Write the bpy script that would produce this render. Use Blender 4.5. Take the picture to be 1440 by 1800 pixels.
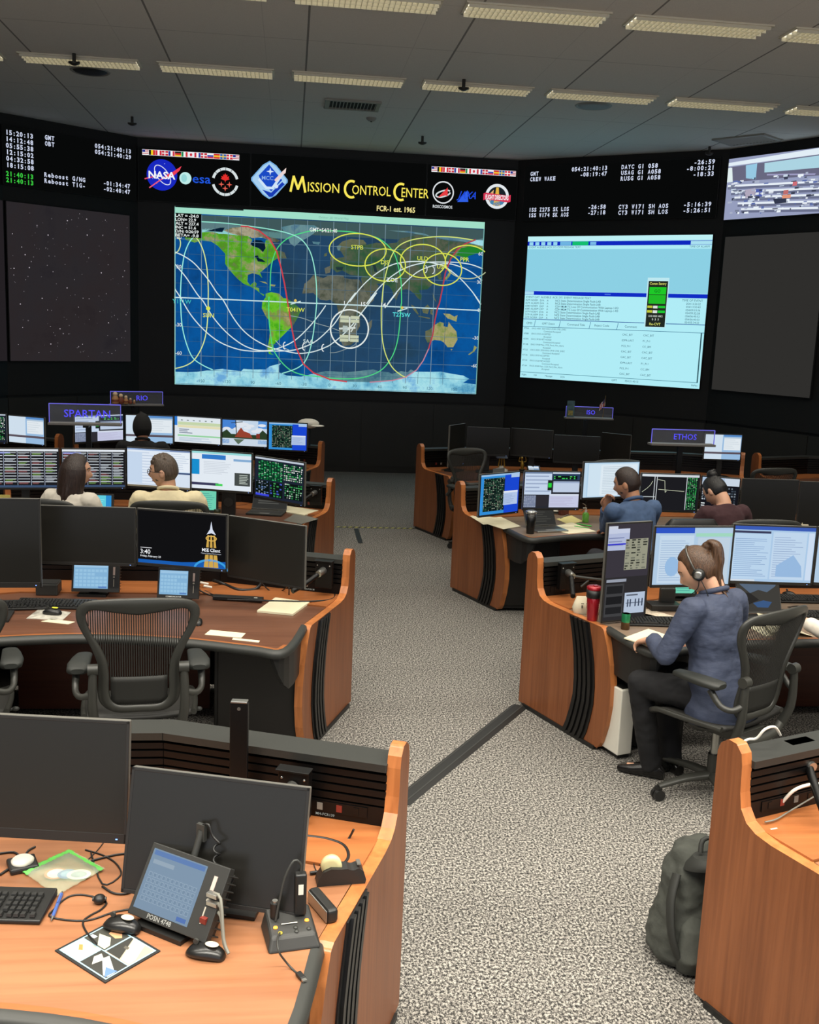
import bpy, math, random
import numpy as np
from mathutils import Vector, Matrix
random.seed(7)
for _o in list(bpy.data.objects): bpy.data.objects.remove(_o)
scene = bpy.context.scene
COL = scene.collection
# ------------------------------------------------------------------ camera
CAM_H = 2.45
F_PX = 1815.0
_Y = np.array([-209., -335., F_PX]); _Y /= np.linalg.norm(_Y)
_D = np.array([-410., 10100., F_PX]); _D -= _D @ _Y * _Y; _D /= np.linalg.norm(_D)
_Z = -_D; _X = np.cross(_Y, _Z)
RM = np.array([_X, _Y, _Z])
cam = bpy.data.cameras.new('camera'); camo = bpy.data.objects.new('camera', cam); COL.objects.link(camo)
cam.sensor_fit = 'HORIZONTAL'; cam.sensor_width = 36; cam.lens = F_PX / 1440 * 36; cam.clip_end = 100; cam.clip_start = .05
_m = Matrix.Identity(4)
for _r in range(3):
    _m[_r][0] = RM[_r][0]; _m[_r][1] = -RM[_r][1]; _m[_r][2] = -RM[_r][2]
_m[2][3] = CAM_H
camo.matrix_world = _m
scene.camera = camo
# ------------------------------------------------------------------ world, exposure, ceiling light levels
w = bpy.data.worlds.new('world'); scene.world = w; w.use_nodes = True
w.node_tree.nodes['Background'].inputs[0].default_value = (.85, .9, 1, 1)
w.node_tree.nodes['Background'].inputs[1].default_value = 1.0
vs = scene.view_settings
vs.view_transform = 'Standard'; vs.look = 'None'; vs.exposure = 0; vs.gamma = 1; vs.use_curve_mapping = False
# watts of the lamp in each ceiling fixture, by distance of its row (the front rows are dimmed)
ROW_POWER = {0.65: 80, 3.6: 40, 6.5: 19, 9.4: 11, 12.3: 7}
LAMP_COL = (1.0, .95, .84)
# ------------------------------------------------------------------ helpers
def ray(px, py): return RM @ np.array([px - 720., py - 900., F_PX])
def onz(px, py, z):
    d = ray(px, py); k = (z - CAM_H) / d[2]
    return Vector((d[0] * k, d[1] * k, z))
def ony(px, py, y):
    d = ray(px, py); k = y / d[1]
    return Vector((d[0] * k, y, CAM_H + d[2] * k))
def lin(c):
    if isinstance(c, str):
        c = c.lstrip('#'); c = tuple(int(c[i:i+2], 16) for i in (0, 2, 4))
    return tuple(((v/255)/12.92 if v/255 <= .04045 else ((v/255+.055)/1.055)**2.4) for v in c)
MATS = {}
def mat(name, rgb, rough=.5, metal=0, spec=.5, noise=None, bump=None, alpha=None, trans=0, emis=0, coat=0):
    if name in MATS: return MATS[name]
    m = bpy.data.materials.new(name); m.use_nodes = True; nt = m.node_tree; b = nt.nodes['Principled BSDF']
    c = (*lin(rgb), 1)
    b.inputs['Base Color'].default_value = c; b.inputs['Roughness'].default_value = rough
    b.inputs['Metallic'].default_value = metal; b.inputs['Specular IOR Level'].default_value = spec
    b.inputs['Coat Weight'].default_value = coat
    if trans: b.inputs['Transmission Weight'].default_value = trans
    if alpha is not None: b.inputs['Alpha'].default_value = alpha
    if emis:
        b.inputs['Emission Color'].default_value = c; b.inputs['Emission Strength'].default_value = emis
    tc = None
    if noise or bump: tc = nt.nodes.new('ShaderNodeTexCoord')
    if noise:   # (scale, amount, (sx,sy,sz))
        mp = nt.nodes.new('ShaderNodeMapping'); mp.inputs['Scale'].default_value = noise[2] if len(noise) > 2 else (1, 1, 1)
        n = nt.nodes.new('ShaderNodeTexNoise'); n.inputs['Scale'].default_value = noise[0]; n.inputs['Detail'].default_value = 5
        nt.links.new(tc.outputs['Object'], mp.inputs[0]); nt.links.new(mp.outputs[0], n.inputs['Vector'])
        r = nt.nodes.new('ShaderNodeValToRGB'); a = noise[1]
        r.color_ramp.elements[0].position = .3; r.color_ramp.elements[1].position = .7
        r.color_ramp.elements[0].color = (*[v*(1-a) for v in c[:3]], 1); r.color_ramp.elements[1].color = (*[min(1, v*(1+a)) for v in c[:3]], 1)
        nt.links.new(n.outputs[0], r.inputs[0]); nt.links.new(r.outputs[0], b.inputs['Base Color'])
    if bump:    # (scale, strength, distance[, stretch])
        mp = nt.nodes.new('ShaderNodeMapping'); mp.inputs['Scale'].default_value = bump[3] if len(bump) > 3 else (1, 1, 1)
        n = nt.nodes.new('ShaderNodeTexNoise'); n.inputs['Scale'].default_value = bump[0]; n.inputs['Detail'].default_value = 4
        nt.links.new(tc.outputs['Object'], mp.inputs[0]); nt.links.new(mp.outputs[0], n.inputs['Vector'])
        bm_ = nt.nodes.new('ShaderNodeBump'); bm_.inputs['Strength'].default_value = bump[1]; bm_.inputs['Distance'].default_value = bump[2]
        nt.links.new(n.outputs[0], bm_.inputs['Height']); nt.links.new(bm_.outputs[0], b.inputs['Normal'])
    MATS[name] = m
    return m
def wood(name, rgb, axis, rough=.38, scale=1.0, dark=.72):
    """veneer: fine streaks along one axis with broad tone bands"""
    if name in MATS: return MATS[name]
    m = bpy.data.materials.new(name); m.use_nodes = True; nt = m.node_tree; b = nt.nodes['Principled BSDF']
    tc = nt.nodes.new('ShaderNodeTexCoord')
    s1 = [55*scale]*3; s2 = [7*scale]*3; s1[axis] = 2.0; s2[axis] = .5
    outs = []
    for s, d in ((s1, 4), (s2, 3)):
        mp = nt.nodes.new('ShaderNodeMapping'); mp.inputs['Scale'].default_value = s
        n = nt.nodes.new('ShaderNodeTexNoise'); n.inputs['Scale'].default_value = 1; n.inputs['Detail'].default_value = d; n.inputs['Distortion'].default_value = .4
        nt.links.new(tc.outputs['Object'], mp.inputs[0]); nt.links.new(mp.outputs[0], n.inputs['Vector']); outs.append(n.outputs[0])
    mx = nt.nodes.new('ShaderNodeMix'); mx.inputs[0].default_value = .5
    nt.links.new(outs[0], mx.inputs[2]); nt.links.new(outs[1], mx.inputs[3])
    r = nt.nodes.new('ShaderNodeValToRGB'); c = lin(rgb)
    e = r.color_ramp.elements
    e[0].position = .36; e[0].color = (c[0]*dark, c[1]*dark*.94, c[2]*dark*.9, 1)
    e[1].position = .64; e[1].color = (min(1, c[0]*1.16), c[1]*1.16, c[2]*1.14, 1)
    nt.links.new(mx.outputs[0], r.inputs[0]); nt.links.new(r.outputs[0], b.inputs['Base Color'])
    b.inputs['Roughness'].default_value = rough
    MATS[name] = m
    return m

class MB:
    """collects shapes; build() links them as one mesh object"""
    def __init__(s): s.v = []; s.f = []; s.mi = []; s.sm = []; s.M = Matrix.Identity(4)
    def add(s, vs_, fs, mi=0, sm=False):
        o = len(s.v); M = s.M
        s.v += [tuple(M @ Vector(p)) for p in vs_]
        for f in fs: s.f.append(tuple(i+o for i in f)); s.mi.append(mi); s.sm.append(sm)
        return s
    def box(s, c, size, rot=None, mi=0, taper=1.0):
        hx, hy, hz = [d/2 for d in size]
        pts = [Vector((x*hx*(taper if z > 0 else 1), y*hy*(taper if z > 0 else 1), z*hz)) for z in (-1, 1) for y in (-1, 1) for x in (-1, 1)]
        if rot is not None:
            R = rot if isinstance(rot, Matrix) else Matrix.Rotation(rot, 4, 'Z')
            pts = [R @ p for p in pts]
        c = Vector(c)
        return s.add([p+c for p in pts], [(0, 2, 3, 1), (4, 5, 7, 6), (0, 1, 5, 4), (2, 6, 7, 3), (0, 4, 6, 2), (1, 3, 7, 5)], mi)
    def prism(s, poly, z0, z1, mi=0, mi_top=None):
        """poly in XY, extruded in Z"""
        n = len(poly)
        area = sum(poly[i][0]*poly[(i+1) % n][1]-poly[(i+1) % n][0]*poly[i][1] for i in range(n))
        if area < 0: poly = poly[::-1]
        vs_ = [(x, y, z0) for x, y in poly]+[(x, y, z1) for x, y in poly]
        s.add(vs_, [(i, (i+1) % n, n+(i+1) % n, n+i) for i in range(n)], mi)
        s.add(vs_, [tuple(range(n-1, -1, -1))], mi); s.add(vs_, [tuple(range(n, 2*n))], mi if mi_top is None else mi_top)
        return s
    def slab(s, poly, org, ux, uz, t, mi=0, mi_edge=None):
        """poly of (u, v) in plane (org, ux, uz), extruded t along ux x uz"""
        org, ux, uz = Vector(org), Vector(ux), Vector(uz); nn = ux.cross(uz).normalized()
        n = len(poly)
        area = sum(poly[i][0]*poly[(i+1) % n][1]-poly[(i+1) % n][0]*poly[i][1] for i in range(n))
        if area < 0: poly = poly[::-1]
        P = [org+ux*u+uz*v for u, v in poly]
        vs_ = P+[p+nn*t for p in P]
        s.add(vs_, [tuple(range(n-1, -1, -1)), tuple(range(n, 2*n))], mi)
        s.add(vs_, [(i, (i+1) % n, n+(i+1) % n, n+i) for i in range(n)], mi if mi_edge is None else mi_edge)
        return s
    def tube(s, pts, r, n=10, mi=0, caps=True, flat=None, smooth=2):
        """round tube through pts; r a number or one per point; flat=(fx, updir) squashes the section"""
        pts = [Vector(p) for p in pts]; rs = list(r) if hasattr(r, '__len__') else [r]*len(pts)
        if smooth and len(pts) > 2:
            P, Rr = [], []
            for i in range(len(pts)-1):
                p0, p1, p2, p3 = pts[max(i-1, 0)], pts[i], pts[i+1], pts[min(i+2, len(pts)-1)]
                k = smooth+1
                for j in range(k):
                    t = j/k
                    P.append(.5*((2*p1)+(p2-p0)*t+(2*p0-5*p1+4*p2-p3)*t*t+(3*p1-p0-3*p2+p3)*t**3)); Rr.append(rs[i]*(1-t)+rs[i+1]*t)
            P.append(pts[-1]); Rr.append(rs[-1]); pts, rs = P, Rr
        vs_ = []; up = None
        for i, p in enumerate(pts):
            d = (pts[min(i+1, len(pts)-1)]-pts[max(i-1, 0)])
            d = d.normalized() if d.length > 1e-9 else Vector((0, 0, 1))
            if flat is not None: a = Vector(flat[1]); a = (a-d*a.dot(d)).normalized()
            elif up is None: a = d.orthogonal().normalized()
            else: a = (up-d*up.dot(d)).normalized()
            up = a; b = d.cross(a); fx = flat[0] if flat is not None else 1
            for k in range(n):
                t = 2*math.pi*k/n
                vs_.append(p+a*math.cos(t)*rs[i]*fx+b*math.sin(t)*rs[i])
        fs = [(i*n+k, i*n+(k+1) % n, (i+1)*n+(k+1) % n, (i+1)*n+k) for i in range(len(pts)-1) for k in range(n)]
        s.add(vs_, fs, mi, True)
        if caps:
            s.add(vs_, [tuple(range(n-1, -1, -1)), tuple(range(len(vs_)-n, len(vs_)))], mi)
        return s
    def cyl(s, p0, p1, r0, r1=None, n=20, mi=0): return s.tube([p0, p1], [r0, r0 if r1 is None else r1], n, mi, smooth=0)
    def lathe(s, prof, c=(0, 0, 0), n=24, mi=0, ax=None, sm=True):
        """prof [(r, z)] turned about Z (or about direction ax) at c"""
        R = Matrix.Identity(4) if ax is None else Vector((0, 0, 1)).rotation_difference(Vector(ax)).to_matrix().to_4x4()
        c = Vector(c); vs_ = []
        for r, z in prof:
            for k in range(n):
                t = 2*math.pi*k/n; vs_.append(R @ Vector((r*math.cos(t), r*math.sin(t), z))+c)
        m = len(prof)
        s.add(vs_, [(i*n+k, i*n+(k+1) % n, (i+1)*n+(k+1) % n, (i+1)*n+k) for i in range(m-1) for k in range(n)], mi, sm)
        if prof[0][0] > 1e-5: s.add(vs_, [tuple(range(n-1, -1, -1))], mi)
        if prof[-1][0] > 1e-5: s.add(vs_, [tuple(range((m-1)*n, m*n))], mi)
        return s
    def ball(s, c, r, n=16, mi=0, M=None):
        rx, ry, rz = r if hasattr(r, '__len__') else (r, r, r)
        vs_, fs = [], []; m = n//2; c = Vector(c)
        for i in range(m+1):
            th = math.pi*i/m
            for k in range(n):
                ph = 2*math.pi*k/n
                p = Vector((rx*math.sin(th)*math.cos(ph), ry*math.sin(th)*math.sin(ph), rz*math.cos(th)))
                if M is not None: p = M @ p
                vs_.append(p+c)
        fs = [(i*n+k, (i+1)*n+k, (i+1)*n+(k+1) % n, i*n+(k+1) % n) for i in range(m) for k in range(n)]
        return s.add(vs_, fs, mi, True)
    def loft(s, secs, n=20, mi=0, pw=2.0):
        """secs [(center, xvec, yvec)] ring of superellipses"""
        vs_ = []
        for c, a, b in secs:
            c, a, b = Vector(c), Vector(a), Vector(b)
            for k in range(n):
                t = 2*math.pi*k/n; cx, sy = math.cos(t), math.sin(t)
                cx = math.copysign(abs(cx)**(2/pw), cx); sy = math.copysign(abs(sy)**(2/pw), sy)
                vs_.append(c+a*cx+b*sy)
        m = len(secs)
        s.add(vs_, [(i*n+k, i*n+(k+1) % n, (i+1)*n+(k+1) % n, (i+1)*n+k) for i in range(m-1) for k in range(n)], mi, True)
        s.add(vs_, [tuple(range(n-1, -1, -1)), tuple(range((m-1)*n, m*n))], mi)
        return s
    def mesh(s, name):
        me = bpy.data.meshes.new(name); me.from_pydata(s.v, [], s.f)
        me.polygons.foreach_set('material_index', s.mi); me.polygons.foreach_set('use_smooth', s.sm)
        me.update(); return me
    def build(s, name, mats, parent=None, bevel=0, seg=2, loc=None, subsurf=0):
        me = s.mesh(name)
        for m in (mats if isinstance(mats, (list, tuple)) else [mats]): me.materials.append(m)
        o = bpy.data.objects.new(name, me); COL.objects.link(o)
        if parent is not None: o.parent = parent
        if loc is not None: o.location = loc
        if bevel:
            b = o.modifiers.new('bevel', 'BEVEL'); b.width = bevel; b.segments = seg; b.limit_method = 'ANGLE'; b.angle_limit = .6
        if subsurf:
            b = o.modifiers.new('subd', 'SUBSURF'); b.levels = subsurf; b.render_levels = subsurf
        return o
def tag(o, label=None, cat=None, group=None, kind=None):
    if label: o['label'] = label
    if cat: o['category'] = cat
    if group: o['group'] = group
    if kind: o['kind'] = kind
    return o
def thing(name, label, cat, loc=(0, 0, 0), rotz=0, group=None):
    o = bpy.data.objects.new(name, None); COL.objects.link(o); o.empty_display_size = .05
    o.location = loc; o.rotation_euler = (0, 0, rotz)
    return tag(o, label, cat, group)
def copy_tree(o, parent=None):
    c = o.copy(); COL.objects.link(c); c.parent = parent
    for ch in [x for x in CH.get(o.name, [])] or list(o.children):
        copy_tree(ch, c)
    return c
CH = {}
# ------------------------------------------------------------------ flat screen pictures (one mesh, colours per face)
def screen_mat():
    m = bpy.data.materials.new('lit_screen'); m.use_nodes = True; nt = m.node_tree
    for n in list(nt.nodes): nt.nodes.remove(n)
    o = nt.nodes.new('ShaderNodeOutputMaterial'); e = nt.nodes.new('ShaderNodeEmission'); a = nt.nodes.new('ShaderNodeAttribute')
    a.attribute_name = 'Col'; nt.links.new(a.outputs['Color'], e.inputs[0]); nt.links.new(e.outputs[0], o.inputs[0])
    e.inputs[1].default_value = 1.0
    m.cycles.emission_sampling = 'NONE'
    return m
def land_mat(name, cols, scale, thr=(.35, .5, .65)):
    m = bpy.data.materials.new(name); m.use_nodes = True; nt = m.node_tree
    for n in list(nt.nodes): nt.nodes.remove(n)
    o = nt.nodes.new('ShaderNodeOutputMaterial'); e = nt.nodes.new('ShaderNodeEmission'); tc = nt.nodes.new('ShaderNodeTexCoord')
    n = nt.nodes.new('ShaderNodeTexNoise'); n.inputs['Scale'].default_value = scale; n.inputs['Detail'].default_value = 8; n.inputs['Roughness'].default_value = .65
    r = nt.nodes.new('ShaderNodeValToRGB')
    while len(r.color_ramp.elements) < len(cols): r.color_ramp.elements.new(.5)
    for k, c in enumerate(cols):
        r.color_ramp.elements[k].position = .34+.32*k/(len(cols)-1); r.color_ramp.elements[k].color = (*lin(c), 1)
    nt.links.new(tc.outputs['Object'], n.inputs['Vector']); nt.links.new(n.outputs[0], r.inputs[0]); nt.links.new(r.outputs[0], e.inputs[0]); nt.links.new(e.outputs[0], o.inputs[0])
    m.cycles.emission_sampling = 'NONE'
    return m
def veil_mat(name, rgb, a):
    m = bpy.data.materials.new(name); m.use_nodes = True; nt = m.node_tree
    for n in list(nt.nodes): nt.nodes.remove(n)
    o = nt.nodes.new('ShaderNodeOutputMaterial'); e = nt.nodes.new('ShaderNodeEmission'); e.inputs[0].default_value = (*lin(rgb), 1)
    t = nt.nodes.new('ShaderNodeBsdfTransparent'); mx = nt.nodes.new('ShaderNodeMixShader'); mx.inputs[0].default_value = a
    nt.links.new(t.outputs[0], mx.inputs[1]); nt.links.new(e.outputs[0], mx.inputs[2]); nt.links.new(mx.outputs[0], o.inputs[0])
    m.cycles.emission_sampling = 'NONE'
    return m
M_SCREEN = screen_mat()
_TXT = {}
def text_geo(st, bold=0.0):
    k = (st, bold)
    if k in _TXT: return _TXT[k]
    cu = bpy.data.curves.new('t', 'FONT'); cu.body = st; cu.size = 1; cu.resolution_u = 2; cu.offset = bold
    ob = bpy.data.objects.new('t', cu); COL.objects.link(ob)
    me = bpy.data.meshes.new_from_object(ob)
    vs_ = [(v.co.x, v.co.y) for v in me.vertices]; fs = [tuple(p.vertices) for p in me.polygons]
    bpy.data.objects.remove(ob); bpy.data.curves.remove(cu); bpy.data.meshes.remove(me)
    if vs_:
        x0 = min(v[0] for v in vs_); x1 = max(v[0] for v in vs_)
    else: x0, x1 = 0, 1
    _TXT[k] = (vs_, fs, x0, x1)
    return _TXT[k]
class Canvas:
    """picture on a plane: u to the right, v down, both in metres from the top-left corner"""
    def __init__(s, org, ux, uz, w_, h, step=.0002):
        s.o = Vector(org); s.ux = Vector(ux).normalized(); s.uz = Vector(uz).normalized(); s.n = s.ux.cross(s.uz).normalized()
        s.w = w_; s.h = h; s.step = step; s.L = 0; s.v = []; s.f = []; s.c = []; s.mi = []; s.mats = [M_SCREEN]; s.al = {}
    def P(s, u, v): return tuple(s.o+s.ux*u-s.uz*v+s.n*(s.L*s.step))
    def poly(s, pts, c, mat_=None):
        o = len(s.v); s.v += [s.P(u, v) for u, v in pts]; s.f.append(tuple(range(o, o+len(pts)))); s.c.append(lin(c) if c else (0, 0, 0))
        if mat_ is not None and mat_ not in s.mats: s.mats.append(mat_)
        s.mi.append(s.mats.index(mat_) if mat_ is not None else 0)
    def up(s): s.L += 1; return s
    def rect(s, u0, v0, u1, v1, c, mat_=None): s.poly([(u0, v1), (u1, v1), (u1, v0), (u0, v0)], c, mat_)
    def line(s, pts, wd, c, closed=False):
        if closed: pts = list(pts)+[pts[0]]
        for (a, b), (d, e) in zip(pts[:-1], pts[1:]):
            L = math.hypot(d-a, e-b) or 1e-9; nx, ny = -(e-b)/L*wd/2, (d-a)/L*wd/2; tx, ty = (d-a)/L*wd*.3, (e-b)/L*wd*.3
            s.poly([(a-tx+nx, b-ty+ny), (d+tx+nx, e+ty+ny), (d+tx-nx, e+ty-ny), (a-tx-nx, b-ty-ny)], c)
    def ell(s, cu, cv, ru, rv, c, n=32, rot=0, a0=0, a1=360):
        s.poly([(cu+ru*math.cos(t)*math.cos(rot)-rv*math.sin(t)*math.sin(rot), cv+ru*math.cos(t)*math.sin(rot)+rv*math.sin(t)*math.cos(rot)) for t in [math.radians(a0+(a1-a0)*k/n) for k in range(n)]], c)
    def ring(s, cu, cv, ru, rv, wd, c, n=40, rot=0, a0=0, a1=360):
        pts = [(cu+ru*math.cos(t)*math.cos(rot)-rv*math.sin(t)*math.sin(rot), cv+ru*math.cos(t)*math.sin(rot)+rv*math.sin(t)*math.cos(rot)) for t in [math.radians(a0+(a1-a0)*k/n) for k in range(n+1)]]
        s.line(pts, wd, c)
    def text(s, u, v, st, size, c, align='l', bold=0.0, xs=1.0, shear=0, width=None):
        """v is the baseline; size = cap height in metres roughly"""
        vs_, fs, x0, x1 = text_geo(st, bold); k = size/.70
        if width: xs = width/((x1-x0)*k)
        off = {'l': -x0, 'c': -(x0+x1)/2, 'r': -x1}[align]*k*xs
        o = len(s.v); s.v += [s.P(u+off+x*k*xs+y*k*shear, v-y*k) for x, y in vs_]
        cc = lin(c)
        for f in fs: s.f.append(tuple(i+o for i in f)); s.c.append(cc); s.mi.append(0)
    def mono(s, u, v, st, size, c, pitch, bold=0.0):
        for i, ch in enumerate(st):
            if ch == ' ': continue
            g = text_geo(ch, bold); nat = (g[3]-g[2])*size/.70; s.text(u+(i+.5)*pitch, v, ch, size, c, 'c', bold, width=(pitch*.80 if nat > pitch*.80 else None))
    def build(s, name, parent=None, loc=None):
        me = bpy.data.meshes.new(name); me.from_pydata(s.v, [], s.f); me.polygons.foreach_set('material_index', s.mi)
        at = me.color_attributes.new('Col', 'FLOAT_COLOR', 'CORNER')
        arr = np.ones((len(me.loops), 4), np.float32); k = 0
        for f, c in zip(s.f, s.c): arr[k:k+len(f), :3] = c; k += len(f)
        at.data.foreach_set('color', arr.ravel())
        for m in s.mats: me.materials.append(m)
        me.update()
        o = bpy.data.objects.new(name, me); COL.objects.link(o)
        if parent is not None: o.parent = parent
        return o
# ------------------------------------------------------------------ shared materials
BLK = mat('black_plastic', (24, 24, 23), .45)
BLKM = mat('black_metal', (9, 9, 9), .4, 0, .3)
GREY = mat('dark_grey_plastic', (52, 53, 50), .5)
LEDGE = mat('ledge_grey', (40, 41, 38), .5, noise=(300, .1))
SILV = mat('brushed_metal', (170, 170, 165), .3, .9)
CHROME = mat('chrome', (210, 210, 210), .15, 1)
WHITE = mat('white_plastic', (222, 218, 205), .5)
PAPER = mat('paper', (226, 218, 186), .8)
W_PANEL = wood('cherry_panel', (134, 80, 47), 2)
W_EDGE = wood('cherry_edge', (186, 116, 66), 2, .3, .6)
W_TOP = wood('cherry_worktop', (150, 102, 71), 0, .3, .7, .82)
W_TOP2 = wood('brown_worktop', (104, 68, 50), 0, .35, .7, .8)
W_TOP3 = wood('tan_worktop', (126, 108, 92), 0, .4, .7, .85)
W_REAR = wood('cherry_rear_board', (160, 98, 56), 0, .3, .7, .85)
W_DARK = wood('dark_kick_board', (88, 40, 20), 0, .4)
OFF = mat('dark_glass_screen', (30, 29, 26), .3, 0, .5)
# ================================================================== room shell
CZ = 5.17
def carpet_mat():
    m = bpy.data.materials.new('carpet'); m.use_nodes = True; nt = m.node_tree; b = nt.nodes['Principled BSDF']
    tc = nt.nodes.new('ShaderNodeTexCoord')
    n = nt.nodes.new('ShaderNodeTexNoise'); n.inputs['Scale'].default_value = 95; n.inputs['Detail'].default_value = 4; n.inputs['Roughness'].default_value = .85
    mp = nt.nodes.new('ShaderNodeMapping'); mp.inputs['Scale'].default_value = (1, .75, 1)
    n2 = nt.nodes.new('ShaderNodeTexNoise'); n2.inputs['Scale'].default_value = .8; n2.inputs['Detail'].default_value = 3
    r = nt.nodes.new('ShaderNodeValToRGB'); e = r.color_ramp.elements
    e[0].position = .43; e[0].color = (*lin((46, 45, 44)), 1); e[1].position = .57; e[1].color = (*lin((186, 181, 172)), 1)
    x = e.new(.5); x.color = (*lin((104, 101, 97)), 1)
    mx = nt.nodes.new('ShaderNodeMix'); mx.data_type = 'RGBA'; mx.blend_type = 'MULTIPLY'; mx.inputs[0].default_value = .25
    nt.links.new(tc.outputs['Object'], mp.inputs[0]); nt.links.new(mp.outputs[0], n.inputs['Vector']); nt.links.new(tc.outputs['Object'], n2.inputs['Vector'])
    nt.links.new(n.outputs[0], r.inputs[0]); nt.links.new(r.outputs[0], mx.inputs[6]); nt.links.new(n2.outputs[0], mx.inputs[7]); nt.links.new(mx.outputs[2], b.inputs['Base Color'])
    b.inputs['Roughness'].default_value = .95; b.inputs['Specular IOR Level'].default_value = .1
    bp = nt.nodes.new('ShaderNodeBump'); bp.inputs['Strength'].default_value = .4; bp.inputs['Distance'].default_value = .004
    nt.links.new(n.outputs[0], bp.inputs['Height']); nt.links.new(bp.outputs[0], b.inputs['Normal'])
    return m
def ceiling_mat():
    m = bpy.data.materials.new('ceiling_tiles'); m.use_nodes = True; nt = m.node_tree; b = nt.nodes['Principled BSDF']
    tc = nt.nodes.new('ShaderNodeTexCoord'); sp = nt.nodes.new('ShaderNodeSeparateXYZ'); nt.links.new(tc.outputs['Object'], sp.inputs[0])
    def M(op, a, b_=None, c=None):
        n = nt.nodes.new('ShaderNodeMath'); n.operation = op
        for i, q in enumerate((a, b_, c)):
            if q is None: continue
            if isinstance(q, (int, float)): n.inputs[i].default_value = q
            else: nt.links.new(q, n.inputs[i])
        return n.outputs[0]
    def seam(o, off, period, wd):
        a = M('ADD', o, off); f = M('PINGPONG', a, period/2)      # 0 at seams
        return M('LESS_THAN', f, wd)
    s1 = seam(sp.outputs[0], SEAM_X, 1.463, .010)
    s2 = seam(sp.outputs[1], SEAM_Y, 2.9/2, .005)
    s3 = seam(sp.outputs[0], SEAM_X+.42, 1.463, .004)
    s4 = seam(sp.outputs[1], SEAM_Y, 2.9, .008)
    base = nt.nodes.new('ShaderNodeMix'); base.data_type = 'RGBA'
    n = nt.nodes.new('ShaderNodeTexNoise'); n.inputs['Scale'].default_value = 120; nt.links.new(tc.outputs['Object'], n.inputs['Vector'])
    nt.links.new(n.outputs[0], base.inputs[0]); base.inputs[6].default_value = (*lin((206, 205, 200)), 1); base.inputs[7].default_value = (*lin((228, 227, 220)), 1)
    tot = M('MAXIMUM', M('MULTIPLY', s1, .7), M('MAXIMUM', M('MULTIPLY', s2, .18), M('MAXIMUM', M('MULTIPLY', s3, .15), M('MULTIPLY', s4, .3))))
    mx = nt.nodes.new('ShaderNodeMix'); mx.data_type = 'RGBA'; nt.links.new(tot, mx.inputs[0]); nt.links.new(base.outputs[2], mx.inputs[6]); mx.inputs[7].default_value = (.02, .02, .02, 1)
    nt.links.new(mx.outputs[2], b.inputs['Base Color']); b.inputs['Roughness'].default_value = .9
    return m
SEAM_X = 1.35; SEAM_Y = -10.85+.0
WALL = mat('dark_wall_laminate', (38, 37, 34), .55, noise=(3, .12))
WALL2 = mat('black_display_wall', (17, 17, 17), .6)
o = MB().box((1, 8, -.05), (24, 24, .1)).build('floor', carpet_mat()); tag(o, kind='structure')
o = MB().box((1, 8, CZ+.05), (24, 24, .1)).build('ceiling', ceiling_mat()); tag(o, kind='structure')
# display wall: five flat facets, black above (around the screens), dark laminate panels below
WP = [(-6.1, 11.9), (-5.25, 13.9), (-4.1, 15.8), (-2.42, 17.2), (3.62, 17.2), (6.3, 15.1), (7.15, 13.55), (7.9, 11.6)]
WNAMES = ['wall_far_left', 'wall_left', 'wall_front_left', 'wall_front', 'wall_front_right', 'wall_right', 'wall_far_right']
def facet(i):
    a, b = Vector((*WP[i], 0)), Vector((*WP[i+1], 0)); return a, (b-a).normalized(), (b-a).length
for i, nm in enumerate(WNAMES):
    a, t, L = facet(i); mb = MB(); n = Vector((t.y, -t.x, 0))          # n points into the room
    if n.y > 0: n = -n
    mb.slab([(0, 1.22), (L, 1.22), (L, CZ), (0, CZ)], a-n*.1, t, (0, 0, 1), .1, 0)
    mb.slab([(0, 0), (L, 0), (L, 1.18), (0, 1.18)], a-n*.1, t, (0, 0, 1), .09, 1); mb.slab([(-.2, 0), (L+.2, 0), (L+.2, CZ), (-.2, CZ)], a-n*.3, t, (0, 0, 1), .15, 0)
    mb.slab([(0, 1.18), (L, 1.18), (L, 1.22), (0, 1.22)], a-n*.1, t, (0, 0, 1), .07, 0)
    k = max(1, round(L/1.2))
    for j in range(k):                                                     # laminate panels with shadow gaps
        mb.slab([(L*j/k+.008, .1), (L*(j+1)/k-.008, .1), (L*(j+1)/k-.008, 1.17), (L*j/k+.008, 1.17)], a-n*.012, t, (0, 0, 1), .012, 1)
    o = mb.build(nm, [WALL2, WALL]); tag(o, kind='structure')
    # top cornice where the wall meets the ceiling
    mb = MB().slab([(0, CZ-.075), (L, CZ-.075), (L, CZ-.002), (0, CZ-.002)], a, t, (0, 0, 1), .0)
# side and rear walls far outside the picture
SIDE = mat('side_wall_paint', (120, 118, 110), .8)
o = MB().box((-9, 4, CZ/2), (.1, 18, CZ)).build('wall_side_left', SIDE); tag(o, kind='structure')
o = MB().box((11, 4, CZ/2), (.1, 18, CZ)).build('wall_side_right', SIDE); tag(o, kind='structure')
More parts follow.
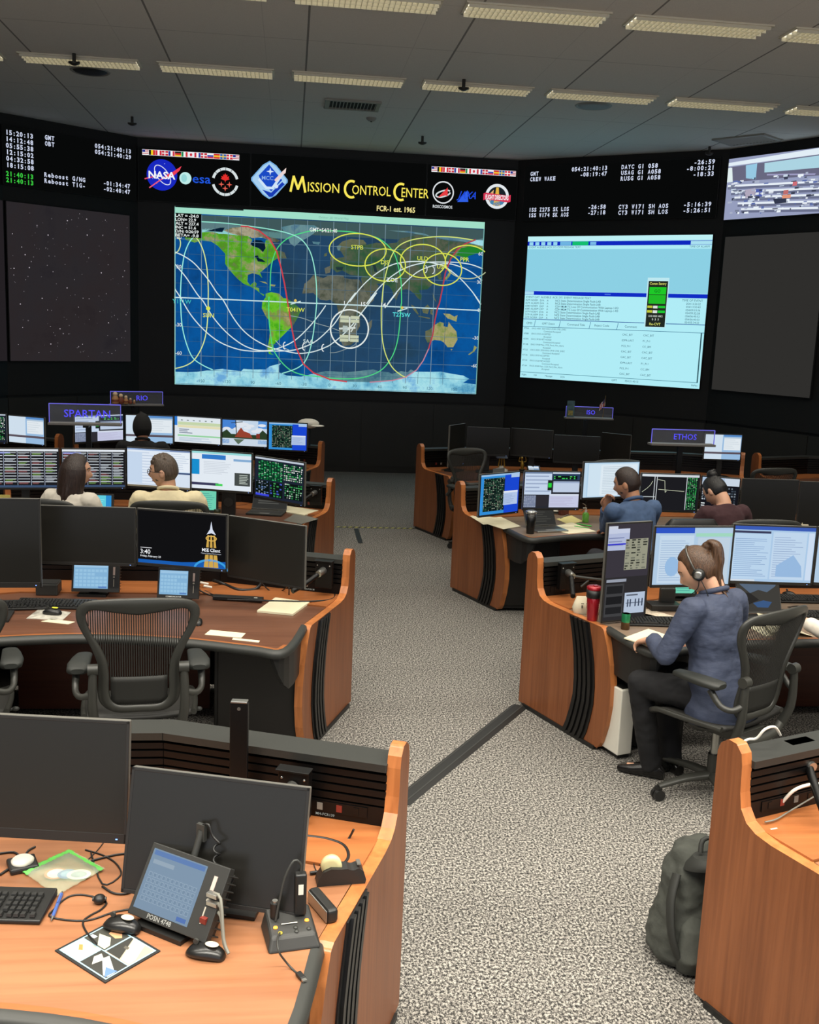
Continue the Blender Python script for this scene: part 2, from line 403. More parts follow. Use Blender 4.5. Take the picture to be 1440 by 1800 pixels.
# floor trims: black cable cover strip, hazard tape, short black tape
def strip(name, pts, wd, h, m, label, cat):
    mb = MB(); P = [Vector((*p, 0)) for p in pts]
    for a, b in zip(P[:-1], P[1:]):
        t = (b-a).normalized(); n = Vector((-t.y, t.x, 0))
        sec = [(-wd/2, 0), (-wd/2*.55, h), (wd/2*.55, h), (wd/2, 0)]
        vs_ = [a+n*x+Vector((0, 0, z)) for x, z in sec]+[b+n*x+Vector((0, 0, z)) for x, z in sec]
        mb.add(vs_, [(0, 1, 5, 4), (1, 2, 6, 5), (2, 3, 7, 6), (0, 3, 2, 1), (4, 5, 6, 7)])
        for sgn in (-.25, .25):
            mb.add([a+n*(wd*sgn-.004)+Vector((0, 0, h+.0015)), a+n*(wd*sgn+.004)+Vector((0, 0, h+.0015)), b+n*(wd*sgn+.004)+Vector((0, 0, h+.0015)), b+n*(wd*sgn-.004)+Vector((0, 0, h+.0015))], [(0, 1, 2, 3)], 1)
    o = mb.build(name, [m, GREY]); tag(o, label, cat); return o
RUB = mat('black_rubber', (30, 30, 29), .6)
a, b = onz(704, 1412, 0), onz(912, 1243, 0)
strip('cable_cover', [(.30, 4.62), (.47, 4.9), (a.x, a.y), (b.x, b.y)], .11, .016, RUB, 'black rubber cable cover running diagonally across the aisle carpet', 'cable cover')
a, b = onz(626, 930, 0), onz(634, 955, 0)
mb = MB(); t = (b-a).normalized(); mb.box((a+b)/2+Vector((0, 0, .002)), ((b-a).length, .055, .004), math.atan2(t.y, t.x))
tag(mb.build('floor_tape', RUB), 'short black strip of tape on the aisle carpet beside the striped tape', 'tape')
a, b = onz(590, 927, 0), onz(728, 930, 0); L = (b-a).length; t = (b-a).normalized(); n = Vector((-t.y, t.x, 0)); mb = MB()
YEL = mat('yellow_tape', (196, 190, 92), .6); k = 26
for j in range(k):
    q = [a+t*(L*j/k), a+t*(L*(j+1)/k), a+t*(L*(j+1)/k+.03)+n*.05, a+t*(L*j/k+.03)+n*.05]
    mb.add([p+Vector((0, 0, .003)) for p in q], [(0, 1, 2, 3)], j % 2)
tag(mb.build('hazard_tape', [YEL, RUB]), 'yellow and black striped tape across the aisle carpet', 'tape')

# ================================================================== ceiling fixtures
LOUV = mat('louvre_white', (225, 220, 200), .45)
GLOW = bpy.data.materials.new('lamp_glow'); GLOW.use_nodes = True
_b = GLOW.node_tree.nodes['Principled BSDF']; _b.inputs['Emission Color'].default_value = (1, .93, .74, 1); _b.inputs['Emission Strength'].default_value = 1.0; _b.inputs['Base Color'].default_value = (.7, .7, .65, 1)
def make_fixture():
    t = thing('ceiling_light', 'x', 'ceiling light', (0, 0, CZ), 0)
    W_, D_ = 1.22, .30
    mb = MB()
    for x, y, sx, sy in ((0, D_/2+.012, W_+.05, .025), (0, -D_/2-.012, W_+.05, .025), (W_/2+.012, 0, .025, D_+.05), (-W_/2-.012, 0, .025, D_+.05)):
        mb.box((x, y, -.008), (sx, sy, .016))
    mb.build('frame', LOUV, t, .003)
    MB().box((0, 0, -.003), (W_, D_, .004)).build('lamp_tray', GLOW, t)
    mb = MB(); n = 26
    for i in range(1, n):
        x = -W_/2+W_*i/n
        mb.add([(x-.004, -D_/2, -.006), (x+.004, -D_/2, -.006), (x+.0015, -D_/2, -.042), (x-.0015, -D_/2, -.042), (x-.004, D_/2, -.006), (x+.004, D_/2, -.006), (x+.0015, D_/2, -.042), (x-.0015, D_/2, -.042)],
               [(0, 1, 2, 3), (7, 6, 5, 4), (0, 4, 5, 1), (1, 5, 6, 2), (2, 6, 7, 3), (3, 7, 4, 0)])
    for y in (-D_/2, -D_/6, D_/6, D_/2): mb.box((0, y, -.024), (W_, .004, .036))
    mb.build('louvre', LOUV, t)
    return t
fix0 = make_fixture(); first = True; FX = {}
POS = {0: 'on the far left', 1: 'second from the left', 2: 'third from the left', 3: 'fourth from the left', 4: 'fifth from the left', 5: 'sixth from the left', 6: 'at the right frame edge'}
for y, pw in ROW_POWER.items():
    for i, x in enumerate([-2.33+1.463*j for j in range(-1, 8)]):
        if y < 9: 
            pass
        o = fix0 if first else copy_tree(fix0); 
        if first: CH[fix0.name] = list(fix0.children)
        first = False
        o.location = (x+(.12 if y < 12 and y > 9 else 0)*0, y, CZ)
        rn = {12.3: 'in row nearest the screens', 9.4: 'in second row from screens'}.get(y, 'out of the picture')
        o['label'] = f'louvred ceiling light {rn}, '+['outermost left', 'with the dark speaker dome', 'third from left', 'in front of the vent', 'with the sprinkler', 'with the pale speaker', 'right of the pale speaker', 'cut by the frame', 'outermost right'][i]
        if y < 9: o['label'] = 'louvred ceiling light in the rows above the camera, out of the picture'
        o['group'] = 'ceiling lights '+rn
        ld = LAMPS.get(pw) if 'LAMPS' in globals() else None
        if ld is None:
            ld = bpy.data.lights.new('lamp', 'AREA'); ld.shape = 'RECTANGLE'; ld.size = 1.2; ld.size_y = .28; ld.energy = pw; ld.color = LAMP_COL; ld.spread = math.radians(125)
            LAMPS = globals().setdefault('LAMPS', {}); LAMPS[pw] = ld
        lo = bpy.data.objects.new('lamp', ld); COL.objects.link(lo); lo.parent = o; lo.location = (0, 0, -.05)
# vents, detectors, sprinklers, speakers
def vent(c, rotz, label, sx=.62, sy=.5):
    t = thing('ceiling_vent', label, 'vent', (*c, CZ), rotz); m = mat('vent_grey', (150, 150, 142), .5)
    mb = MB()
    for x, y, a, b_ in ((0, sy/2, sx+.08, .05), (0, -sy/2, sx+.08, .05), (sx/2+.01, 0, .05, sy), (-sx/2-.01, 0, .05, sy)): mb.box((x, y, -.012), (a, b_, .024))
    mb.build('frame', m, t, .004)
    mb = MB()
    for i in range(14):
        x = -sx/2+sx*(i+.5)/14; mb.box((x, 0, -.012), (.006, sy-.06, .03), Matrix.Rotation(.5, 4, 'Y'))
    mb.build('louvre', m, t)
    MB().box((0, 0, -.002), (sx, sy, .003)).build('duct_opening', mat('vent_dark', (38, 38, 36), .8), t)
vent((.72, 13.72), 0, 'square ceiling vent above the central title board')
vent((6.2, 14.3), math.radians(-52), 'ceiling vent near the right edge above the camera picture', .7, .5)
def drop(c, label, name, cat, size=1):
    t = thing(name, label, cat, (*c, CZ)); DK = mat('sprinkler_dark', (60, 58, 54), .4, .5)
    mb = MB().cyl((0, 0, 0), (0, 0, -.08*size), .016*size); mb.build('stem', DK, t)
    mb = MB(); mb.lathe([(.045*size, 0), (.05*size, -.012), (.02*size, -.03), (.0, -.032)], (0, 0, -.075*size), 16)
    for k in range(2): mb.box((0, 0, -.075*size), (.1*size, .012, .02), k*math.pi/2)
    mb.build('deflector', DK, t)
for c, lb in (((-2.35, 12.05), 'sprinkler head hanging beside the leftmost ceiling light'), ((1.86, 12.0), 'sprinkler head hanging in front of the light above the flag strip'), ((-2.25, 15.5), 'small sprinkler head above the left clock board'), ((1.85, 15.6), 'small sprinkler head above the centre of the display wall'), ((5.95, 15.0), 'small sprinkler head above the right clock board')):
    drop(c, lb, 'sprinkler', 'sprinkler', 1.2)
def dome(c, label, col):
    t = thing('ceiling_speaker', label, 'speaker', (*c, CZ)); MB().lathe([(.0, -.02), (.10, -.018), (.17, -.012), (.19, 0)], n=32).build('grille', mat('grille'+str(col), col, .6), t)
    MB().lathe([(.19, 0), (.21, -.012), (.225, 0)], n=32).build('trim_ring', mat('vent_grey', (150, 150, 142)), t)
dome((-2.33, 12.85), 'dark round ceiling speaker below the leftmost ceiling light', (40, 40, 38)); dome((3.6, 12.88), 'pale round ceiling speaker right of centre below the row of lights', (140, 142, 140))
t = thing('smoke_detector', 'small smoke detector between the vent and the title board', 'smoke detector', (1.02, 14.5, CZ))
MB().lathe([(.07, 0), (.065, -.02), (.04, -.04), (0, -.045)]).build('body', mat('vent_grey', (150, 150, 142)), t)
MB().cyl((0, 0, -.04), (0, 0, -.055), .012).build('sensor', GREY, t)

# ================================================================== consoles
PROF = [(0, .02), (0, .99), (.012, 1.025), (.045, 1.05), (.085, 1.048), (.112, 1.02), (.12, .98), (.124, .88), (.135, .825), (.165, .785), (.21, .765), (.28, .757), (.80, .757), (.825, .745), (.865, .66), (.905, .55), (.928, .43), (.932, .31), (.912, .18), (.872, .06), (.845, .02)]
SD = math.radians(21)
def arcpts(pts, k=4): # densify a front edge
    out = []
    for i in range(len(pts)-1):
        p0, p1, p2, p3 = [Vector((*pts[j], 0)) for j in (max(i-1, 0), i, i+1, min(i+2, len(pts)-1))]
        for j in range(k):
            t = j/k; q = .5*((2*p1)+(p2-p0)*t+(2*p0-5*p1+4*p2-p3)*t*t+(3*p1-p0-3*p2+p3)*t**3); out.append((q.x, q.y))
    out.append(pts[-1]); return out
BW = 2.96
BACK = [(0, 0), (.84, .32), (BW-.84, .32), (BW, 0)]
def off(pts, d):
    """parallel copy of the back polyline, moved d towards the operator"""
    res = []
    for i, p in enumerate(pts):
        ns = []
        for a, b in ((i-1, i), (i, i+1)):
            if a >= 0 and b < len(pts):
                t = Vector((pts[b][0]-pts[a][0], pts[b][1]-pts[a][1])).normalized(); ns.append(Vector((t.y, -t.x)))
        n = sum(ns, Vector((0, 0))).normalized(); k = 1/max(.5, n.dot(ns[0])); res.append((p[0]+n.x*d*k, p[1]+n.y*d*k))
    return res
FRONT = [(.30, -.80), (.44, -1.19), (.62, -1.15), (1.0, -1.02), (BW/2, -.955), (BW-1.0, -1.02), (BW-.62, -1.15), (BW-.44, -1.19), (BW-.30, -.80)]
def console(side, ox, oy, label, tagtext, BW=2.96, top=None):
    top = top or W_TOP2
    """side +1: aisle end at its left; -1 mirrored"""
    BACK = [(0, 0), (.84, .32), (BW-.84, .32), (BW, 0)]
    FRONT = [(.046, -.76), (.30, -.80), (.44, -1.19), (.62, -1.15), (1.0, -1.02), (BW/2, -.955), (BW-1.0, -1.02), (BW-.62, -1.15), (BW-.44, -1.19), (BW-.30, -.80), (BW-.046, -.76)]
    FRONT[0] = (.3345, -.742); FRONT.pop(1); FRONT[-1] = (BW-.3345, -.742); FRONT.pop(-2)
    t = thing('control_console', label, 'console', (ox, oy, 0)); S = Matrix.Diagonal((side, 1, 1, 1))
    def mk():
        m = MB(); m.M = S; return m
    def fin(m, *a, **k):
        if side < 0: m.f = [f[::-1] for f in m.f]
        return m.build(*a, **k)
    for e in (0, 1):   # end panels
        if e == 0: org, ux = Vector((0, 0, 0)), Vector((math.sin(SD), -math.cos(SD), 0))
        else: org, ux = Vector((BW, 0, 0)), Vector((-math.sin(SD), -math.cos(SD), 0))
        inn = Vector((ux.y, -ux.x, 0)) * (-1 if e == 0 else 1); inn = Vector((math.cos(SD), math.sin(SD), 0)) if e == 0 else Vector((-math.cos(SD), math.sin(SD), 0))
        TH = .048
        m = mk(); o3 = org if e == 1 else org+inn*TH
        # slab extrudes along ux x z ; choose origin so it stays within [0, TH]
        nn = ux.cross(Vector((0, 0, 1))).normalized()
        o3 = org if nn.dot(inn) > 0 else org+inn*TH
        m.slab(PROF, o3, ux, (0, 0, 1), TH, 0, 1)
        p = fin(m, 'end_panel', [W_PANEL, W_EDGE], t, bevel=.008, seg=3)
        m = mk(); out = org-inn*.0       # ribbed black vent strip on the outside face
        fr = [(.497, .752), (.535, .64), (.565, .52), (.582, .38), (.582, .27), (.56, .17), (.53, .08), (.503, .0)]
        bk = [(.69, .752), (.73, .64), (.765, .52), (.785, .40), (.785, .27), (.765, .17), (.74, .08), (.71, .0)]
        def strip_(a, b, t0, t1):
            A = [(fr[i][0]*(1-a)+bk[i][0]*a, fr[i][1]) for i in range(8)]; B = [(fr[i][0]*(1-b)+bk[i][0]*b, fr[i][1]) for i in range(8)]
            for i in range(7):
                q = [A[i], B[i], B[i+1], A[i+1]]
                P = [org+ux*u+Vector((0, 0, max(z, .02))) for u, z in q]
                vs_ = [v_-inn*t0 for v_ in P]+[v_-inn*t1 for v_ in P]
                m.add(vs_, [(4, 5, 6, 7), (0, 1, 5, 4), (2, 3, 7, 6), (1, 2, 6, 5), (3, 0, 4, 7)])
        strip_(0, 1, -.01, .006)
        for a in (.08, .30, .52, .74): strip_(a, a+.13, .006, .016)
        fin(m, 'vent_grille', mat('vent_black', (13, 13, 13), .35), t)
        m = mk()
        m.slab([(.06, 0), (.82, 0), (.82, .025), (.06, .025)], org+inn*.01, ux, (0, 0, 1), .02)
        fin(m, 'plinth', BLK, t)
    # ledge, slat wall
    B0, B1 = off(BACK, .005), off(BACK, .135)
    def cut(pts, d0):      # keep inside the end panels
        a, b = Vector(pts[0]), Vector(pts[1]); tt = (b-a).normalized(); p0 = a+tt*d0
        c, e_ = Vector(pts[-1]), Vector(pts[-2]); t2 = (e_-c).normalized(); p1 = c+t2*d0
        return [tuple(p0)]+list(pts[1:-1])+[tuple(p1)]
    B0, B1 = cut(B0, .046), cut(B1, .046)
    m = mk()
    for i in range(3):
        m.prism([B0[i], B0[i+1], B1[i+1], B1[i]], .965, .992)
    fin(m, 'top_ledge', LEDGE, t, bevel=.004)
    m = mk(); C0, C1 = cut(off(BACK, .01), .046), cut(off(BACK, .03), .046)
    for i in range(3): m.prism([C0[i], C0[i+1], C1[i+1], C1[i]], .03, .965)
    fin(m, 'back_panel', WALL, t)
    m = mk(); D0 = cut(off(BACK, .03), .046)
    D1 = cut(off(BACK, .105), .046); D2 = cut(off(BACK, .125), .046)
    for i in range(3):
        m.prism([D0[i], D0[i+1], D1[i+1], D1[i]], .775, .965)
        for z in (.945, .915, .885, .855):
            m.prism([D1[i], D1[i+1], D2[i+1], D2[i]], z-.016, z+.006)
        m.prism([D1[i], D1[i+1], D2[i+1], D2[i]], .765, .832)
    fin(m, 'slat_wall', BLKM, t, bevel=.002, seg=1)
    # boards
    E1 = cut(off(BACK, .42), .046); 
    m = mk()
    for i in range(3): m.prism([D0[i], D0[i+1], E1[i+1], E1[i]], .722, .765)
    fin(m, 'rear_board', W_REAR, t, bevel=.003)
    fr = arcpts(FRONT, 5); m = mk()
    inn_fr = [(x, y) for x, y in fr]
    E2 = cut(off(BACK, .425), .046)
    m.prism([E2[0]]+[E2[1], E2[2], E2[3]]+inn_fr[::-1], .722, .757)
    fin(m, 'worktop', top, t)
    m = mk(); inf = []
    for i, (x, y) in enumerate(fr):
        dx, dy = fr[min(i+1, len(fr)-1)][0]-fr[max(i-1, 0)][0], fr[min(i+1, len(fr)-1)][1]-fr[max(i-1, 0)][1]; L_ = math.hypot(dx, dy); inf.append((x-dy/L_*.035, y+dx/L_*.035))
    m.v = [(x, y, .7578) for x, y in fr[4:-4]]+[(x, y, .7578) for x, y in inf[4:-4]]; k2 = len(fr[4:-4])
    for i in range(k2-1): m.f.append((i, i+1, k2+i+1, k2+i)); m.mi.append(0); m.sm.append(False)
    if side < 0: m.v = [(-x, y, z) for x, y, z in m.v]
    fin(m, 'edge_banding', W_REAR, t)
    # black bullnose
    m = mk(); P = [Vector((x, y, .741)) for x, y in fr]
    nz = []
    for i, p in enumerate(P):
        d = (P[min(i+1, len(P)-1)]-P[max(i-1, 0)]).normalized(); nz.append(Vector((d.y, -d.x, 0)))
    sec = [(-.012, .0175), (.006, .017), (.02, .008), (.026, -.006), (.022, -.02), (.0, -.034), (-.03, -.034)]
    vs_ = []
    for p, n in zip(P, nz):
        for a, b in sec: vs_.append(p+n*a+Vector((0, 0, b)))
    k = len(sec)
    m.add(vs_, [(i*k+j, i*k+j+1, (i+1)*k+j+1, (i+1)*k+j) for i in range(len(P)-1) for j in range(k-1)], 0, True)
    fin(m, 'front_edge', mat('edge_rubber', (48, 49, 46), .5), t)
    # corner cabinets with black doors and the recessed back board
    for e in (0, 1):
        q = [(.32, -.70), (.345, -.775), (.83, -.79), (.83, .0), (.20, -.15)]
        if e: q = [(BW-x, y) for x, y in q]
        m = mk(); m.prism(q, .03, .715); c = fin(m, 'cabinet', mat('cabinet_black', (15, 14, 13), .4), t, bevel=.006)
        a, b = Vector((*q[1], 0)), Vector((*q[2], 0)); d = (b-a).normalized(); n = Vector((d.y, -d.x, 0))
        if n.y > 0: n = -n
        m = mk(); 
        P4 = [a+d*.02, b-d*.02]
        for (z0, z1) in ((.06, .695),):
            vs_ = [P4[0]+Vector((0, 0, z0)), P4[1]+Vector((0, 0, z0)), P4[1]+Vector((0, 0, z1)), P4[0]+Vector((0, 0, z1))]
            vs_ += [v_+n*.018 for v_ in vs_]
            m.add(vs_, [(4, 5, 6, 7), (0, 1, 5, 4), (2, 3, 7, 6), (1, 2, 6, 5), (3, 0, 4, 7), (3, 2, 1, 0)])
        dr = fin(m, 'cabinet_door', mat('door_black', (17, 14, 12), .35), t, bevel=.004); 
        m = mk(); m.ball(P4[1]+n*.022-d*.05+Vector((0, 0, .12)), .012, 10); k_ = fin(m, 'door_knob', GREY, dr)
    for e in (0, 1):    # apron under the corner of the worktop
        n_ = len(fr); seg = [fr[i] for i in range(0, 8)] if e == 0 else [fr[n_-1-i] for i in range(0, 8)]
        m = mk(); V = []
        for j, (x, y) in enumerate(seg):
            zb = .50+.20*max(0, (j-3.5)/3.5)**1.5 if j > 3 else .50
            V += [(x, y+.012, .71), (x, y+.012, zb), (x+(.02 if e == 0 else -.02), y+.03, .71), (x+(.02 if e == 0 else -.02), y+.03, zb)]
        m.add(V, [(4*j, 4*j+4, 4*j+5, 4*j+1) for j in range(7)]+[(4*j+2, 4*j+3, 4*j+7, 4*j+6) for j in range(7)]+[(4*j+1, 4*j+5, 4*j+7, 4*j+3) for j in range(7)])
        fin(m, 'apron', mat('apron_black', (26, 26, 25), .45), t)
    m = mk(); m.prism([(.9, -.12), (BW-.9, -.12), (BW-.9, -.15), (.9, -.15)], .03, .72); fin(m, 'modesty_board', W_DARK, t)
    m = mk()
    # small rack plate with sockets on the slat wall near the aisle
    tt = Vector((math.cos(math.atan2(.32, .84)), math.sin(math.atan2(.32, .84)), 0)); nn = Vector((tt.y, -tt.x, 0))
    base = Vector((0, 0, 0))+nn*.127+tt*.12
    def on(u, z, d=0): return base+tt*u+nn*d+Vector((0, 0, z))
    sk = mk(); q = [on(-.01, .788), on(.25, .788), on(.25, .826), on(-.01, .826)]; q2 = [p+nn*.002 for p in q]; sk.add(q+q2, [(4, 5, 6, 7), (0, 1, 5, 4), (2, 3, 7, 6), (1, 2, 6, 5), (3, 0, 4, 7)], 0)
    for j, (u, cmi) in enumerate(((.02, 0), (.08, 1), (.15, 2), (.22, 0))):
        q = [on(u, .795), on(u+.02, .795), on(u+.02, .82), on(u, .82)]; q2 = [p+nn*.004 for p in q]
        sk.add(q+q2, [(4, 5, 6, 7), (0, 1, 5, 4), (2, 3, 7, 6), (1, 2, 6, 5), (3, 0, 4, 7)], cmi)
    fin(sk, 'socket_plate', [BLKM, mat('socket_red', (120, 40, 30)), mat('socket_grey', (130, 128, 120))], t)
    if tagtext:
        ux = tt if side > 0 else tt
        uxw = Vector((ux.x*side, ux.y, 0)) if side > 0 else Vector((ux.x*side, ux.y, 0))*-1
        c = Vector((on(.14, .785).x*side, on(.14, .785).y, .0))
        nw = Vector((nn.x*side, nn.y, 0))
        cv = Canvas(c+nw*.003+Vector((0, 0, .775)), uxw if uxw.x > 0 else -uxw, (0, 0, 1), .1, .02); cv.text(0, 0, tagtext, .0095, (150, 150, 140), 'c', .01); cv.build('name_tag', t)
    # logo on the black corner
    CH[t.name] = list(t.children)
    return t
ROWY = [3.36, 6.43, 9.46, 12.47]
XL, XR = .44, 1.56
rl = ['nearest the camera', 'with four dark monitors', 'under the SPARTAN sign', 'under the RIO sign']
rr = ['cut off at lower right', 'with the red tumbler on it', 'with the black steel tumbler', 'under the ISO sign']
for i, y in enumerate(ROWY):
    console(-1, XL, y, 'cherry wood console left of the aisle, '+rl[i], ['MH-FCR139', 'MH-FCR138', '', ''][i], top=[W_TOP, W_TOP2, W_TOP2, W_TOP2][i])
    console(1, XR, y, 'cherry wood console right of the aisle, '+rr[i], '', 4.2, [W_TOP, W_TOP3, W_TOP3, W_TOP2][i])
console(-1, XL-3.06, ROWY[3], 'cherry wood console at the left frame edge, farthest row', '')
console(-1, XL-3.06, ROWY[2], 'cherry wood console at the left frame edge of the third row', '')
console(1, XR+4.3, ROWY[3], 'cherry wood console at the far right edge of the farthest row', '')
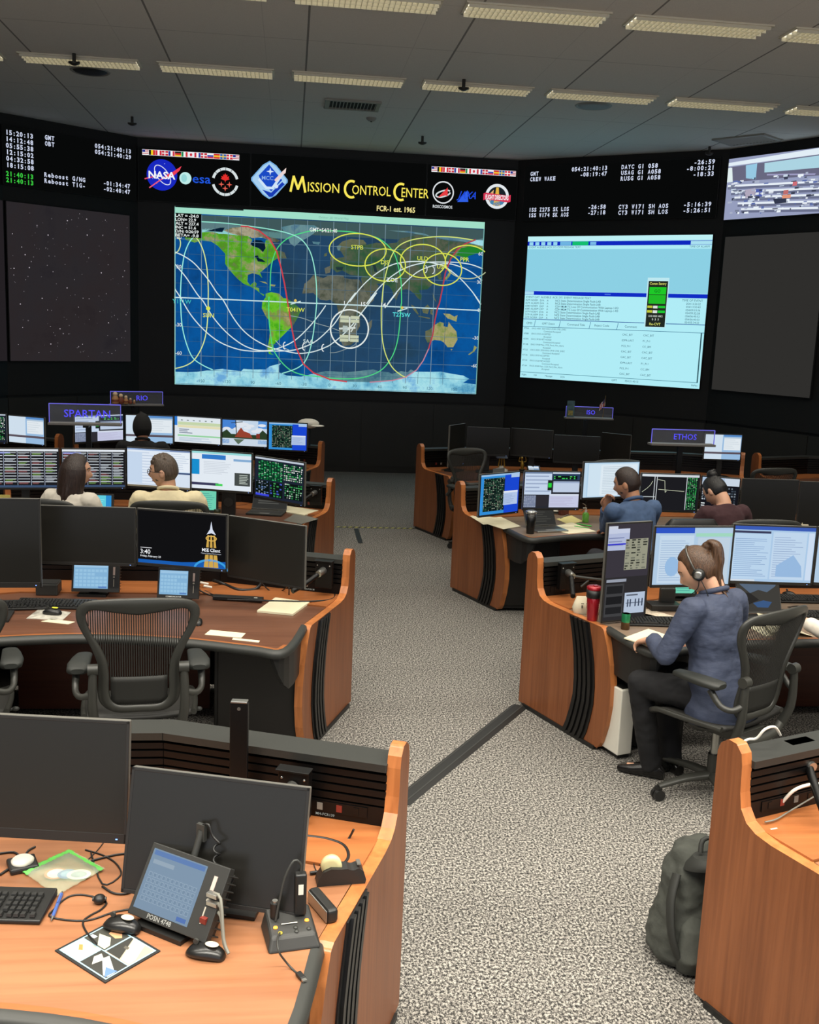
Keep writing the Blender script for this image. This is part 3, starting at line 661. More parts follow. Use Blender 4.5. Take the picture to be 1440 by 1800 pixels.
MAP_LAND = {
'north_america': [(0.155, 0.478), (0.275, 0.413), (0.448, 0.379), (0.586, 0.367), (0.69, 0.392), (0.76, 0.389), (0.899, 0.399), (1.143, 0.404), (1.214, 0.461), (1.18, 0.531), (1.25, 0.554), (1.339, 0.601), (1.392, 0.642), (1.408, 0.546), (1.424, 0.459), (1.494, 0.447), (1.557, 0.513), (1.603, 0.606), (1.691, 0.619), (1.764, 0.728), (1.605, 0.735), (1.535, 0.782), (1.448, 0.873), (1.344, 0.964), (1.38, 1.05), (1.327, 1.0), (1.221, 0.979), (1.151, 1.008), (1.143, 1.112), (1.188, 1.171), (1.258, 1.107), (1.293, 1.141), (1.276, 1.194), (1.33, 1.209), (1.339, 1.278), (1.419, 1.31), (1.402, 1.328), (1.295, 1.245), (1.206, 1.197), (1.082, 1.15), (0.976, 1.068), (0.834, 0.918), (0.79, 0.851), (0.789, 0.696), (0.674, 0.581), (0.57, 0.518), (0.414, 0.508), (0.31, 0.548), (0.258, 0.533), (0.172, 0.512)],
'arctic_islands': [(0.76, 0.338), (0.898, 0.288), (1.142, 0.259), (1.317, 0.319), (1.441, 0.39), (1.564, 0.418), (1.653, 0.448), (1.6, 0.485), (1.495, 0.464), (1.353, 0.411), (1.214, 0.435), (1.143, 0.404), (1.004, 0.403), (0.864, 0.375)],
'greenland': [(1.667, 0.241), (1.877, 0.188), (2.194, 0.189), (2.266, 0.228), (2.18, 0.319), (2.075, 0.393), (1.97, 0.45), (1.884, 0.532), (1.812, 0.483), (1.775, 0.39), (1.721, 0.324)],
'iceland': [(2.165, 0.44), (2.289, 0.443), (2.273, 0.487), (2.183, 0.474)],
'newfoundland': [(1.647, 0.604), (1.727, 0.634), (1.764, 0.728), (1.684, 0.723)],
'cuba': [(1.328, 1.096), (1.434, 1.108), (1.47, 1.142), (1.381, 1.116)],
'hispaniola': [(1.505, 1.14), (1.594, 1.145), (1.577, 1.172), (1.506, 1.166)],
'south_america': [(1.437, 1.292), (1.525, 1.262), (1.65, 1.282), (1.722, 1.35), (1.775, 1.352), (1.865, 1.401), (2.011, 1.519), (1.96, 1.645), (1.891, 1.771), (1.82, 1.845), (1.715, 1.956), (1.662, 2.011), (1.574, 2.104), (1.576, 2.175), (1.523, 2.231), (1.586, 2.264), (1.505, 2.249), (1.477, 2.161), (1.502, 2.035), (1.517, 1.857), (1.515, 1.733), (1.442, 1.648), (1.378, 1.527), (1.386, 1.422), (1.438, 1.349), (1.438, 1.344)],
'africa': [(2.357, 1.006), (2.427, 0.968), (2.57, 0.944), (2.678, 0.948), (2.697, 0.991), (2.823, 1.003), (2.931, 0.998), (2.987, 1.066), (3.064, 1.204), (3.194, 1.287), (3.177, 1.323), (3.195, 1.31), (3.072, 1.439), (2.967, 1.55), (2.973, 1.746), (2.921, 1.838), (2.925, 1.963), (2.837, 2.056), (2.71, 2.079), (2.653, 1.974), (2.63, 1.813), (2.624, 1.582), (2.583, 1.424), (2.473, 1.34), (2.419, 1.36), (2.311, 1.347), (2.201, 1.246), (2.023, 1.266), (2.055, 1.107), (2.143, 1.033), (2.195, 0.961)],
'madagascar': [(3.107, 1.687), (3.169, 1.631), (3.164, 1.739), (3.13, 1.83), (3.101, 1.777)],
'iberia': [(2.371, 0.848), (2.459, 0.809), (2.477, 0.826), (2.462, 0.914), (2.391, 0.934)],
'britain': [(2.365, 0.622), (2.409, 0.602), (2.401, 0.655), (2.357, 0.665)],
'europe_asia': [(2.46, 0.844), (2.457, 0.739), (2.563, 0.682), (2.687, 0.659), (2.631, 0.574), (2.558, 0.526), (2.645, 0.435), (2.786, 0.376), (2.93, 0.386), (3.04, 0.45), (3.2, 0.408), (3.344, 0.418), (3.524, 0.392), (3.593, 0.319), (3.88, 0.252), (4.062, 0.261), (4.246, 0.304), (4.43, 0.331), (4.614, 0.339), (4.947, 0.376), (4.951, 0.455), (4.806, 0.506), (4.698, 0.547), (4.666, 0.654), (4.625, 0.568), (4.533, 0.554), (4.425, 0.612), (4.355, 0.686), (4.286, 0.76), (4.253, 0.85), (4.293, 0.919), (4.239, 0.94), (4.199, 0.87), (4.092, 0.928), (4.15, 1.014), (4.063, 1.107), (3.917, 1.131), (3.976, 1.218), (3.96, 1.29), (3.904, 1.256), (3.846, 1.188), (3.771, 1.138), (3.716, 1.122), (3.625, 1.144), (3.574, 1.235), (3.559, 1.307), (3.521, 1.273), (3.48, 1.15), (3.423, 1.082), (3.331, 1.051), (3.222, 1.055), (3.26, 1.089), (3.226, 1.161), (3.102, 1.264), (3.065, 1.221), (2.987, 1.066), (2.967, 0.996), (2.984, 0.943), (2.93, 0.945), (2.785, 0.934), (2.658, 0.87), (2.569, 0.909), (2.514, 0.859)],
'korea': [(4.207, 0.852), (4.27, 0.832), (4.284, 0.937), (4.248, 0.939)],
'japan': [(4.33, 0.935), (4.382, 0.862), (4.433, 0.771), (4.452, 0.788), (4.42, 0.878), (4.367, 0.943)],
'ne_asia_lit': [(4.513, 0.538), (4.581, 0.429), (4.727, 0.395), (4.948, 0.411), (4.955, 0.463), (4.806, 0.515), (4.716, 0.546), (4.657, 0.655), (4.634, 0.567)],
'arctic_ice': [(3.373, 0.208), (3.697, 0.201), (3.988, 0.23), (4.062, 0.261), (4.427, 0.261), (4.795, 0.287), (4.955, 0.287), (4.955, 0.393), (4.854, 0.363), (4.613, 0.322), (4.338, 0.309), (4.026, 0.263), (3.771, 0.232)],
'scandinavia': [(2.558, 0.508), (2.645, 0.417), (2.786, 0.367), (2.983, 0.375), (3.039, 0.433), (2.933, 0.473), (2.825, 0.461), (2.72, 0.535), (2.613, 0.558)],
'norway': [(2.558, 0.491), (2.629, 0.479), (2.613, 0.558), (2.577, 0.559)],
'uk2': [(2.455, 0.67), (2.526, 0.631), (2.545, 0.7), (2.475, 0.738)],
'sumatra': [(3.798, 1.364), (3.854, 1.389), (3.933, 1.511), (3.915, 1.52), (3.838, 1.443)],
'borneo': [(3.985, 1.437), (4.073, 1.353), (4.112, 1.396), (4.08, 1.505), (4.006, 1.49)],
'java': [(3.925, 1.538), (4.119, 1.566), (4.12, 1.584), (3.935, 1.555)],
'philippines': [(4.147, 1.157), (4.188, 1.244), (4.219, 1.315), (4.161, 1.246)],
'sulawesi': [(4.123, 1.431), (4.186, 1.41), (4.152, 1.466), (4.173, 1.519), (4.126, 1.503)],
'new_guinea': [(4.337, 1.485), (4.448, 1.489), (4.525, 1.531), (4.579, 1.502), (4.565, 1.611), (4.471, 1.578), (4.415, 1.563)],
'australia': [(4.055, 1.784), (4.128, 1.754), (4.198, 1.679), (4.234, 1.66), (4.288, 1.622), (4.354, 1.637), (4.356, 1.691), (4.422, 1.707), (4.436, 1.616), (4.475, 1.668), (4.573, 1.773), (4.598, 1.899), (4.53, 2.029), (4.437, 2.032), (4.378, 1.962), (4.321, 1.928), (4.209, 1.923), (4.1, 1.972), (4.06, 1.901)],
'tasmania': [(4.485, 2.058), (4.522, 2.056), (4.505, 2.084)],
'new_zealand': [(4.883, 1.988), (4.931, 2.014), (4.888, 2.088), (4.806, 2.146), (4.787, 2.138), (4.868, 2.071)],
'antarctica': [(0.0, 2.589), (0.211, 2.59), (0.37, 2.576), (0.511, 2.553), (0.759, 2.518), (0.955, 2.537), (1.062, 2.543), (1.097, 2.506), (1.24, 2.51), (1.455, 2.502), (1.526, 2.446), (1.705, 2.394), (1.661, 2.441), (1.672, 2.539), (1.799, 2.589), (2.034, 2.599), (2.214, 2.548), (2.43, 2.495), (2.503, 2.492), (2.777, 2.501), (3.05, 2.464), (3.215, 2.44), (3.307, 2.464), (3.474, 2.477), (3.53, 2.502), (3.676, 2.451), (3.787, 2.466), (3.841, 2.418), (3.917, 2.452), (4.158, 2.447), (4.344, 2.437), (4.532, 2.467), (4.721, 2.488), (4.826, 2.54), (4.726, 2.608), (4.953, 2.628), (4.955, 2.79), (2.476, 2.79), (2.512, 2.79), (0.0, 2.79)],
'hudson': [(1.189, 0.522), (1.249, 0.459), (1.354, 0.463), (1.407, 0.494), (1.426, 0.58), (1.383, 0.642), (1.321, 0.585), (1.215, 0.555)],
'lakes': [(1.244, 0.709), (1.305, 0.698), (1.323, 0.74), (1.376, 0.755), (1.429, 0.796), (1.306, 0.793), (1.279, 0.742)],
'caspian': [(3.149, 0.76), (3.194, 0.758), (3.234, 0.879), (3.179, 0.864)],
'black': [(2.549, 0.822), (2.674, 0.816), (2.658, 0.87), (2.568, 0.865)],
'alaska_sea': [(0.465, 0.366), (0.707, 0.298), (0.777, 0.294), (0.742, 0.364), (0.621, 0.362)],
'night': [(1.037, 0.259), (1.142, 0.259), (1.317, 0.313), (1.494, 0.439), (1.603, 0.623), (1.678, 0.88), (1.735, 1.121), (1.775, 1.33), (1.795, 1.439), (1.874, 1.861), (1.933, 2.108), (2.065, 2.39), (2.231, 2.529), (2.507, 2.628), (2.781, 2.655), (3.167, 2.651), (3.534, 2.611), (3.754, 2.549), (3.934, 2.424), (4.039, 2.265), (4.123, 2.062), (4.178, 1.843), (4.204, 1.607), (4.241, 1.39), (4.266, 1.33), (4.302, 1.115), (4.344, 0.828), (4.424, 0.595), (4.527, 0.449), (4.651, 0.355), (4.813, 0.286), (4.955, 0.252), (4.955, 0.085), (2.44, 0.091), (1.036, 0.128), (0.395, 0.118), (0.395, 0.22), (0.707, 0.224)],
}
MAP_LINES = {
'cyan_left': [(0.396, 0.407), (0.31, 0.445), (0.224, 0.552), (0.155, 0.726), (0.112, 0.986), (0.095, 1.228), (0.09, 1.437), (0.095, 1.546), (0.113, 1.825), (0.175, 2.104), (0.281, 2.348), (0.44, 2.466), (0.6, 2.536)],
'yellow_left': [(0.258, 0.414), (0.362, 0.502), (0.449, 0.678), (0.503, 0.933), (0.525, 1.209), (0.526, 1.453), (0.524, 1.633), (0.499, 1.933), (0.438, 2.164), (0.316, 2.382), (0.175, 2.485), (0.003, 2.539)],
'yellow_left2': [(0.003, 0.443), (0.077, 0.508), (0.089, 0.592), (0.06, 0.679), (0.003, 0.733)],
'w1': [(0.003, 0.708), (0.138, 0.761), (0.311, 0.873), (0.521, 1.105), (0.662, 1.308), (0.768, 1.43), (0.911, 1.67), (1.073, 1.875), (1.27, 2.027), (1.521, 2.142), (1.773, 2.195), (1.99, 2.223), (2.223, 2.187), (2.421, 2.108), (2.492, 2.069)],
'w2': [(0.003, 0.896), (0.173, 1.086), (0.348, 1.339), (0.453, 1.461), (0.594, 1.683), (0.807, 1.92), (1.057, 2.106), (1.272, 2.187), (1.486, 2.196), (1.7, 2.135), (1.914, 2.02), (2.125, 1.815), (2.3, 1.595), (2.404, 1.44)],
'w3': [(0.003, 1.284), (0.086, 1.402), (0.244, 1.662), (0.455, 1.899), (0.703, 2.084), (0.987, 2.188), (1.237, 2.215), (1.487, 2.205), (1.845, 2.183), (2.06, 2.121), (2.273, 2.006), (2.485, 1.801), (2.59, 1.672), (2.762, 1.381), (2.884, 1.217), (2.798, 1.357), (3.006, 1.083), (3.234, 0.879), (3.465, 0.745), (3.68, 0.691), (3.934, 0.671), (4.191, 0.694), (4.34, 0.74), (4.587, 0.906), (4.8, 1.111), (4.955, 1.301)],
'w4': [(2.492, 2.069), (2.652, 1.938), (2.845, 1.733), (3.019, 1.495), (3.227, 1.202), (3.07, 1.381), (3.261, 1.124), (3.471, 0.921), (3.72, 0.768), (4.008, 0.685), (4.263, 0.664), (4.556, 0.659), (4.778, 0.684), (4.955, 0.738)],
'w5': [(3.372, 1.435), (3.554, 1.188), (3.415, 1.366), (3.623, 1.091), (3.869, 0.85), (4.119, 0.732), (4.374, 0.685), (4.596, 0.728), (4.785, 0.808), (4.955, 0.925)],
'w6': [(4.82, 1.133), (4.955, 1.315)],
'zoe': [(1.609, 2.031), (1.7, 2.117), (1.845, 2.183)],
'saa': [(1.834, 1.623), (2.05, 1.659), (2.267, 1.73), (2.485, 1.783), (2.649, 1.839)],
'saa2': [(2.495, 2.195), (2.604, 2.182), (2.784, 2.112), (2.891, 2.054), (2.926, 1.999)],
'green1': [(1.507, 1.236), (1.511, 0.957), (1.535, 0.782), (1.602, 0.589), (1.706, 0.463), (1.845, 0.37), (2.02, 0.31), (2.196, 0.27), (2.551, 0.257), (2.801, 0.262), (3.035, 0.294), (3.216, 0.337), (3.363, 0.426), (3.494, 0.568), (3.575, 0.793), (3.62, 1.002), (3.641, 1.321), (3.635, 1.398), (3.615, 1.829), (3.553, 2.138), (3.415, 2.379), (3.235, 2.512), (2.963, 2.594), (2.616, 2.61), (2.251, 2.583), (2.069, 2.571), (1.869, 2.505), (1.704, 2.367), (1.576, 2.175), (1.527, 1.946), (1.496, 1.681), (1.489, 1.452), (1.491, 1.342)],
'cyan2': [(0.395, 0.22), (0.793, 0.225), (1.141, 0.25), (1.492, 0.284), (1.774, 0.33), (1.987, 0.415), (2.133, 0.598), (2.21, 0.855), (2.249, 1.134), (2.258, 1.38), (2.259, 1.42), (2.231, 1.758), (2.185, 2.081), (2.1, 2.335), (1.959, 2.466), (1.726, 2.556)],
'yel_big': [(4.813, 0.294), (4.518, 0.265), (4.244, 0.261), (3.991, 0.291), (3.739, 0.347), (3.562, 0.443), (3.459, 0.587), (3.394, 0.783), (3.34, 1.05), (3.319, 1.335), (3.316, 1.554), (3.343, 1.911), (3.408, 2.179), (3.526, 2.393), (3.678, 2.515), (3.772, 2.552)],
}
MAP_PTS = {'sun': (0.527, 1.563), 'STPB': (2.888, 0.492), 'DJS': (3.346, 0.707), 'ULD': (3.959, 0.617), 'USK': (4.284, 0.734), 'PPR': (4.654, 0.602), 'ZOE': (3.474, 0.982), 'T041W': (1.921, 1.522), 'T275W': (3.649, 1.531), 'SAA': (2.138, 2.02), 'GMT': (2.339, 0.285), 'YW': (0.113, 1.502), 'SUN': (0.533, 1.668), '1': (2.708, 1.383), '15': (3.016, 1.388), '14': (3.348, 1.383), 'iss': (2.802, 1.798), 'stpb_e': (2.899, 0.535), 'djs_e': (3.353, 0.755), 'uld_e': (3.967, 0.664), 'usk_e': (4.296, 0.781), 'ppr_e': (4.702, 0.644), 'c1': (1.763, 2.106), 'c2': (2.077, 2.112), 'c3': (2.39, 2.118), '60l': (0.068, 0.483), '30l': (0.069, 0.936), '-30l': (0.06, 1.844), '-60l': (0.061, 2.294), '60r': (4.913, 0.51), '30r': (4.913, 0.963), '0r': (4.927, 1.416), '-30r': (4.899, 1.869), '-60r': (4.9, 2.326), 'lab': (0.414, 2.744), 'eq0': (0.003, 1.419), 'eq1': (4.955, 1.45)}
# ================================================================== big wall displays
WALLW, WALLH = 4.955, 2.79
def wall_display(name, org, ux, w_, h, label, cat='screen', housing=True):
    """empty at the lower-left corner; returns (thing, canvas)"""
    org = Vector(org); ux = Vector(ux).normalized(); n = ux.cross(Vector((0, 0, 1))).normalized()
    t = thing(name, label, cat, org-Vector((0, 0, h)), math.atan2(ux.y, ux.x))
    mb = MB().box((w_/2, .0245, h/2), (w_+.02, .045, h+.02)); mb.build('bezel', mat('display_bezel', (14, 14, 14), .5), t, .004)
    cv = Canvas((0, -.0, h), (1, 0, 0), (0, 0, 1), w_, h, .0006); cv.L = 1
    cv.rect(0, 0, w_, h, (8, 9, 9)); cv.up()
    return t, cv
WY = 17.15
t, cv = wall_display('map_screen', (-1.845, WY, 4.165), (1, 0, 0), WALLW, WALLH, 'largest wall screen, showing the world map with orbit tracks')
ICE = land_mat('map_ice', ['4c93b8', '86c8dc', 'a8e0e8', '6aa8d8'], 2.2)
AMER = land_mat('map_green_land', ['2f7a18', '46a81c', '6cbf2a', '7c8a48', 'a39a6c'], 3.2)
NAM = land_mat('map_north_land', ['6d7650', '4f8f22', '58a824', '8d9262', 'a9a57c'], 4.5)
DRY = land_mat('map_dry_land', ['5c5a48', '8f8a72', 'a8a288', '77704f', '4c6a34'], 2.6)
EUR = land_mat('map_eurasia_land', ['2e5e2c', '3c7a30', '6f8050', '8c8566', '54713c'], 2.2)
AUS = land_mat('map_australia_land', ['4d7a34', '8a9454', 'a8a070', '6d8a3c'], 4)
SEA = land_mat('map_ocean', ['083a6c', '0b4a8a', '0a569c', '0c4276'], .9)
SEAD = land_mat('map_dark_ocean', ['06243c', '0a3054', '0a2a4a', '083058'], .7)
NIGHT = veil_mat('map_night_side', (42, 62, 62), .68)
cv.rect(0, 0, WALLW, WALLH, None, SEA); cv.up()
cv.rect(0, .12, WALLW, .34, (92, 124, 128)); cv.rect(0.35, .32, 2.0, .42, (140, 205, 205)); cv.up()
for k, p in MAP_LAND.items():
    if k in ('night', 'hudson', 'lakes', 'caspian', 'black', 'alaska_sea', 'antarctica', 'ne_asia_lit'): continue
    m = {'north_america': NAM, 'south_america': AMER, 'africa': DRY, 'europe_asia': EUR, 'australia': AUS, 'madagascar': DRY, 'arctic_islands': DRY, 'greenland': ICE, 'iceland': ICE, 'arctic_ice': ICE, 'antarctica': ICE, 'norway': ICE}.get(k, DRY if k in ('iberia', 'newfoundland') else AUS)
    cv.poly(p, None, m)
cv.up(); cv.poly(MAP_LAND['antarctica'], None, ICE)
for k in ('hudson', 'lakes', 'caspian', 'black', 'alaska_sea'): cv.poly(MAP_LAND[k], (8, 30, 50))
cv.up(); cv.poly(MAP_LAND['night'], None, NIGHT); cv.up()
cv.poly(MAP_LAND['ne_asia_lit'], (34, 128, 44)); cv.up()
for j in range(1, 24):                                            # graticule
    x = .414-.83+ (j)*.2085*1.0
    if 0 < x < WALLW: cv.line([(x, .12), (x, WALLH-.14)], .006 if j % 2 else .010, (120, 146, 160) if j % 2 == 0 else (70, 100, 120))
for j in range(0, 6):
    v = .50+.4555*j*1.0
    cv.line([(0, v), (WALLW, v)], .018 if abs(v-1.41) < .05 else .007, (196, 226, 230) if abs(v-1.41) < .05 else (100, 130, 146))
    if v+.23 < 2.6: cv.line([(0, v+.228), (WALLW, v+.228)], .005, (60, 96, 124))
cv.up()
LC = {'cyan_left': (150, 235, 222), 'yellow_left': (214, 232, 150), 'yellow_left2': (200, 222, 150), 'zoe': (170, 190, 190), 'saa': (150, 165, 165), 'saa2': (140, 155, 155), 'green1': (78, 214, 130), 'cyan2': (150, 232, 210), 'yel_big': (214, 228, 120)}
for k, p in MAP_LINES.items():
    q = []                                                         # smooth the track
    for i in range(len(p)-1):
        p0, p1, p2, p3 = [Vector((*p[min(max(j, 0), len(p)-1)], 0)) for j in (i-1, i, i+1, i+2)]
        for s_ in range(4):
            tt = s_/4; r_ = .5*((2*p1)+(p2-p0)*tt+(2*p0-5*p1+4*p2-p3)*tt*tt+(3*p1-p0-3*p2+p3)*tt**3); q.append((min(max(r_.x, 0.01), WALLW-.01), r_.y))
    q.append(p[-1]); cv.line(q, .010 if k in ('saa', 'saa2', 'zoe') else .016, LC.get(k, (216, 232, 232))); cv.L += .15
cv.up()
red = MAP_LAND['night']; cv.line(red[:15], .022, (200, 64, 74)); cv.line(red[15:21], .018, (190, 130, 150)); cv.line(red[20:31], .022, (176, 62, 78)); cv.up()
YL = (216, 226, 84)
for k, (rx, ry) in {'stpb_e': (.46, .255), 'djs_e': (.33, .255), 'uld_e': (.37, .265), 'usk_e': (.315, .255)}.items(): cv.ring(*MAP_PTS[k], rx, ry, .018, YL); cv.L += .15
cv.ring(*MAP_PTS['ppr_e'], .37, .265, .018, YL, a0=140, a1=318); cv.ring(*MAP_PTS['ppr_e'], .37, .265, .016, (180, 190, 150), a0=35, a1=140)
for k, c in (('STPB', YL), ('DJS', YL), ('ULD', YL), ('USK', YL), ('PPR', YL), ('ZOE', (225, 235, 235)), ('T041W', YL), ('T275W', (90, 225, 225)), ('SAA', (205, 225, 225)), ('1', (235, 240, 240)), ('15', (235, 240, 240)), ('14', (235, 240, 240)), ('SUN', YL)):
    cv.text(MAP_PTS[k][0], MAP_PTS[k][1]+.035, k, .065, c, 'c', .012)
cv.text(*MAP_PTS['GMT'], 'GMT=54/21:40', .06, (235, 240, 235), 'c', .015, width=.44); cv.text(*MAP_PTS['YW'], 'Y171W', .065, (60, 190, 190), 'c', .01)
cv.ell(*MAP_PTS['sun'], .033, .033, YL)
for k, d in (('60', '60l'), ('30', '30l'), ('-30', '-30l'), ('-60', '-60l'), ('60', '60r'), ('30', '30r'), ('0', '0r'), ('-30', '-30r'), ('-60', '-60r')): cv.text(MAP_PTS[d][0], MAP_PTS[d][1]+.02, k, .055, (216, 224, 222), 'c', .012)
for j, s_ in enumerate(['-150', '-120', '90', '-60', '-30', '0', '30', '60', '90', '120', '150']): cv.text(.414+.417*j, 2.745, s_, .05, (60, 110, 130), 'c')
for k in ('c1', 'c2', 'c3'): cv.ring(*MAP_PTS[k], .03, .055, .014, (235, 240, 240), a0=90, a1=270)
for (u, v) in ((4.05, .79), (4.17, .80), (3.62, .78)): cv.ring(u-.04, v, .03, .055, .012, (220, 230, 230), a0=-90, a1=90)
cu_, cv0 = MAP_PTS['iss']                                          # station symbol in a circle
cv.ring(cu_, cv0, .31, .31, .022, (228, 236, 232))
for sx in (-1, 1):
    for sy in (-1, 1):
        for j in range(2): cv.rect(cu_+sx*.085-.07, cv0+sy*.155-.055+j*.058, cu_+sx*.085+.07, cv0+sy*.155-.006+j*.058, (196, 204, 176))
cv.up(); cv.line([(cu_, cv0-.19), (cu_, cv0+.19)], .022, (214, 222, 214)); cv.line([(cu_-.16, cv0), (cu_+.09, cv0-.02)], .03, (205, 214, 208)); cv.rect(cu_-.11, cv0-.05, cu_-.03, cv0+.05, (176, 190, 186)); cv.line([(cu_+.03, cv0+.04), (cu_+.1, cv0-.09)], .02, (205, 214, 208))
for (u, v) in ((1.915, 1.42), (3.655, 1.46)):
    cv.line([(u-.07, v+.02), (u+.08, v-.03)], .018, (200, 224, 224)); cv.ell(u, v-.04, .022, .022, (220, 190, 90))
cv.up()
cv.rect(0, .105, .415, .475, (5, 8, 8)); cv.up()
for j, s_ in enumerate(['LAT = -24.0', 'LON= 22.9', 'ALT = 227.4', 'INC = 51.6', 'D/N: 0:26:59', 'BETA= -9.8']): cv.text(.012, .165+j*.06, s_, .045, (225, 232, 230), 'l', .02, width=.36 if j not in (1, 3) else .32)
cv.rect(0, 0, WALLW, .105, (160, 222, 200)); cv.L += .3; cv.rect(0, 0, 1.07, .02, (20, 30, 30)); cv.text(2.5, .075, 'Orbiter 2D World Map', .035, (120, 176, 160), 'c'); cv.rect(0, .0, .012, WALLH, (150, 210, 195)); cv.rect(WALLW-.014, .105, WALLW, WALLH, (120, 180, 176))
cv.build('display', t)

# star field screen at the left
def on_facet(i, u0, z1):
    a, tt, L = facet(i); n = Vector((tt.y, -tt.x, 0)); n = -n if n.y > 0 else n
    return a+n*.05+tt*u0+Vector((0, 0, z1)), tt, n
a, tt, n = on_facet(2, 0, 0); L = facet(2)[2]
# facet 2 runs (-4.1,15.8)->(-2.42,17.2): its right end is the front corner
t, cv = wall_display('star_screen', a+tt*(L-2.16)+Vector((0, 0, 3.97)), tt, 1.98, 2.25, 'dark wall screen at the left showing a field of faint stars')
cv.rect(0, 0, 1.98, 2.25, None, land_mat('star_haze', ['241f22', '2b2628', '2a272a', '221f24'], .5)); cv.up(); rs = random.Random(3)
for _ in range(150):
    s_ = rs.choice([.004, .005, .006, .009]); g = rs.choice([90, 120, 150, 200]); cv.ell(rs.uniform(.02, 1.95), rs.uniform(.03, 2.2), s_, s_, (g, g*.95, g), 5)
cv.build('display', t)
a1, tt1, n1 = on_facet(1, 0, 0); L1_ = facet(1)[2]
t, cv = wall_display('star_screen', a1+tt1*(L1_-2.0)+Vector((0, 0, 3.97)), tt1, 1.95, 2.25, 'second dark star screen, beyond the left edge of the frame'); cv.rect(0, 0, 1.95, 2.25, (36, 32, 35)); cv.build('display', t)

# pale console text screen at the right
a, tt, n = on_facet(4, 0, 0)
L4 = facet(4)[2]
TW, TH_ = 3.0, 2.27
t, cv = wall_display('text_screen', a+tt*.28+Vector((0, 0, 3.96)), tt, TW, TH_, 'pale cyan wall screen with alarm message tables and a green box')
kx = TW/1250; ky = TH_/935
def q(x, y): return ((x-115+ (y-68)*.055)*kx, (y-68-(x-115)*.003-(y/1000)*(x-115)*.045)*ky)
CY = (150, 218, 232); CY2 = (176, 236, 246)
cv.rect(0, 0, TW, TH_, CY2); cv.up(); cv.rect(0, .0, TW, .07, (190, 240, 244)); cv.rect(0, .08, TW, .145, (14, 40, 190)); cv.rect(0, .2, TW, .86, (140, 208, 228)); cv.rect(0, .865, TW, .925, (16, 44, 196)); cv.rect(0, 1.31, TW, 1.32, (20, 70, 150)); cv.up()
for j in range(5): cv.rect(.03+j*.105, .09, .10+j*.105, .138, (150, 215, 240))
cv.rect(.57, .085, .76, .14, (110, 180, 225)); cv.rect(.78, .083, 1.05, .142, (20, 190, 110)); cv.rect(1.08, .09, 1.18, .138, (120, 185, 230)); cv.rect(2.68, .088, TW, .14, (170, 225, 240)); cv.rect(0, .87, .16, .92, (170, 220, 240)); cv.rect(1.38, .885, 1.48, .905, (70, 110, 220))
DK = (40, 84, 104)
cv.text(.03, .185, 'EVENT AUDIBLE ACK SYS COM MESSAGE TEXT', .03, (60, 110, 130), 'l'); cv.text(TW-.03, .185, 'TIME OF ALARM', .03, (60, 110, 130), 'r')
cv.text(.03, .975, 'EVENT CAT  AUDIBLE  ACK SYS  EVENT MESSAGE TEXT', .032, (60, 108, 120), 'l'); cv.text(TW-.06, .975, 'TIME OF EVENT', .032, (60, 108, 120), 'r')
msg = ['NCS State Determination Single Fault-LAB']*2+['CDH MLM TC Loss Of Communication With Laptop-1-R3']*2+['NCS State Determination Single Fault-LAB']*3
for j, s_ in enumerate(msg):
    v = 1.025+j*.046; cv.text(.55, v, s_, .033, DK, 'l', .004, xs=.95); cv.text(.02, v, ['3579', '3579', '6080', '6080', '2379', '2379', '2379'][j], .03, DK); cv.text(.12, v, ['NORM', 'ALARM', 'NORM', 'ALARM'][j % 4], .03, DK); cv.text(.28, v, ['EVA', 'EVA', 'EXP', 'EXP'][j % 4], .03, DK); cv.text(.40, v, 'A', .03, DK)
    cv.text(TW-.09, v, ['054/13:50:32', '054/13:50:43', '054/09:33:36', '054/09:32:58', '054/06:40:52', '054/06:40:03', '054/05:34:22'][j], .03, DK, 'r')
for x in (.22, .66, 1.18, 1.64): cv.line([(x, 1.33), (x-.02, 1.43)], .008, (50, 110, 150))
for u, s_ in ((.06, 'CMD'), (.34, 'GMT Event'), (.78, 'Command Title'), (1.25, 'Reject Code'), (1.75, 'Comment')): cv.text(u, 1.395, s_, .034, DK)
cv.rect(0, 1.43, TW, 1.438, (60, 120, 150)); cv.rect(TW-.05, 1.43, TW-.03, 2.18, (50, 90, 100)); cv.rect(0, 2.175, TW-.03, 2.183, (70, 130, 150))
rs = random.Random(5)
for j in range(16):
    v = 1.475+j*.0435
    if j % 2 == 0: cv.text(.02, v, '%d' % (47066+j*7), .026, DK); cv.text(.16, v, ['054:21:40:01 2024 054:21:39:40 CMD_EXEC', '054:21:39:59 ACCEPTED', '054:21:39:28 MET-ACKED', '054:21:39:08 Main_CCB_Pwrd_Film_Alarm'][(j//2) % 4], .026, DK, xs=.9)
    else: cv.text(.38, v, ['Command Accepted', 'Accepted'][(j//2) % 2], .028, DK, xs=.9)
    if j % 2: cv.text(1.72, v, ['CAC_BIT', 'IDPR-LAST', 'PCS_Pr1', 'CAC_BIT'][(j//2) % 4], .03, DK); cv.text(2.06, v, ['CAC_BIT', 'P1_Pr1', 'CC_BM', 'CAC_BIT'][(j//2) % 4], .03, DK)
for u, s_ in ((.03, 'Flight'), (.25, '150'), (.45, 'Message'), (.72, '2226')): cv.text(u, 2.235, s_, .028, DK)
cv.text(1.6, 2.235, 'GMT', .03, DK); cv.text(1.82, 2.235, '054:21:40:13', .03, DK); cv.text(TW-.03, 2.235, 'FltPlan', .026, DK, 'r'); cv.up()
cv.rect(2.06, .63, 2.40, 1.38, (190, 232, 240)); cv.up(); cv.rect(2.08, .68, 2.385, 1.37, (34, 40, 34)); cv.up()
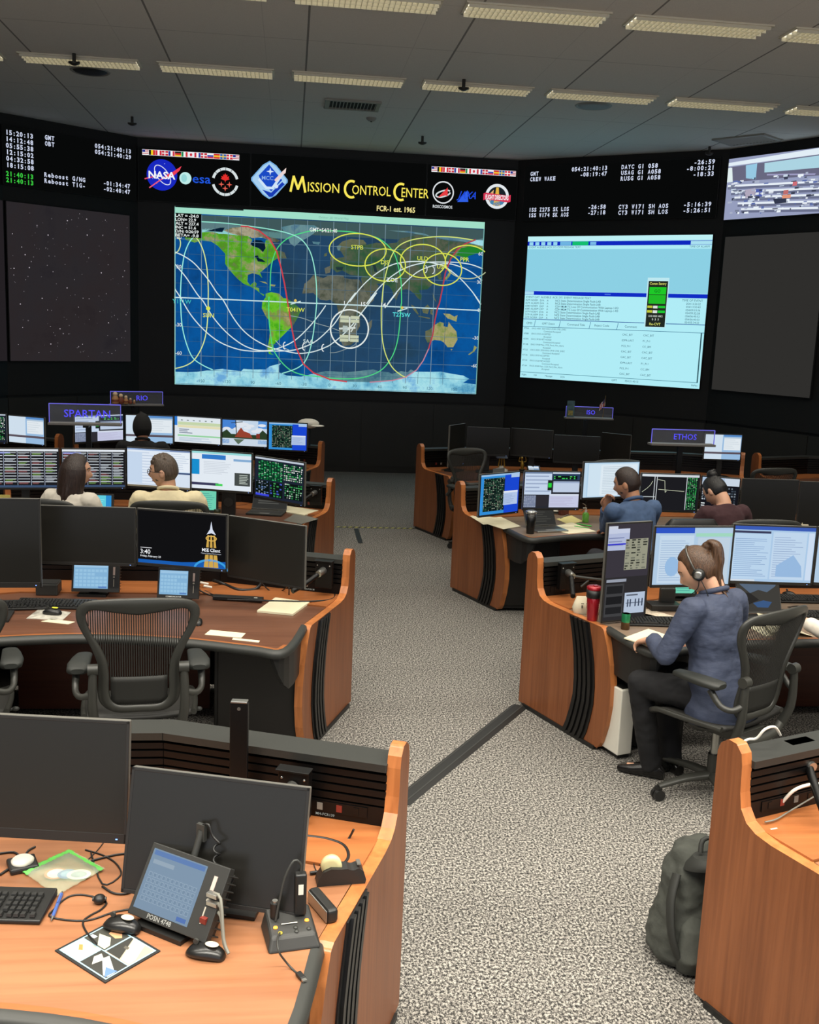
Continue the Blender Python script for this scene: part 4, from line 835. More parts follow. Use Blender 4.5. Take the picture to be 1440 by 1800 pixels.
cv.text(2.23, .735, 'Comm Sentry', .036, (226, 230, 110), 'c', .012, width=.26); cv.rect(2.10, .77, 2.365, .88, (30, 200, 40)); cv.rect(2.10, .89, 2.365, 1.02, (34, 186, 40)); cv.up(); cv.text(2.23, .85, 'GO', .045, (16, 90, 26), 'c', .005)
for j in range(2): cv.rect(2.09, 1.05+.07*j, 2.17, 1.085+.07*j, (190, 200, 60)); cv.rect(2.18, 1.05+.07*j, 2.25, 1.09+.07*j, (220, 230, 220)); cv.rect(2.26, 1.05+.07*j, 2.37, 1.085+.07*j, (30, 200, 50))
cv.text(2.23, 1.22, 'S10 HS3 HK2', .028, (220, 230, 220), 'c', .01); cv.text(2.23, 1.27, '0  3  3', .03, (220, 230, 220), 'c', .01); cv.text(2.23, 1.345, 'Re-CVT', .038, (222, 228, 110), 'c', .012)
cv.build('display', t)
# blank grey screen far right
a, tt, n = on_facet(5, 0, 0)
t, cv = wall_display('blank_screen', a+tt*.10+Vector((0, 0, 3.92)), tt, 1.66, 2.22, 'blank dark grey wall screen at the right frame edge')
cv.rect(0, 0, 1.66, 2.22, (47, 46, 44)); cv.build('display', t)

# ------------------------------------------------ upper banner boards
FLG = [('1b2a6b', 'c8c8d8', 'e8e8f0'), ('111111', 'f0d020', 'd03030'), ('d03040', 'f4f4f4', 'd03040'), ('c83040', 'f0f0f0', 'c83040'), ('2a3a9a', 'f4f4f4', 'd04050'), ('282828', 'd03030', 'e8b820'), ('208a50', 'f4f4f4', 'd03a40'), ('f6f6f6', 'd03040', 'f6f6f6'), ('c83040', 'f4f4f4', '3a4aa0'), ('c83040', 'f0f0f0', 'c83040'), ('f4f4f4', '3a50b0', 'd04050'), ('d03030', 'f0c030', 'd03030'), ('2a60b0', 'f0d040', '2a60b0'), ('d03040', 'f4f4f4', 'd03040'), ('c0405a', 'f0f0f0', '3040a0')]
def flags(cv, u, v, w_, h):
    k = len(FLG); cv.rect(u, v, u+w_, v+h, (235, 235, 240)); cv.up()
    for i, (a_, b_, c_) in enumerate(FLG):
        x = u+w_*i/k+.002; ww = w_/k-.004
        if i in (1, 4, 6, 2, 8): cv.rect(x, v+.006, x+ww/3, v+h-.006, a_); cv.rect(x+ww/3, v+.006, x+2*ww/3, v+h-.006, b_); cv.rect(x+2*ww/3, v+.006, x+ww, v+h-.006, c_)
        elif i == 7: cv.ell(x+ww/2, v+h/2, ww*.2, h*.28, b_, 12)
        elif i in (3, 9, 12, 13): cv.rect(x, v+.006, x+ww, v+h-.006, a_); cv.L += .5; cv.rect(x+ww*.4, v+.006, x+ww*.55, v+h-.006, b_); cv.rect(x, v+h*.42, x+ww, v+h*.58, b_); cv.L -= .5
        elif i in (0, 14):
            for j in range(6): cv.rect(x, v+.006+j*(h-.012)/6, x+ww, v+.006+(j+1)*(h-.012)/6, ('b83048', 'f2f2f2')[j % 2])
            cv.L += .5; cv.rect(x, v+.006, x+ww*.45, v+h*.5, '2a3590'); cv.L -= .5
        else:
            for j, cc in enumerate((a_, b_, c_)): cv.rect(x, v+.006+j*(h-.012)/3, x+ww, v+.006+(j+1)*(h-.012)/3, cc)
    cv.up()
def glow_mono(cv, u, v, s_, size, c=(214, 222, 238), align='l', pitch=.066):
    wv = pitch*len(s_); u0 = u-(wv if align == 'r' else 0)
    cv.mono(u0, v, s_, size, c, pitch, .035)
# left agencies board: flags, blue roundel, esa, canadian space
t, cv = wall_display('agency_board', (-2.40, WY, 5.02), (1, 0, 0), 1.72, .80, 'lit board with flag strip and three agency logos, left of the title')
flags(cv, .06, .03, 1.49, .085)
u, v = .36, .40; cv.ell(u, v, .235, .235, (24, 40, 190)); cv.up()
for a_, b_ in ((-.1, -.12), (.04, -.17), (.12, .1), (-.08, .13), (-.14, .06)): cv.ell(u+a_, v+b_, .006, .006, (170, 180, 240), 6)
cv.ring(u+.01, v, .085, .17, .012, (220, 225, 245), rot=math.radians(-38)); cv.up()
cv.poly([(u+.06, v-.0), (u+.16, v-.05), (u+.30, v-.15), (u+.27, v-.08), (u+.17, v+.01), (u+.06, v+.04)], (236, 64, 86)); cv.line([(u-.26, v+.07), (u-.12, v+.03)], .018, (230, 80, 110)); cv.line([(u-.19, v+.20), (u-.03, v+.08), (u+.1, v+.0)], .018, (236, 90, 120)); cv.up()
cv.text(u, v+.055, 'NASA', .105, (245, 246, 250), 'c', .03, width=.41)
u = .72; cv.ell(u, v+.03, .092, .092, (190, 236, 232)); cv.up(); cv.ell(u-.02, v+.03, .045, .06, (150, 214, 214), 16); cv.text(u+.11, v+.09, 'esa', .135, (32, 86, 220), 'l', .008, width=.28)
u = 1.335; vv = v+.05; cv.ring(u, vv, .19, .195, .04, (214, 224, 226), a0=198, a1=342); cv.ring(u, vv, .19, .195, .04, (214, 224, 226), a0=18, a1=162); cv.up()
for a0 in (222, 246, 272, 300, 40, 66, 92, 118): cv.line([(u+.16*math.cos(math.radians(a0)), vv+.165*math.sin(math.radians(a0))), (u+.22*math.cos(math.radians(a0)), vv+.225*math.sin(math.radians(a0)))], .008, (30, 34, 36))
def star4(u, v, r, c): cv.poly([(u, v-r), (u+r*.22, v-r*.22), (u+r, v), (u+r*.22, v+r*.22), (u, v+r), (u-r*.22, v+r*.22), (u-r, v), (u-r*.22, v-r*.22)], c)
ml = [(0, -.075), (.015, -.045), (.035, -.055), (.03, -.02), (.062, -.03), (.05, 0), (.07, .012), (.03, .03), (.008, .035), (0, .07), (-.008, .035), (-.03, .03), (-.07, .012), (-.05, 0), (-.062, -.03), (-.03, -.02), (-.035, -.055), (-.015, -.045)]
cv.poly([(u+a_, vv-.055+b_) for a_, b_ in ml], (226, 48, 44)); star4(u-.06, vv+.04, .045, (226, 96, 80)); star4(u+.065, vv+.04, .045, (226, 96, 80)); star4(u, vv+.10, .045, (226, 96, 80))
cv.build('display', t)
# title board
t, cv = wall_display('title_board', (-.66, WY, 5.02), (1, 0, 0), 2.78, .80, 'lit central title board reading Mission Control Center in yellow letters')
u, v = .285, .385; R_ = .29
def rdia(r, c): cv.poly([(u, v-r), (u+r*.36, v-r*.78), (u+r*.98, v-.02), (u+r*.98, v+.02), (u+r*.36, v+r*.78), (u, v+r), (u-r*.36, v+r*.78), (u-r*.98, v+.02), (u-r*.98, v-.02), (u-r*.36, v-r*.78)], c); cv.up()
rdia(.292, (120, 176, 226)); rdia(.27, (168, 208, 240)); 
cv.poly([(u-.01, v-.235), (u+.2, v-.01), (u+.03, v+.17), (u-.14, v+.02), (u-.17, v-.06)], (26, 74, 196)); cv.poly([(u+.03, v+.19), (u+.2, v+.02), (u+.24, v+.05), (u+.05, v+.25), (u, v+.26), (u-.11, v+.15)], (24, 60, 180)); cv.up()
cv.line([(u-.16, v+.0), (u-.05, v+.12), (u+.05, v+.12), (u+.2, v-.1)], .04, (206, 228, 248)); cv.line([(u+.1, v+.0), (u+.22, v-.13)], .045, (236, 208, 206)); cv.poly([(u+.19, v-.13), (u+.26, v-.2), (u+.25, v-.12), (u+.22, v-.1)], (244, 222, 214)); cv.text(u-.12, v-.0, 'MCC', .06, (140, 176, 226), 'l', .01); cv.up()
star4(u+.01, v-.13, .06, (214, 232, 250)); cv.ell(u+.11, v+.09, .03, .03, (214, 228, 250), 16)
YT = (250, 232, 92)
bx = .60; base = .565
# title letters climb slightly larger capitals first
cv.line([(bx+.02, base-.03), (bx+.065, base-.255), (bx+.135, base-.07), (bx+.205, base-.255), (bx+.25, base-.03)], .036, YT); cv.text(bx+.29, base-.04, 'ISSION', .145, YT, 'l', .004, width=.50)
cv.ring(bx+.985, base-.11, .105, .125, .036, YT, a0=70, a1=290); cv.up(); cv.text(bx+.995, base-.035, 'ONTROL', .145, YT, 'l', .004, width=.62)
cv.ring(bx+1.78, base-.11, .105, .125, .036, YT, a0=70, a1=290); cv.text(bx+1.79, base-.035, 'ENTER', .145, YT, 'l', .004, width=.44)
cv.text(2.62, .765, 'FCR-1 est. 1965', .08, (240, 226, 150), 'r', .022, width=.62)
cv.build('display', t)
# right agencies board
t, cv = wall_display('agency_board', (2.14, WY, 5.02), (1, 0, 0), 1.47, .80, 'lit board with flag strip and three agency logos, right of the title')
flags(cv, .06, .03, 1.38, .085)
u, v = .265, .425; cv.ring(u, v, .165, .165, .02, (222, 226, 230)); cv.ring(u, v+.02, .12, .045, .022, (210, 218, 220), rot=-.3, a0=20, a1=340); cv.up(); cv.poly([(u-.09, v+.09), (u+.07, v-.08), (u+.075, v+.05), (u+.02, v+.045)], (232, 62, 66)); cv.text(u, v+.245, 'ROSCOSMOS', .045, (216, 222, 226), 'c', .02, width=.32)
cv.text(.50, .50, 'JAXA', .11, (32, 74, 220), 'l', .02, shear=.35, width=.30); cv.poly([(.50, .56), (.66, .37), (.64, .54), (.68, .55), (.66, .38)], (48, 96, 230))
u, v = 1.15, .44; cv.ell(u, v, .195, .195, (226, 232, 236)); cv.up(); cv.ell(u, v, .15, .15, (24, 34, 40)); cv.up()
cv.poly([(u-.14, v+.05), (u+.14, v+.05), (u+.1, v+.12), (u, v+.15), (u-.1, v+.12)], (70, 130, 170)); cv.poly([(u-.02, v-.14), (u+.02, v-.14), (u+.035, v+.0), (u+.06, v+.145), (u-.06, v+.145), (u-.035, v)], (224, 178, 70)); cv.poly([(u-.13, v-.03), (u-.06, v-.1), (u-.07, v+.02), (u-.12, v+.1)], (222, 176, 120)); cv.up()
cv.poly([(u-.225, v-.035), (u-.19, v-.05), (u+.19, v-.02), (u+.225, v-.035), (u+.225, v+.07), (u+.19, v+.085), (u-.19, v+.055), (u-.225, v+.07)], (214, 52, 82)); cv.up(); cv.text(u, v+.05, 'FLIGHT DIRECTORS', .07, (245, 240, 245), 'c', .03, width=.38)
cv.build('display', t)
# clock boards on the flanks
a, tt, n = on_facet(2, 0, 0)
t, cv = wall_display('clock_board', a+tt*.0+Vector((0, 0, 5.0)), tt, L-.06, .80, 'lit clock board at the far left with white and green times')
WW = L-.06
CW = (206, 214, 236)
def ru(r): return WW-r           # distance from the right end
for j, s_ in enumerate(['15:20:13', '14:12:48', '05:55:38', '12:15:02', '04:32:58', '18:15:08']): glow_mono(cv, ru(1.67), .12+j*.088, s_, .062, CW, 'r', .052)
for j in range(2): glow_mono(cv, ru(1.68), .68+j*.085, '21:40:13', .062, (58, 200, 64), 'r', .052)
for j, s_ in enumerate(['GMT', 'OBT']): glow_mono(cv, ru(1.50), .10+j*.085, s_, .06, CW, 'l', .052)
for j, s_ in enumerate(['054:21:40:13', '054:21:40:29']): glow_mono(cv, ru(.08), .10+j*.085, s_, .06, CW, 'r', .052)
for j, s_ in enumerate(['Reboost G/NG', 'Reboost TIG-']): glow_mono(cv, ru(1.52), .62+j*.085, s_, .06, CW, 'l', .055)
for j, s_ in enumerate(['-01:34:47', '-02:40:47']): glow_mono(cv, ru(.10), .62+j*.085, s_, .06, CW, 'r', .052)
cv.build('display', t)
a, tt, n = on_facet(4, 0, 0)
t, cv = wall_display('clock_board', a+tt*.16+Vector((0, 0, 5.05)), tt, 3.13, .84, 'lit clock board at the right with station pass times', )
for j, (s_, r_) in enumerate([('GMT', '054:21:40:13'), ('CREW WAKE', '-08:19:47')]): glow_mono(cv, .09, .14+j*.085, s_, .06, CW, 'l', .05); glow_mono(cv, 1.40, .10+j*.085, r_, .06, CW, 'r', .05)
for j, (s_, r_) in enumerate([('ISS Z275 SK LOS', '-26:58'), ('ISS W174 SK AOS', '-27:18')]): glow_mono(cv, .10, .70+j*.085, s_, .06, CW, 'l', .047); glow_mono(cv, 1.42, .68+j*.085, r_, .06, CW, 'r', .05)
for j, (s_, r_) in enumerate([('DAYC G1 058', '-26:59'), ('USAG G1 A058', '-8:00:21'), ('RUSG G1 A058', '-18:33')]): glow_mono(cv, 1.62, .10+j*.085, s_, .06, CW, 'l', .053); glow_mono(cv, 3.06, .08+j*.085, r_, .06, CW, 'r', .053)
for j, (s_, r_) in enumerate([('CY3 W171 SH AOS', '-5:16:39'), ('CY3 W171 SH LOS', '-5:26:51')]): glow_mono(cv, 1.62, .69+j*.085, s_, .06, CW, 'l', .053); glow_mono(cv, 3.06, .68+j*.085, r_, .06, CW, 'r', .053)
cv.build('display', t)
# camera picture at far right
a, tt, n = on_facet(5, 0, 0)
t, cv = wall_display('camera_screen', a+tt*.04+Vector((0, 0, 5.02)), tt, 1.66, .86, 'bright wall screen at upper right showing a room full of work benches')
S_ = 1.62/1440; V_ = .84/1080
def r(x0, y0, x1, y1, c): cv.rect(x0*S_, y0*V_, x1*S_, y1*V_, c)
def pl(pts, c): cv.poly([(x*S_, y*V_) for x, y in pts], c)
r(0, 0, 1470, 1100, (150, 158, 190)); cv.up(); pl([(0, 70), (1440, 0), (1470, 110), (0, 130)], (226, 238, 246)); pl([(40, 150), (1470, 110), (1470, 470), (40, 420)], (104, 104, 128)); cv.up()
pl([(270, 150), (440, 140), (440, 420), (290, 380)], (150, 200, 226)); pl([(550, 150), (1370, 130), (1340, 335), (560, 315)], (172, 212, 226)); pl([(600, 345), (1290, 425), (1280, 450), (600, 370)], (160, 158, 196)); pl([(0, 160), (60, 160), (90, 420), (0, 420)], (226, 240, 240)); cv.up()
rs = random.Random(11)
for k in range(5):
    y = 470+k*110
    pl([(20+k*60, y), (1470, y+90), (1470, y+125), (20+k*60, y+35)], (232, 240, 248)); pl([(20+k*60, y+36), (1470, y+126), (1470, y+170), (20+k*60, y+80)], (106, 112, 140)); cv.up()
pl([(290, 590), (450, 570), (450, 700), (310, 740)], (176, 168, 188)); pl([(460, 590), (560, 600), (560, 760), (460, 740)], (80, 96, 170)); cv.up()
for _ in range(150):
    x, y = rs.uniform(10, 1400), rs.uniform(380, 1000); w_, h_ = rs.uniform(14, 80), rs.uniform(14, 45)
    r(x, y, x+w_, y+h_, rs.choice([(236, 244, 250), (200, 214, 230), (120, 128, 150), (60, 66, 86), (170, 178, 200), (226, 232, 240), (92, 110, 170)])); cv.L += .02
cv.up(); r(870, 660, 940, 730, (190, 110, 110)); r(860, 740, 980, 800, (226, 150, 120)); r(990, 530, 1050, 600, (206, 110, 120)); pl([(730, 790), (920, 800), (930, 880), (760, 880)], (50, 56, 76))
cv.build('display', t)
# ================================================================== monitors and desk equipment
DZ = .757
def D(px, py, z=DZ): return onz(px, py, z)
rs = random.Random(21)
TXT_ = (70, 80, 100)
def lines(cv, u0, v0, u1, v1, n, c, jag=.4, th=.45):
    dv = (v1-v0)/n
    for j in range(n):
        L = (u1-u0)*(1-rs.random()*jag); cv.rect(u0, v0+j*dv+dv*.2, u0+L, v0+j*dv+dv*(.2+th), c)
def win(cv, x0, y0, x1, y1, w, h, c, bar=None, n=0, tc=(120, 130, 150), jag=.5):
    cv.rect(x0*w, y0*h, x1*w, y1*h, c); cv.L += 1
    if bar: cv.rect(x0*w, y0*h, x1*w, (y0+.045)*h, bar)
    if n: lines(cv, (x0+.02)*w, (y0+.08)*h, (x1-.02)*w, (y1-.03)*h, n, tc, jag, .3)
    cv.L += 1
def matrix(cv, x0, y0, x1, y1, w, h, nx, ny, cols, bg=(12, 22, 20), fill=.75):
    cv.rect(x0*w, y0*h, x1*w, y1*h, bg); cv.L += 1
    dx, dy = (x1-x0)*w/nx, (y1-y0)*h/ny
    for i in range(nx):
        for j in range(ny):
            if rs.random() < fill: cv.rect(x0*w+i*dx+dx*.1, y0*h+j*dy+dy*.15, x0*w+i*dx+dx*rs.uniform(.35, .92), y0*h+j*dy+dy*.7, rs.choice(cols))
    cv.L += 1
G_ = [(60, 190, 90), (40, 130, 70), (150, 200, 160), (90, 160, 110)]
WH = (218, 228, 240); PB = (190, 212, 236)
def c_tables(cv, w, h):
    cv.rect(0, 0, w, h, (226, 232, 238)); cv.up(); cv.rect(0, .06*h, w, h*.94, (30, 30, 34)); cv.up()
    for i in range(5):
        for j in range(11):
            x0, y0 = .02+i*.196, .09+j*.075; cv.rect((x0)*w, y0*h, (x0+.17)*w, (y0+.016)*h, (214, 222, 230))
            if rs.random() < .7: lines(cv, (x0+.01)*w, (y0+.02)*h, (x0+.16)*w, (y0+.07)*h, 2, rs.choice([(170, 178, 186), (120, 120, 120), (150, 90, 90), (120, 160, 80)]), .5)
        cv.rect((.008+i*.196)*w, .06*h, (.015+i*.196)*w, .94*h, (160, 170, 190))
    cv.rect(.02*w, .08*h, .3*w, .12*h, (140, 150, 220)); cv.up(); cv.rect(0, .94*h, w, h, (60, 80, 110))
def c_doc(cv, w, h):
    cv.rect(0, 0, w, h, (206, 222, 240)); cv.up(); win(cv, 0, 0, .68, 1, w, h, (222, 232, 244), (150, 176, 216), 12, (190, 204, 224)); win(cv, 0, .1, .24, .9, w, h, (196, 214, 236)); win(cv, .68, 0, 1, .55, w, h, (230, 238, 246), (120, 140, 180), 8, (196, 208, 224)); win(cv, .7, .57, 1, .95, w, h, (214, 226, 240), (60, 80, 120)); cv.rect(0, .95*h, w, h, (120, 110, 90))
def c_blue(cv, w, h):
    cv.rect(0, 0, w, h, (226, 234, 242)); cv.up(); cv.rect(0, 0, w, .06*h, (150, 216, 216)); cv.rect(.17*w, .08*h, .57*w, .2*h, (52, 122, 200)); cv.rect(0, .22*h, .13*w, .62*h, (26, 142, 206)); cv.rect(.7*w, .16*h, w, .22*h, (130, 170, 210)); lines(cv, .2*w, .25*h, .68*w, .6*h, 8, (206, 214, 224)); cv.rect(0, .83*h, .45*w, .90*h, (60, 60, 90)); cv.rect(.4*w, .84*h, .52*w, .9*h, (70, 210, 90)); cv.up(); cv.rect(.72*w, .52*h, .98*w, .86*h, (70, 76, 74)); cv.up(); lines(cv, .8*w, .56*h, .95*w, .82*h, 6, (190, 200, 190))
def c_green(cv, w, h):
    cv.rect(0, 0, w, h, (190, 200, 214)); cv.up(); cv.rect(0, .05*h, w, h, (30, 36, 52)); cv.up()
    matrix(cv, .07, .08, .58, .55, w, h, 9, 12, [(30, 140, 70), (60, 190, 110), (150, 190, 160), (20, 80, 50)], (12, 50, 34), .95); matrix(cv, .6, .1, .98, .5, w, h, 10, 8, [(200, 214, 200), (60, 170, 90), (230, 230, 230)], (14, 40, 36), .9); matrix(cv, .02, .58, .3, .92, w, h, 5, 8, [(110, 140, 190), (80, 90, 110), (160, 170, 180)]); matrix(cv, .32, .58, .58, .95, w, h, 4, 6, [(60, 150, 80), (70, 90, 190)]); matrix(cv, .62, .55, .98, .93, w, h, 8, 7, G_+[(200, 205, 200)]); cv.rect(.02*w, .9*h, .3*w, .95*h, (60, 70, 220))
def c_scene(cv, w, h):
    cv.rect(0, 0, w, h, (196, 214, 232)); cv.up(); cv.rect(0, 0, w*.3, h*.35, (70, 130, 210)); cv.rect(w*.8, 0, w, h*.3, (90, 150, 220)); cv.up()
    for _ in range(14): cv.ell(rs.uniform(.1, .9)*w, rs.uniform(.05, .45)*h, .09*w, .06*h, (222, 228, 236), 12)
    cv.up(); cv.poly([(0, .5*h), (.1*w, .38*h), (.2*w, .55*h), (.8*w, .55*h), (.9*w, .35*h), (w, .5*h), (w, .75*h), (0, .75*h)], (44, 62, 40)); cv.up()
    cv.poly([(.28*w, .66*h), (.36*w, .42*h), (.42*w, .28*h), (.48*w, .42*h), (.62*w, .5*h), (.68*w, .68*h)], (150, 66, 48)); cv.rect(.76*w, .5*h, .84*w, .68*h, (130, 50, 40)); cv.line([(.3*w, .02*h), (.32*w, .6*h)], .01, (40, 44, 36)); cv.line([(.2*w, .12*h), (.45*w, .06*h)], .008, (46, 52, 40)); cv.up()
    cv.rect(0, .72*h, w, h, (200, 214, 228)); cv.rect(0, .76*h, .16*w, .92*h, (96, 150, 210)); cv.rect(.8*w, .75*h, w, .9*h, (110, 160, 214)); cv.up(); cv.poly([(.25*w, .74*h), (.5*w, .74*h), (.36*w, .95*h)], (90, 110, 90))
def c_timeline(cv, w, h):
    cv.rect(0, 0, w, h, (222, 230, 236)); cv.up(); cv.rect(0, 0, .06*w, .35*h, (40, 120, 210)); cv.rect(.07*w, .2*h, w, .32*h, (196, 212, 170)); cv.rect(.07*w, .7*h, w, .76*h, (150, 210, 160)); cv.rect(.07*w, .33*h, w, .42*h, (226, 220, 180))
    for i in range(6): cv.rect((.14+i*.13)*w, .12*h, (.18+i*.13)*w, .15*h, (70, 90, 80))
    cv.up(); lines(cv, .1*w, .46*h, .4*w, .66*h, 3, (120, 130, 150)); lines(cv, .1*w, .8*h, .9*w, .95*h, 3, (170, 190, 210))
def c_pages(cv, w, h):
    cv.rect(0, 0, w, h, (150, 186, 222)); cv.up(); win(cv, 0, 0, .48, 1, w, h, (206, 222, 236)); win(cv, .52, .1, .98, .62, w, h, (224, 232, 238), (176, 196, 214), 5, (206, 216, 224)); cv.rect(0, .7*h, w, .78*h, (90, 80, 90)); cv.rect(.5*w, 0, w, .08*h, (90, 140, 200))
def c_gw(cv, w, h):
    cv.rect(0, 0, w, h, (50, 140, 214)); cv.up(); cv.rect(.62*w, .04*h, w, h, (26, 70, 206)); cv.rect(0, 0, w, .05*h, (150, 190, 226)); cv.up(); matrix(cv, .08, .1, .62, .92, w, h, 12, 20, [(60, 110, 80), (110, 140, 116), (34, 70, 54), (140, 150, 130)], (16, 26, 26), .85)
    win(cv, .6, .45, .97, .8, w, h, (176, 196, 230), (220, 228, 240), 8, (140, 160, 200)); cv.rect(.78*w, .02*h, w, .12*h, (170, 196, 230))
def c_multi(cv, w, h):
    cv.rect(0, 0, w, h, (40, 42, 50)); cv.up(); win(cv, 0, 0, .49, .62, w, h, (196, 212, 234), (110, 130, 160), 5, (150, 166, 196)); win(cv, .5, 0, 1, .22, w, h, (40, 60, 90), (200, 214, 230)); matrix(cv, .52, .1, .95, .2, w, h, 6, 2, [(60, 210, 90), (80, 190, 90)]); win(cv, .52, .25, 1, .55, w, h, (190, 204, 226), (150, 166, 196)); win(cv, .46, .6, 1, .97, w, h, (196, 200, 226), (214, 222, 236), 8, (180, 176, 206)); matrix(cv, .0, .64, .22, .97, w, h, 6, 8, [(150, 160, 180)], (120, 130, 156)); win(cv, .23, .64, .44, .94, w, h, (46, 44, 50)); cv.rect(.42*w, .22*h, .5*w, .5*h, (30, 40, 34)); cv.up(); cv.rect(.43*w, .3*h, .49*w, .42*h, (40, 210, 60))
def c_white(cv, w, h):
    cv.rect(0, 0, w, h, (176, 206, 230)); cv.up(); cv.rect(0, 0, .06*w, h, (190, 216, 236)); cv.rect(.08*w, .04*h, .98*w, .97*h, (206, 226, 240)); cv.rect(.3*w, .08*h, .96*w, .95*h, (222, 234, 242)); cv.up(); lines(cv, .34*w, .12*h, .92*w, .92*h, 17, (180, 196, 210), .3, .3)
def c_plot(cv, w, h):
    cv.rect(0, 0, w, h, (206, 214, 220)); cv.up(); cv.rect(0, .07*h, w, h, (28, 28, 32)); cv.up(); matrix(cv, .8, .08, .97, .97, w, h, 5, 22, G_, (14, 34, 26), .9)
    for p in ([(.02, .5), (.1, .4), (.16, .3), (.19, .2)], [(.28, .15), (.4, .18), (.42, .5), (.44, .46)], [(.3, .42), (.75, .46)]): cv.line([(a*w, b*h) for a, b in p], .004, (200, 206, 180))
    for x in (.22, .26, .78): cv.rect(x*w, .07*h, (x+.012)*w, .97*h, (200, 206, 210))
    cv.rect(0, .62*h, .25*w, .64*h, (190, 196, 200))
def c_black2(cv, w, h):
    cv.rect(0, 0, w, h, (200, 212, 226)); cv.up(); cv.rect(0, .2*h, w, h, (20, 20, 26)); cv.up(); matrix(cv, .02, .24, .35, .6, w, h, 5, 8, [(190, 200, 210), (90, 100, 110)], (30, 34, 40), .8); matrix(cv, .55, .24, .95, .7, w, h, 5, 7, [(120, 130, 140), (60, 70, 80)], (22, 24, 30), .7); lines(cv, .02*w, .66*h, .12*w, .95*h, 5, (220, 226, 230), .2); cv.rect(0, 0, .6*w, .12*h, (170, 190, 214))
def c_r1b(cv, w, h):
    cv.rect(0, 0, w, h, (176, 202, 226)); cv.up(); cv.rect(0, 0, .5*w, .1*h, (48, 86, 196)); cv.rect(.52*w, .1*h, w, .16*h, (160, 214, 190)); win(cv, .06, .14, .5, .97, w, h, (196, 216, 234), None, 18, (160, 184, 214)); win(cv, .55, .18, .97, .97, w, h, (190, 208, 224)); cv.ell(.24*w, .68*h, .09*w, .17*h, (150, 186, 224), 20)
def c_r1c(cv, w, h):
    cv.rect(0, 0, w, h, (170, 200, 230)); cv.up(); cv.rect(0, 0, w, .07*h, (60, 92, 180)); cv.rect(0, .09*h, .45*w, .13*h, (60, 62, 90)); win(cv, .0, .14, .46, .95, w, h, (186, 212, 236), None, 20, (140, 168, 206)); win(cv, .48, .1, .9, .95, w, h, (192, 214, 236), None, 18, (156, 178, 210)); win(cv, .92, .1, .99, .95, w, h, (204, 220, 240)); cv.poly([(.55*w, .9*h), (.55*w, .7*h), (.75*w, .5*h), (.86*w, .7*h), (.88*w, .9*h)], (150, 184, 222)); cv.rect(0, .96*h, .3*w, h, (210, 220, 230))
def c_port(cv, w, h):
    cv.rect(0, 0, w, h, (58, 54, 62)); cv.up(); cv.rect(0, .02*h, .22*w, .1*h, (200, 206, 220)); win(cv, .0, .05, .5, .27, w, h, (176, 186, 216), (196, 204, 226), 3, (130, 140, 180)); cv.rect(0, .2*h, .5*w, .215*h, (50, 50, 200)); matrix(cv, .42, .16, .95, .48, w, h, 4, 12, [(110, 112, 100), (50, 52, 46)], (150, 150, 130), .9)
    cv.rect(0, .55*h, w, h, (46, 44, 46)); cv.up(); cv.rect(.04*w, .57*h, .5*w, .6*h, (150, 156, 170))
    cv.rect(.03*w, .62*h, .46*w, .96*h, (64, 64, 66)); cv.up(); cv.rect(.06*w, .64*h, .43*w, .72*h, (34, 34, 36)); cv.rect(.06*w, .75*h, .43*w, .83*h, (30, 30, 32)); cv.rect(.06*w, .86*h, .43*w, .93*h, (34, 34, 36))
    cv.rect(.49*w, .72*h, .97*w, .94*h, (180, 194, 214)); cv.up()
    cv.line([(.53*w, .83*h), (.93*w, .83*h)], .004, (60, 70, 90))
    for x in (.56, .62, .74, .82, .9): cv.rect(x*w, .79*h, (x+.03)*w, .87*h, (60, 70, 90))
    cv.rect(.53*w, .74*h, .8*w, .755*h, (90, 96, 110))
def c_login(cv, w, h):
    cv.rect(0, 0, w, h, (17, 17, 19)); cv.up()
    cv.poly([(0, .93*h), (.5*w, .93*h), (w, .86*h), (w, h), (0, h)], (26, 92, 176)); cv.up(); cv.ring(.83*w, 1.02*h, .18*w, .17*h, .012, (60, 160, 226), a0=180, a1=360)
    x = .835*w
    for k in (-1, 0, 1): cv.poly([(x+k*.018-.004, .38*h), (x+k*.018+.004, .38*h), (x+k*.03+.014, .985*h), (x+k*.03-.014, .985*h)], (206, 166, 78))
    cv.up(); cv.rect(.72*w, .61*h, .95*w, .75*h, (17, 17, 19)); cv.up(); cv.poly([(x, .12*h), (x+.008, .27*h), (x+.028, .37*h), (x, .34*h), (x-.028, .37*h), (x-.008, .27*h)], (214, 222, 238)); cv.ring(x, .44*h, .03, .014, .006, (222, 180, 90))
    cv.text(x, .69*h, 'MSE Client', .019, (236, 240, 245), 'c', .02, width=.11); cv.text(x, .735*h, 'Mission Systems Environment', .008, (200, 206, 216), 'c', width=.12)
    cv.rect(.03*w, .70*h, .16*w, .712*h, (200, 200, 205)); cv.text(.03*w, .82*h, '3:40', .026, (240, 242, 245), 'l', .01); cv.text(.03*w, .88*h, 'Friday, February 23', .011, (226, 230, 235), 'l', .02, width=.125)
def c_touch(cv, w, h):
    cv.rect(0, 0, w, h, (132, 178, 214)); cv.up(); cv.rect(.02*w, .02*h, .98*w, .12*h, (156, 196, 226)); cv.L += 1
    for j in range(5):
        for i in range(8):
            if j == 1 and i > 4: continue
            cv.rect((.04+i*.118)*w, (.2+j*.15)*h, (.135+i*.118)*w, (.31+j*.15)*h, (150, 194, 224))
    cv.rect(.72*w, .9*h, .96*w, .97*h, (90, 130, 190))
